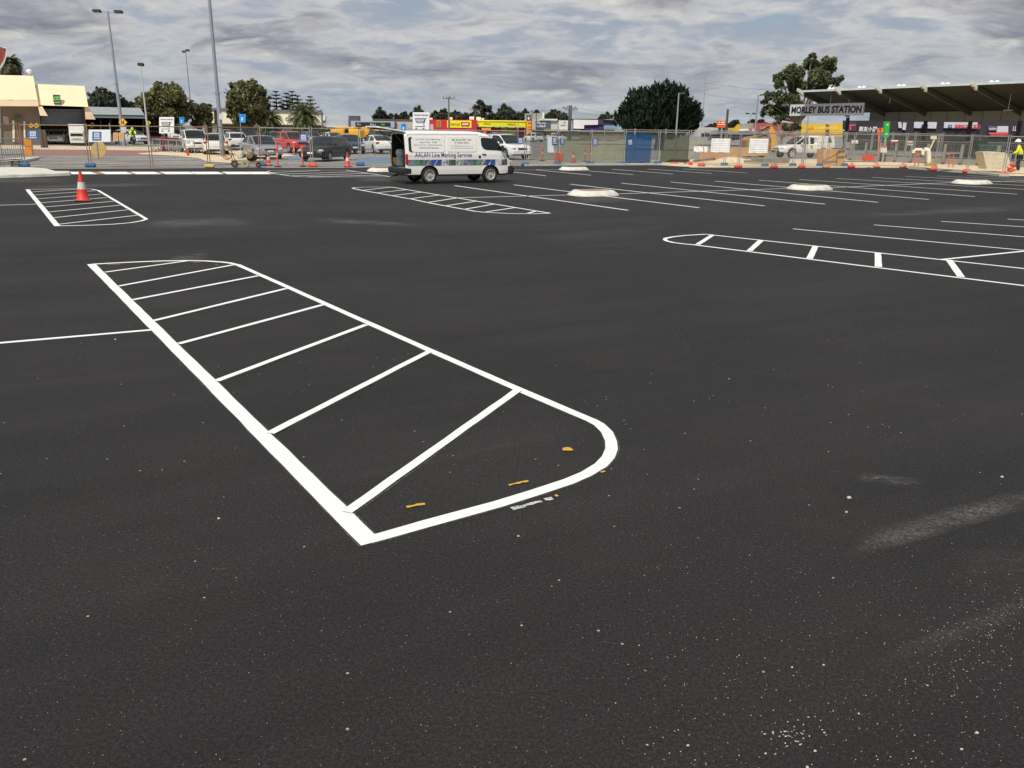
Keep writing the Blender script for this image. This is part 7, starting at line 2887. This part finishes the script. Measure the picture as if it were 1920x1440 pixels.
for k, (x0, y0, x1, y1, mt, lab) in enumerate(((1651, 273, 1663, 286, mat('notice_red', S(170, 100, 95), .6), 'grey site notice with a red heading on the far fence'),
                                    (1671, 262.5, 1684, 266, mat('notice_rose', S(228, 110, 95), .6), 'small oval red notice on the far fence'),
                                    (1700, 264.5, 1711.5, 272, mat('notice_brown', S(160, 110, 90), .6), 'white notice with a brown band on the far fence'),
                                    (1597, 263, 1609, 269, mat('notice_grey', S(180, 182, 176), .6), 'pale grey square notice pair on the far fence'))):
    pl = PY(61.5)
    m = MB()
    m.slab(pl, [x0, y0, x1, y1], 0, .03, 0 if k != 0 else 0)
    m.slab(pl, [x0, y0 + (y1 - y0) * (.0 if k != 2 else .3), x1, y0 + (y1 - y0) * (.3 if k == 0 else .75)], .008, -1, 1)
    single('site_notice', m, [mat('notice_pale', S(205, 200, 190), .6) if k != 1 else mt, mt if k in (0, 2) else mat('notice_text', S(225, 205, 200), .6)], lab, 'notice')
# orange pole frame beside the green pylon
pl = PY(64)
m = MB()
m.tube([pl.p(1647, 290), pl.p(1648, 244)], .045, 6)
m.slab(pl, [(1645, 241), (1648.5, 240), (1649, 247), (1645, 248)], .03, .06)
m.slab(pl, [(1651.5, 239.5), (1655.5, 240), (1656, 247.5), (1652, 247)], .03, .06)
m.tube([pl.p(1648, 247), pl.p(1654, 247)], .04, 6)
single('orange_pole', m, mat('pole_orange', S(225, 110, 50), .6, 0, .1), 'slim orange pole with two short heads beside the green pylon', 'pole', smooth=True, sharp=40)
# distant plastic sheeted pile and sand heaps
random.seed(77)
for k, (px, py, w_, h_, lab) in enumerate(((1925, 329, 2.4, .34, 'low sand heap at the right edge in front of the worker'), (1790, 300, 3.5, .5, 'low rubble heap left of the skip'),
                                           (1372, 303, 3.0, .35, 'low sand heap behind the left white sheet'), (1745, 312, .9, .55, 'small mossy mound at the foot of the white pipe post'))):
    p = G(px, py)
    m = MB()
    n_ = 16
    rows = []
    for j in range(6):
        t = j / 5
        rows.append([(math.cos(a) * w_ * (1 - t) * random.uniform(.9, 1.1) * .5, math.sin(a) * w_ * .7 * (1 - t) * random.uniform(.9, 1.1) * .5, h_ * (1 - (1 - t) ** 2) * random.uniform(.88, 1.05)) for a in [i / n_ * 6.283 for i in range(n_)]])
    vs = [v for r in rows for v in r]
    fs = [(j * n_ + i, j * n_ + (i + 1) % n_, (j + 1) * n_ + (i + 1) % n_, (j + 1) * n_ + i) for j in range(5) for i in range(n_)]
    m.add(vs, fs, 0, Matrix.Translation(p))
    single('sand_heap' if k != 1 else 'rubble_heap', m, SAND if k != 3 else mat('moss_mound', S(150, 130, 70), .95), lab, 'heap', smooth=True)
# ------------------------------------------------------------------ trees
BARK = mat('bark', S(112, 98, 84), .9, 0, .25, 3, .5, 20)
BARKP = mat('pale_bark', S(132, 116, 98), .85, 0, .25, 2, .3, 20)


def blob_tree(name, label, px, Y, blobs, leaf, n, size, group=None, bark=BARK, trunk_r=.25, depth=.8, tuft=0.0, seed=1, gaps=.25, base_z=0.0, trunk_top=None, limb=.10):
    """blobs: (px, py, radius px, flatness) clusters of the crown as seen; each becomes a rounded mass of leaf sprays"""
    rnd = random.Random(seed)
    p = AT(px, 250, Y)
    p.z = base_z
    root = thing(name, label, 'tree', p[:], group=group)
    ppm = FPX / Y
    C = []
    for b in blobs:
        bx, by, br = b[:3]
        c = AT(bx, by, Y)
        r = br / ppm
        spread = depth * abs(1 - abs(bx - px) / (max(abs(q[0] - px) for q in blobs) + br)) * 2.2
        c.y += rnd.uniform(-1, 1) * spread
        C.append((c, r, b[3] if len(b) > 3 else .8))
    # trunk and limbs
    m = MB()
    zs = sorted(c.z for c, r, f in C)
    fork = Vector((p.x, p.y, (trunk_top if trunk_top is not None else zs[0] * .75)))
    m.tube([p, p.lerp(fork, .5) + Vector((rnd.uniform(-.1, .1), 0, 0)), fork], [trunk_r * 1.2, trunk_r, trunk_r * .8], 8)
    for c, r, f in C:
        mid = fork.lerp(c, .55) + Vector((rnd.uniform(-.3, .3), rnd.uniform(-.3, .3), -.15 * (c - fork).length * .5))
        m.tube([fork - Vector((0, 0, .3)), mid, c + Vector((0, 0, r * .2))], [trunk_r * .55, limb, limb * .35], 6)
        for _ in range(3):
            d = Vector((rnd.gauss(0, 1), rnd.gauss(0, 1), rnd.gauss(.4, .6))).normalized()
            m.tube([mid.lerp(c, .5), c + d * r * .75], [limb * .4, limb * .15], 4)
    m.build('trunk', bark, root, True, 60)
    # crown: sprays of leaves sitting on twigs spread through every mass, thicker towards its rim
    vs, fs, fm = [], [], []
    tot = sum(r ** 2 for c, r, f in C)
    for c, r, f in C:
        k = int(n * r ** 2 / tot)
        nsub = max(6, int(k / 26))
        for _ in range(nsub):
            d = Vector((rnd.gauss(0, 1), rnd.gauss(0, 1), rnd.gauss(0, 1))).normalized()
            u = rnd.random() ** .42
            if rnd.random() < gaps:
                u = rnd.uniform(.85, 1.12)
            cc = c + Vector((d.x * r * u, d.y * r * u, d.z * r * f * u))
            sr = r * rnd.uniform(.14, .30)
            ax = (d + Vector((0, 0, tuft * 2.5 + .3))).normalized() if tuft else d
            slot = 0 if rnd.random() < .6 else 1
            for _ in range(26):
                e = Vector((rnd.gauss(0, .5), rnd.gauss(0, .5), rnd.gauss(0, .5)))
                q = cc + e * sr + ax * (rnd.uniform(-.5, 1.3) * sr * (1 + tuft) if tuft else 0)
                s = size * rnd.uniform(.6, 1.3)
                a = Vector((rnd.gauss(0, 1), rnd.gauss(0, 1), rnd.gauss(0, 1)))
                if tuft:
                    a = (ax + a * .35)
                a.normalize()
                b2 = a.cross(Vector((rnd.gauss(0, 1), rnd.gauss(0, 1), rnd.gauss(0, 1)))).normalized()
                i0 = len(vs)
                vs += [q - a * s, q + b2 * s * .42, q + a * s * (1.0 + tuft), q - b2 * s * .42]
                fs.append((i0, i0 + 1, i0 + 2, i0 + 3))
                fm.append(slot)
    m = MB()
    m.v, m.f, m.fm = vs, fs, fm
    m.build('crown', list(leaf), root)
    return root


LG = (leafmat('gum_leaf', (.14, .155, .070), .2, .45, .6), leafmat('gum_leaf_dull', (.085, .10, .05), .15, .4, .6))
LB = (leafmat('brushbox_leaf', (.18, .175, .068), .25, .45, .35), leafmat('brushbox_leaf_dull', (.105, .11, .046), .2, .4, .35))
LF = (leafmat('fig_leaf', (.018, .036, .016), .1, .5, .5), leafmat('fig_leaf_dark', (.010, .022, .011), .08, .4, .5))
LH = (leafmat('far_leaf', (.075, .088, .056), .15, .4, .3), leafmat('far_leaf_dark', (.045, .056, .038), .1, .4, .3))
LP = (leafmat('pine_leaf', (.022, .034, .026), .1, .4, .5), leafmat('pine_leaf_dark', (.014, .024, .020), .1, .4, .5))

blob_tree('street_tree', 'broad olive green tree between the two slender lamp posts at left', 312, 112,
          [(312, 172, 20), (292, 178, 18), (333, 180, 19), (275, 190, 16), (345, 198, 15), (302, 192, 24), (325, 204, 24), (285, 208, 20), (268, 205, 12), (348, 215, 12), (305, 218, 22), (330, 222, 18), (322, 163, 11), (300, 162, 10), (262, 186, 7), (280, 225, 14)],
          LB, 17000, .24, seed=2, trunk_r=.35)
blob_tree('street_tree', 'tall rounded olive tree right of the thick lamp post', 466, 100,
          [(465, 166, 15), (448, 172, 14), (484, 172, 14), (440, 186, 14), (494, 186, 12), (460, 186, 22), (480, 200, 20), (446, 204, 18), (465, 216, 20), (434, 198, 9), (495, 202, 9), (452, 226, 14), (486, 222, 13), (472, 156, 8), (432, 214, 8), (440, 160, 6)],
          LB, 15000, .22, seed=3, trunk_r=.32)
blob_tree('street_tree', 'rounded dull green tree beyond the undercroft roof at far left', 198, 140,
          [(196, 178, 13), (184, 184, 12), (210, 184, 11), (177, 192, 9), (198, 192, 16), (224, 190, 11), (233, 195, 8), (215, 196, 10), (190, 198, 10)], LH, 8000, .28, seed=4, trunk_r=.3)
blob_tree('street_tree', 'small green tree right of the broad olive tree', 374, 116, [(372, 205, 12), (383, 208, 9), (365, 212, 10), (378, 220, 13), (368, 230, 11), (386, 226, 8)], LB, 5000, .24, seed=5)
blob_tree('street_tree', 'flat dark treetop just left of the cream office building', 391, 190, [(386, 198, 4), (391, 199, 4), (380, 197, 4)], LH, 900, .35, seed=6, trunk_r=.15)
blob_tree('street_tree', 'low dark bush top behind the undercroft building', 254, 170, [(252, 198, 6), (246, 200, 5), (259, 200, 5)], LH, 1500, .35, seed=7)
blob_tree('fig_tree', 'big dense dark green dome shaped tree right of centre', 1236, 98,
          [(1236, 184, 22), (1210, 192, 20), (1262, 192, 20), (1188, 204, 18), (1284, 206, 17), (1236, 206, 30), (1172, 220, 14), (1300, 220, 12), (1205, 222, 26), (1268, 224, 26), (1163, 230, 9), (1235, 232, 28), (1185, 236, 18), (1290, 238, 15), (1240, 174, 9), (1222, 178, 8), (1256, 178, 9), (1274, 186, 8), (1196, 188, 8), (1215, 240, 20), (1262, 242, 18), (1306, 232, 7), (1178, 208, 7)],
          LF, 34000, .26, tuft=.55, seed=8, gaps=.32, depth=1.6, trunk_r=.5)
blob_tree('gum_tree', 'tall open gum tree with pale limbs behind the station name board', 1496, 98,
          [(1518, 120, 11), (1532, 126, 12), (1550, 116, 11), (1560, 130, 8), (1478, 138, 14), (1462, 146, 11), (1500, 140, 16), (1526, 146, 15), (1548, 148, 12), (1570, 152, 8), (1456, 160, 8), (1490, 162, 14), (1515, 166, 14), (1540, 166, 11), (1446, 180, 9), (1460, 184, 12), (1480, 186, 12), (1432, 190, 6), (1440, 204, 9), (1456, 206, 11), (1474, 210, 11), (1432, 214, 5), (1462, 220, 8), (1576, 146, 5), (1515, 108, 6), (1492, 200, 9)],
          LG, 30000, .19, seed=9, gaps=.34, bark=BARKP, trunk_r=.30, trunk_top=3.6, depth=1.0, limb=.06)
blob_tree('gum_tree', 'small leaning gum with dark leaf clusters beside the yellow shop', 1466, 90, [(1472, 236, 5), (1481, 241, 5), (1490, 236, 6), (1470, 243, 4), (1500, 240, 4), (1462, 230, 5)], LG, 1800, .2, seed=10, trunk_r=.14, bark=BARKP)

# belt of separate trees far behind the shops
far = [(712, 205, 6, 9, 'pointed dark conifer above the black sign band'), (712, 216, 10, 10, ''), (731, 217, 6, 4, 'low dark tree right of the pointed conifer'), (745, 217, 7, 4, 'low dark tree left of the big trolley sign'),
       (757, 213, 7, 6, 'rounded dark tree just left of the trolley sign'), (783, 205, 9, 5, 'dark tree peeping over the trolley sign'), (816, 213, 7, 6, 'dark tree right of the trolley sign'),
       (832, 211, 8, 8, 'dark tree behind the wooden power pole'), (853, 212, 11, 8, 'wide dark tree right of the power pole'), (872, 217, 7, 5, 'low tree above the yellow chemist board')]
seed = 40
for bx, by, r, h_, lab in far:
    if not lab:
        continue
    seed += 1
    blob_tree('belt_tree', lab, bx, 215 + seed % 5 * 4, [(bx, by, r * .7), (bx - r * .6, by + 4, r * .6), (bx + r * .6, by + 4, r * .6), (bx, by + 9, r), (bx - r, by + 11, r * .6), (bx + r, by + 11, r * .6)] if seed != 41 else
              [(712, 203, 3), (712, 209, 5), (709, 214, 6), (717, 214, 6), (712, 220, 9), (703, 220, 5)], LH, 1900, .42, 'trees along the far skyline', seed=seed, trunk_r=.25)
blob_tree('belt_tree', 'taller open tree with domed crown above the lime fascia', 905, 214, [(904, 196, 7), (893, 202, 6), (915, 202, 6), (905, 206, 9), (920, 210, 5), (890, 211, 5), (903, 215, 9), (897, 191, 3)], LH, 3000, .38, 'trees along the far skyline', seed=60, gaps=.4, trunk_r=.3)
blob_tree('belt_tree', 'second domed tree above the right half of the lime fascia', 948, 212, [(946, 199, 6), (939, 206, 6), (953, 206, 7), (962, 210, 5), (946, 212, 9), (934, 214, 5), (958, 217, 7)], LH, 3000, .38, 'trees along the far skyline', seed=61, gaps=.35, trunk_r=.3)
for k, (bx, by, r, lab) in enumerate(((926, 218, 7, 'low dark tree between the two domed trees'), (975, 216, 7, 'low dark tree just left of the grey plumbing shop'), (985, 210, 5, 'small dark tree over the plumbing shop corner'),
                                      (1006, 210, 4, 'little treetop above the plumbing shop roof'), (1042, 212, 11, 'rounded dark tree between the plumbing shop and the twin poles'), (1030, 217, 8, 'low dark tree right of the white mast'),
                                      (1058, 217, 7, 'low dark tree at the foot of the twin poles'), (1138, 216, 8, 'dark tree behind the grey tin roof'), (1130, 219, 6, 'low dark tree left of the grey tin roof'), (884, 219, 7, 'low tree behind the roof coolers'),
                                      (1330, 236, 5, 'low bush left of the orange hoarding'), (1342, 235, 6, 'dark bush just left of the orange hoarding'), (1376, 232, 9, 'dark rounded tree right of the orange hoarding'), (1410, 229, 6, 'low tree behind the grey gable'),
                                      (1428, 229, 6, 'low dark tree left of the gum trunk'))):
    blob_tree('belt_tree', lab, bx, 200 + k % 4 * 6, [(bx, by, r * .75), (bx - r * .7, by + 3, r * .6), (bx + r * .7, by + 3, r * .6), (bx, by + 7, r), (bx - r * .8, by + 9, r * .6), (bx + r * .8, by + 9, r * .6)], LH, 1700, .42,
              'trees along the far skyline', seed=70 + k, trunk_r=.25)
# closed mass of foliage lower down between the trunks
for k in range(12):
    bx = 826 + k * 14
    blob_tree('belt_tree', 'skyline foliage clump above the red and lime shops, %s from the left' % ORD[k], bx, 196, [(bx, 221, 8), (bx - 6, 224, 6), (bx + 6, 224, 6)], LH, 700, .45, 'low trees behind the red and lime shops', seed=90 + k, trunk_r=.2)


def norfolk(px, pyt, Y, label, seed):
    rnd = random.Random(seed)
    p = AT(px, 250, Y)
    p.z = 0
    top = AT(px, pyt, Y).z
    root = thing('norfolk_pine', label, 'tree', p[:], group='norfolk pines behind the office building')
    m = MB()
    m.tube([p, Vector((p.x, p.y, top))], [.35, .05], 6)
    m.build('trunk', BARK, root)
    m = MB()
    z = top - .4
    step = .85
    while z > top * .30:
        t = (top - z) / top
        L = .35 + t * 5.2
        nb_ = 7
        a0 = rnd.random() * 6
        for k in range(nb_):
            a = a0 + k * 6.283 / nb_ + rnd.uniform(-.12, .12)
            d = Vector((math.cos(a), math.sin(a), .18))
            s = d.cross(Vector((0, 0, 1))).normalized()
            c = Vector((p.x, p.y, z))
            n_ = max(3, int(L / .32))
            for q in range(n_):
                u = (q + .6) / n_
                b = c + d * L * u + Vector((0, 0, L * .05 * u * u))
                w_ = .26 * (1 - u * .35) + .07
                for sd_ in (-1, 1):
                    e = s * sd_ * w_ * rnd.uniform(.8, 1.5)
                    m.add([b - d * .12, b + d * .16, b + e + d * .22 + Vector((0, 0, .18)), b + e * .8 + Vector((0, 0, .04))], [(0, 1, 2, 3)], q % 2)
                m.add([b - d * .14, b + Vector((0, 0, .24)), b + d * .2, b - Vector((0, 0, .08))], [(0, 1, 2, 3)], q % 2)
        z -= step * rnd.uniform(.9, 1.1)
    m.build('crown', list(LP), root)


for k, (px, py, lab) in enumerate(((522, 170, 'norfolk pine standing alone, left of the other four'), (541.5, 173, 'norfolk pine second from the left in the group'), (552, 170, 'tallest norfolk pine in the middle of the group'),
                                   (562, 178, 'norfolk pine right behind the tallest one'), (585, 179.5, 'norfolk pine at the right end of the group'))):
    norfolk(px, py, 205, lab, 200 + k)


def palm(px, py, Y, label, fl, n, seed, droop=1.0, tr=.35, trunkcol=BARK, crown_r=1.0):
    """feather palm: trunk with arched fronds, each with many leaflets"""
    rnd = random.Random(seed)
    p = AT(px, 250, Y)
    p.z = 0
    top = AT(px, py, Y)
    root = thing('palm_tree', label, 'palm tree', p[:], group='palms around the car park')
    m = MB()
    m.tube([p, p.lerp(top, .5), top], [tr * 1.15, tr, tr * 1.1], 9)
    m.lathe([(tr * .9, -1.1), (tr * 1.7, -.6), (tr * 1.5, 0), (tr * .5, .4)], 10, 0, Matrix.Translation(top))
    m.build('trunk', trunkcol, root, True, 60)
    m = MB()
    for k in range(n):
        a = k * 2.399 + rnd.uniform(-.2, .2)
        el = R(82) - (k / n) ** .85 * R(112)
        L = fl * rnd.uniform(.85, 1.08)
        d = Vector((math.cos(a) * math.cos(el), math.sin(a) * math.cos(el), math.sin(el)))
        pos = top.copy()
        pts = [pos.copy()]
        dirs = [d.copy()]
        ns_ = 11
        for q in range(ns_):
            pos = pos + d * (L / ns_)
            d = (d + Vector((0, 0, -.105 * droop * (1 + q * .12)))).normalized()
            pts.append(pos.copy())
            dirs.append(d.copy())
        m.tube(pts, [.035] * 6 + [.02] * 6, 3, 2, cap=False)
        for q in range(1, ns_ + 1):
            for sub in (0, .5):
                c = pts[q - 1].lerp(pts[q], sub + .3)
                dd = dirs[q]
                s = dd.cross(Vector((0, 0, 1)))
                if s.length < .05:
                    s = Vector((1, 0, 0))
                s.normalize()
                ll = .62 * crown_r * math.sin(math.pi * min(1, (q + .8) / (ns_ + 2.2))) + .14
                for sd_ in (-1, 1):
                    e = (s * sd_ * .85 + dd * .6 + Vector((0, 0, -.30 + rnd.uniform(-.12, .12)))).normalized() * ll
                    wv = dd * .055
                    m.add([c - wv, c + wv, c + e * 1.0, c + e * .98 - wv], [(0, 1, 2)], (k + q) % 2)
    m.build('crown', [leafmat('palm_leaf', (.070, .085, .026), .25, .35, 1.2), leafmat('palm_leaf_dark', (.036, .048, .016), .2, .35, 1.2), mat('frond_stalk', S(150, 140, 80), .7)], root)  # lighter and darker leaf tones alternate along the fronds


palm(507, 227, 118, 'date palm left of the office lettering', 2.3, 60, 300, 1.35, .30)
palm(569.5, 221, 112, 'larger date palm in front of the cream office wall', 2.8, 76, 301, 1.3, .38, mat('palm_trunk_orange', S(168, 120, 72), .85, 0, .25, 3, .5, 12))
palm(19, 124, 118, 'palm crown standing behind the cream supermarket roof', 1.9, 80, 302, 1.3, .25, crown_r=1.3)
# low shrubs before the office
for k, (bx, by, r, lab) in enumerate(((604, 243, 6, 'low shrub at the right end of the office building'), (593, 246, 5, 'low shrub behind the black wagon'), (481, 243, 5, 'dark shrub under the first palm'))):
    blob_tree('shrub', lab, bx, 118, [(bx, by, r), (bx - 7, by + 2, r * .8), (bx + 8, by + 2, r * .8), (bx - 13, by + 4, r * .6)], LB, 1200, .2, seed=330 + k, trunk_r=.06)
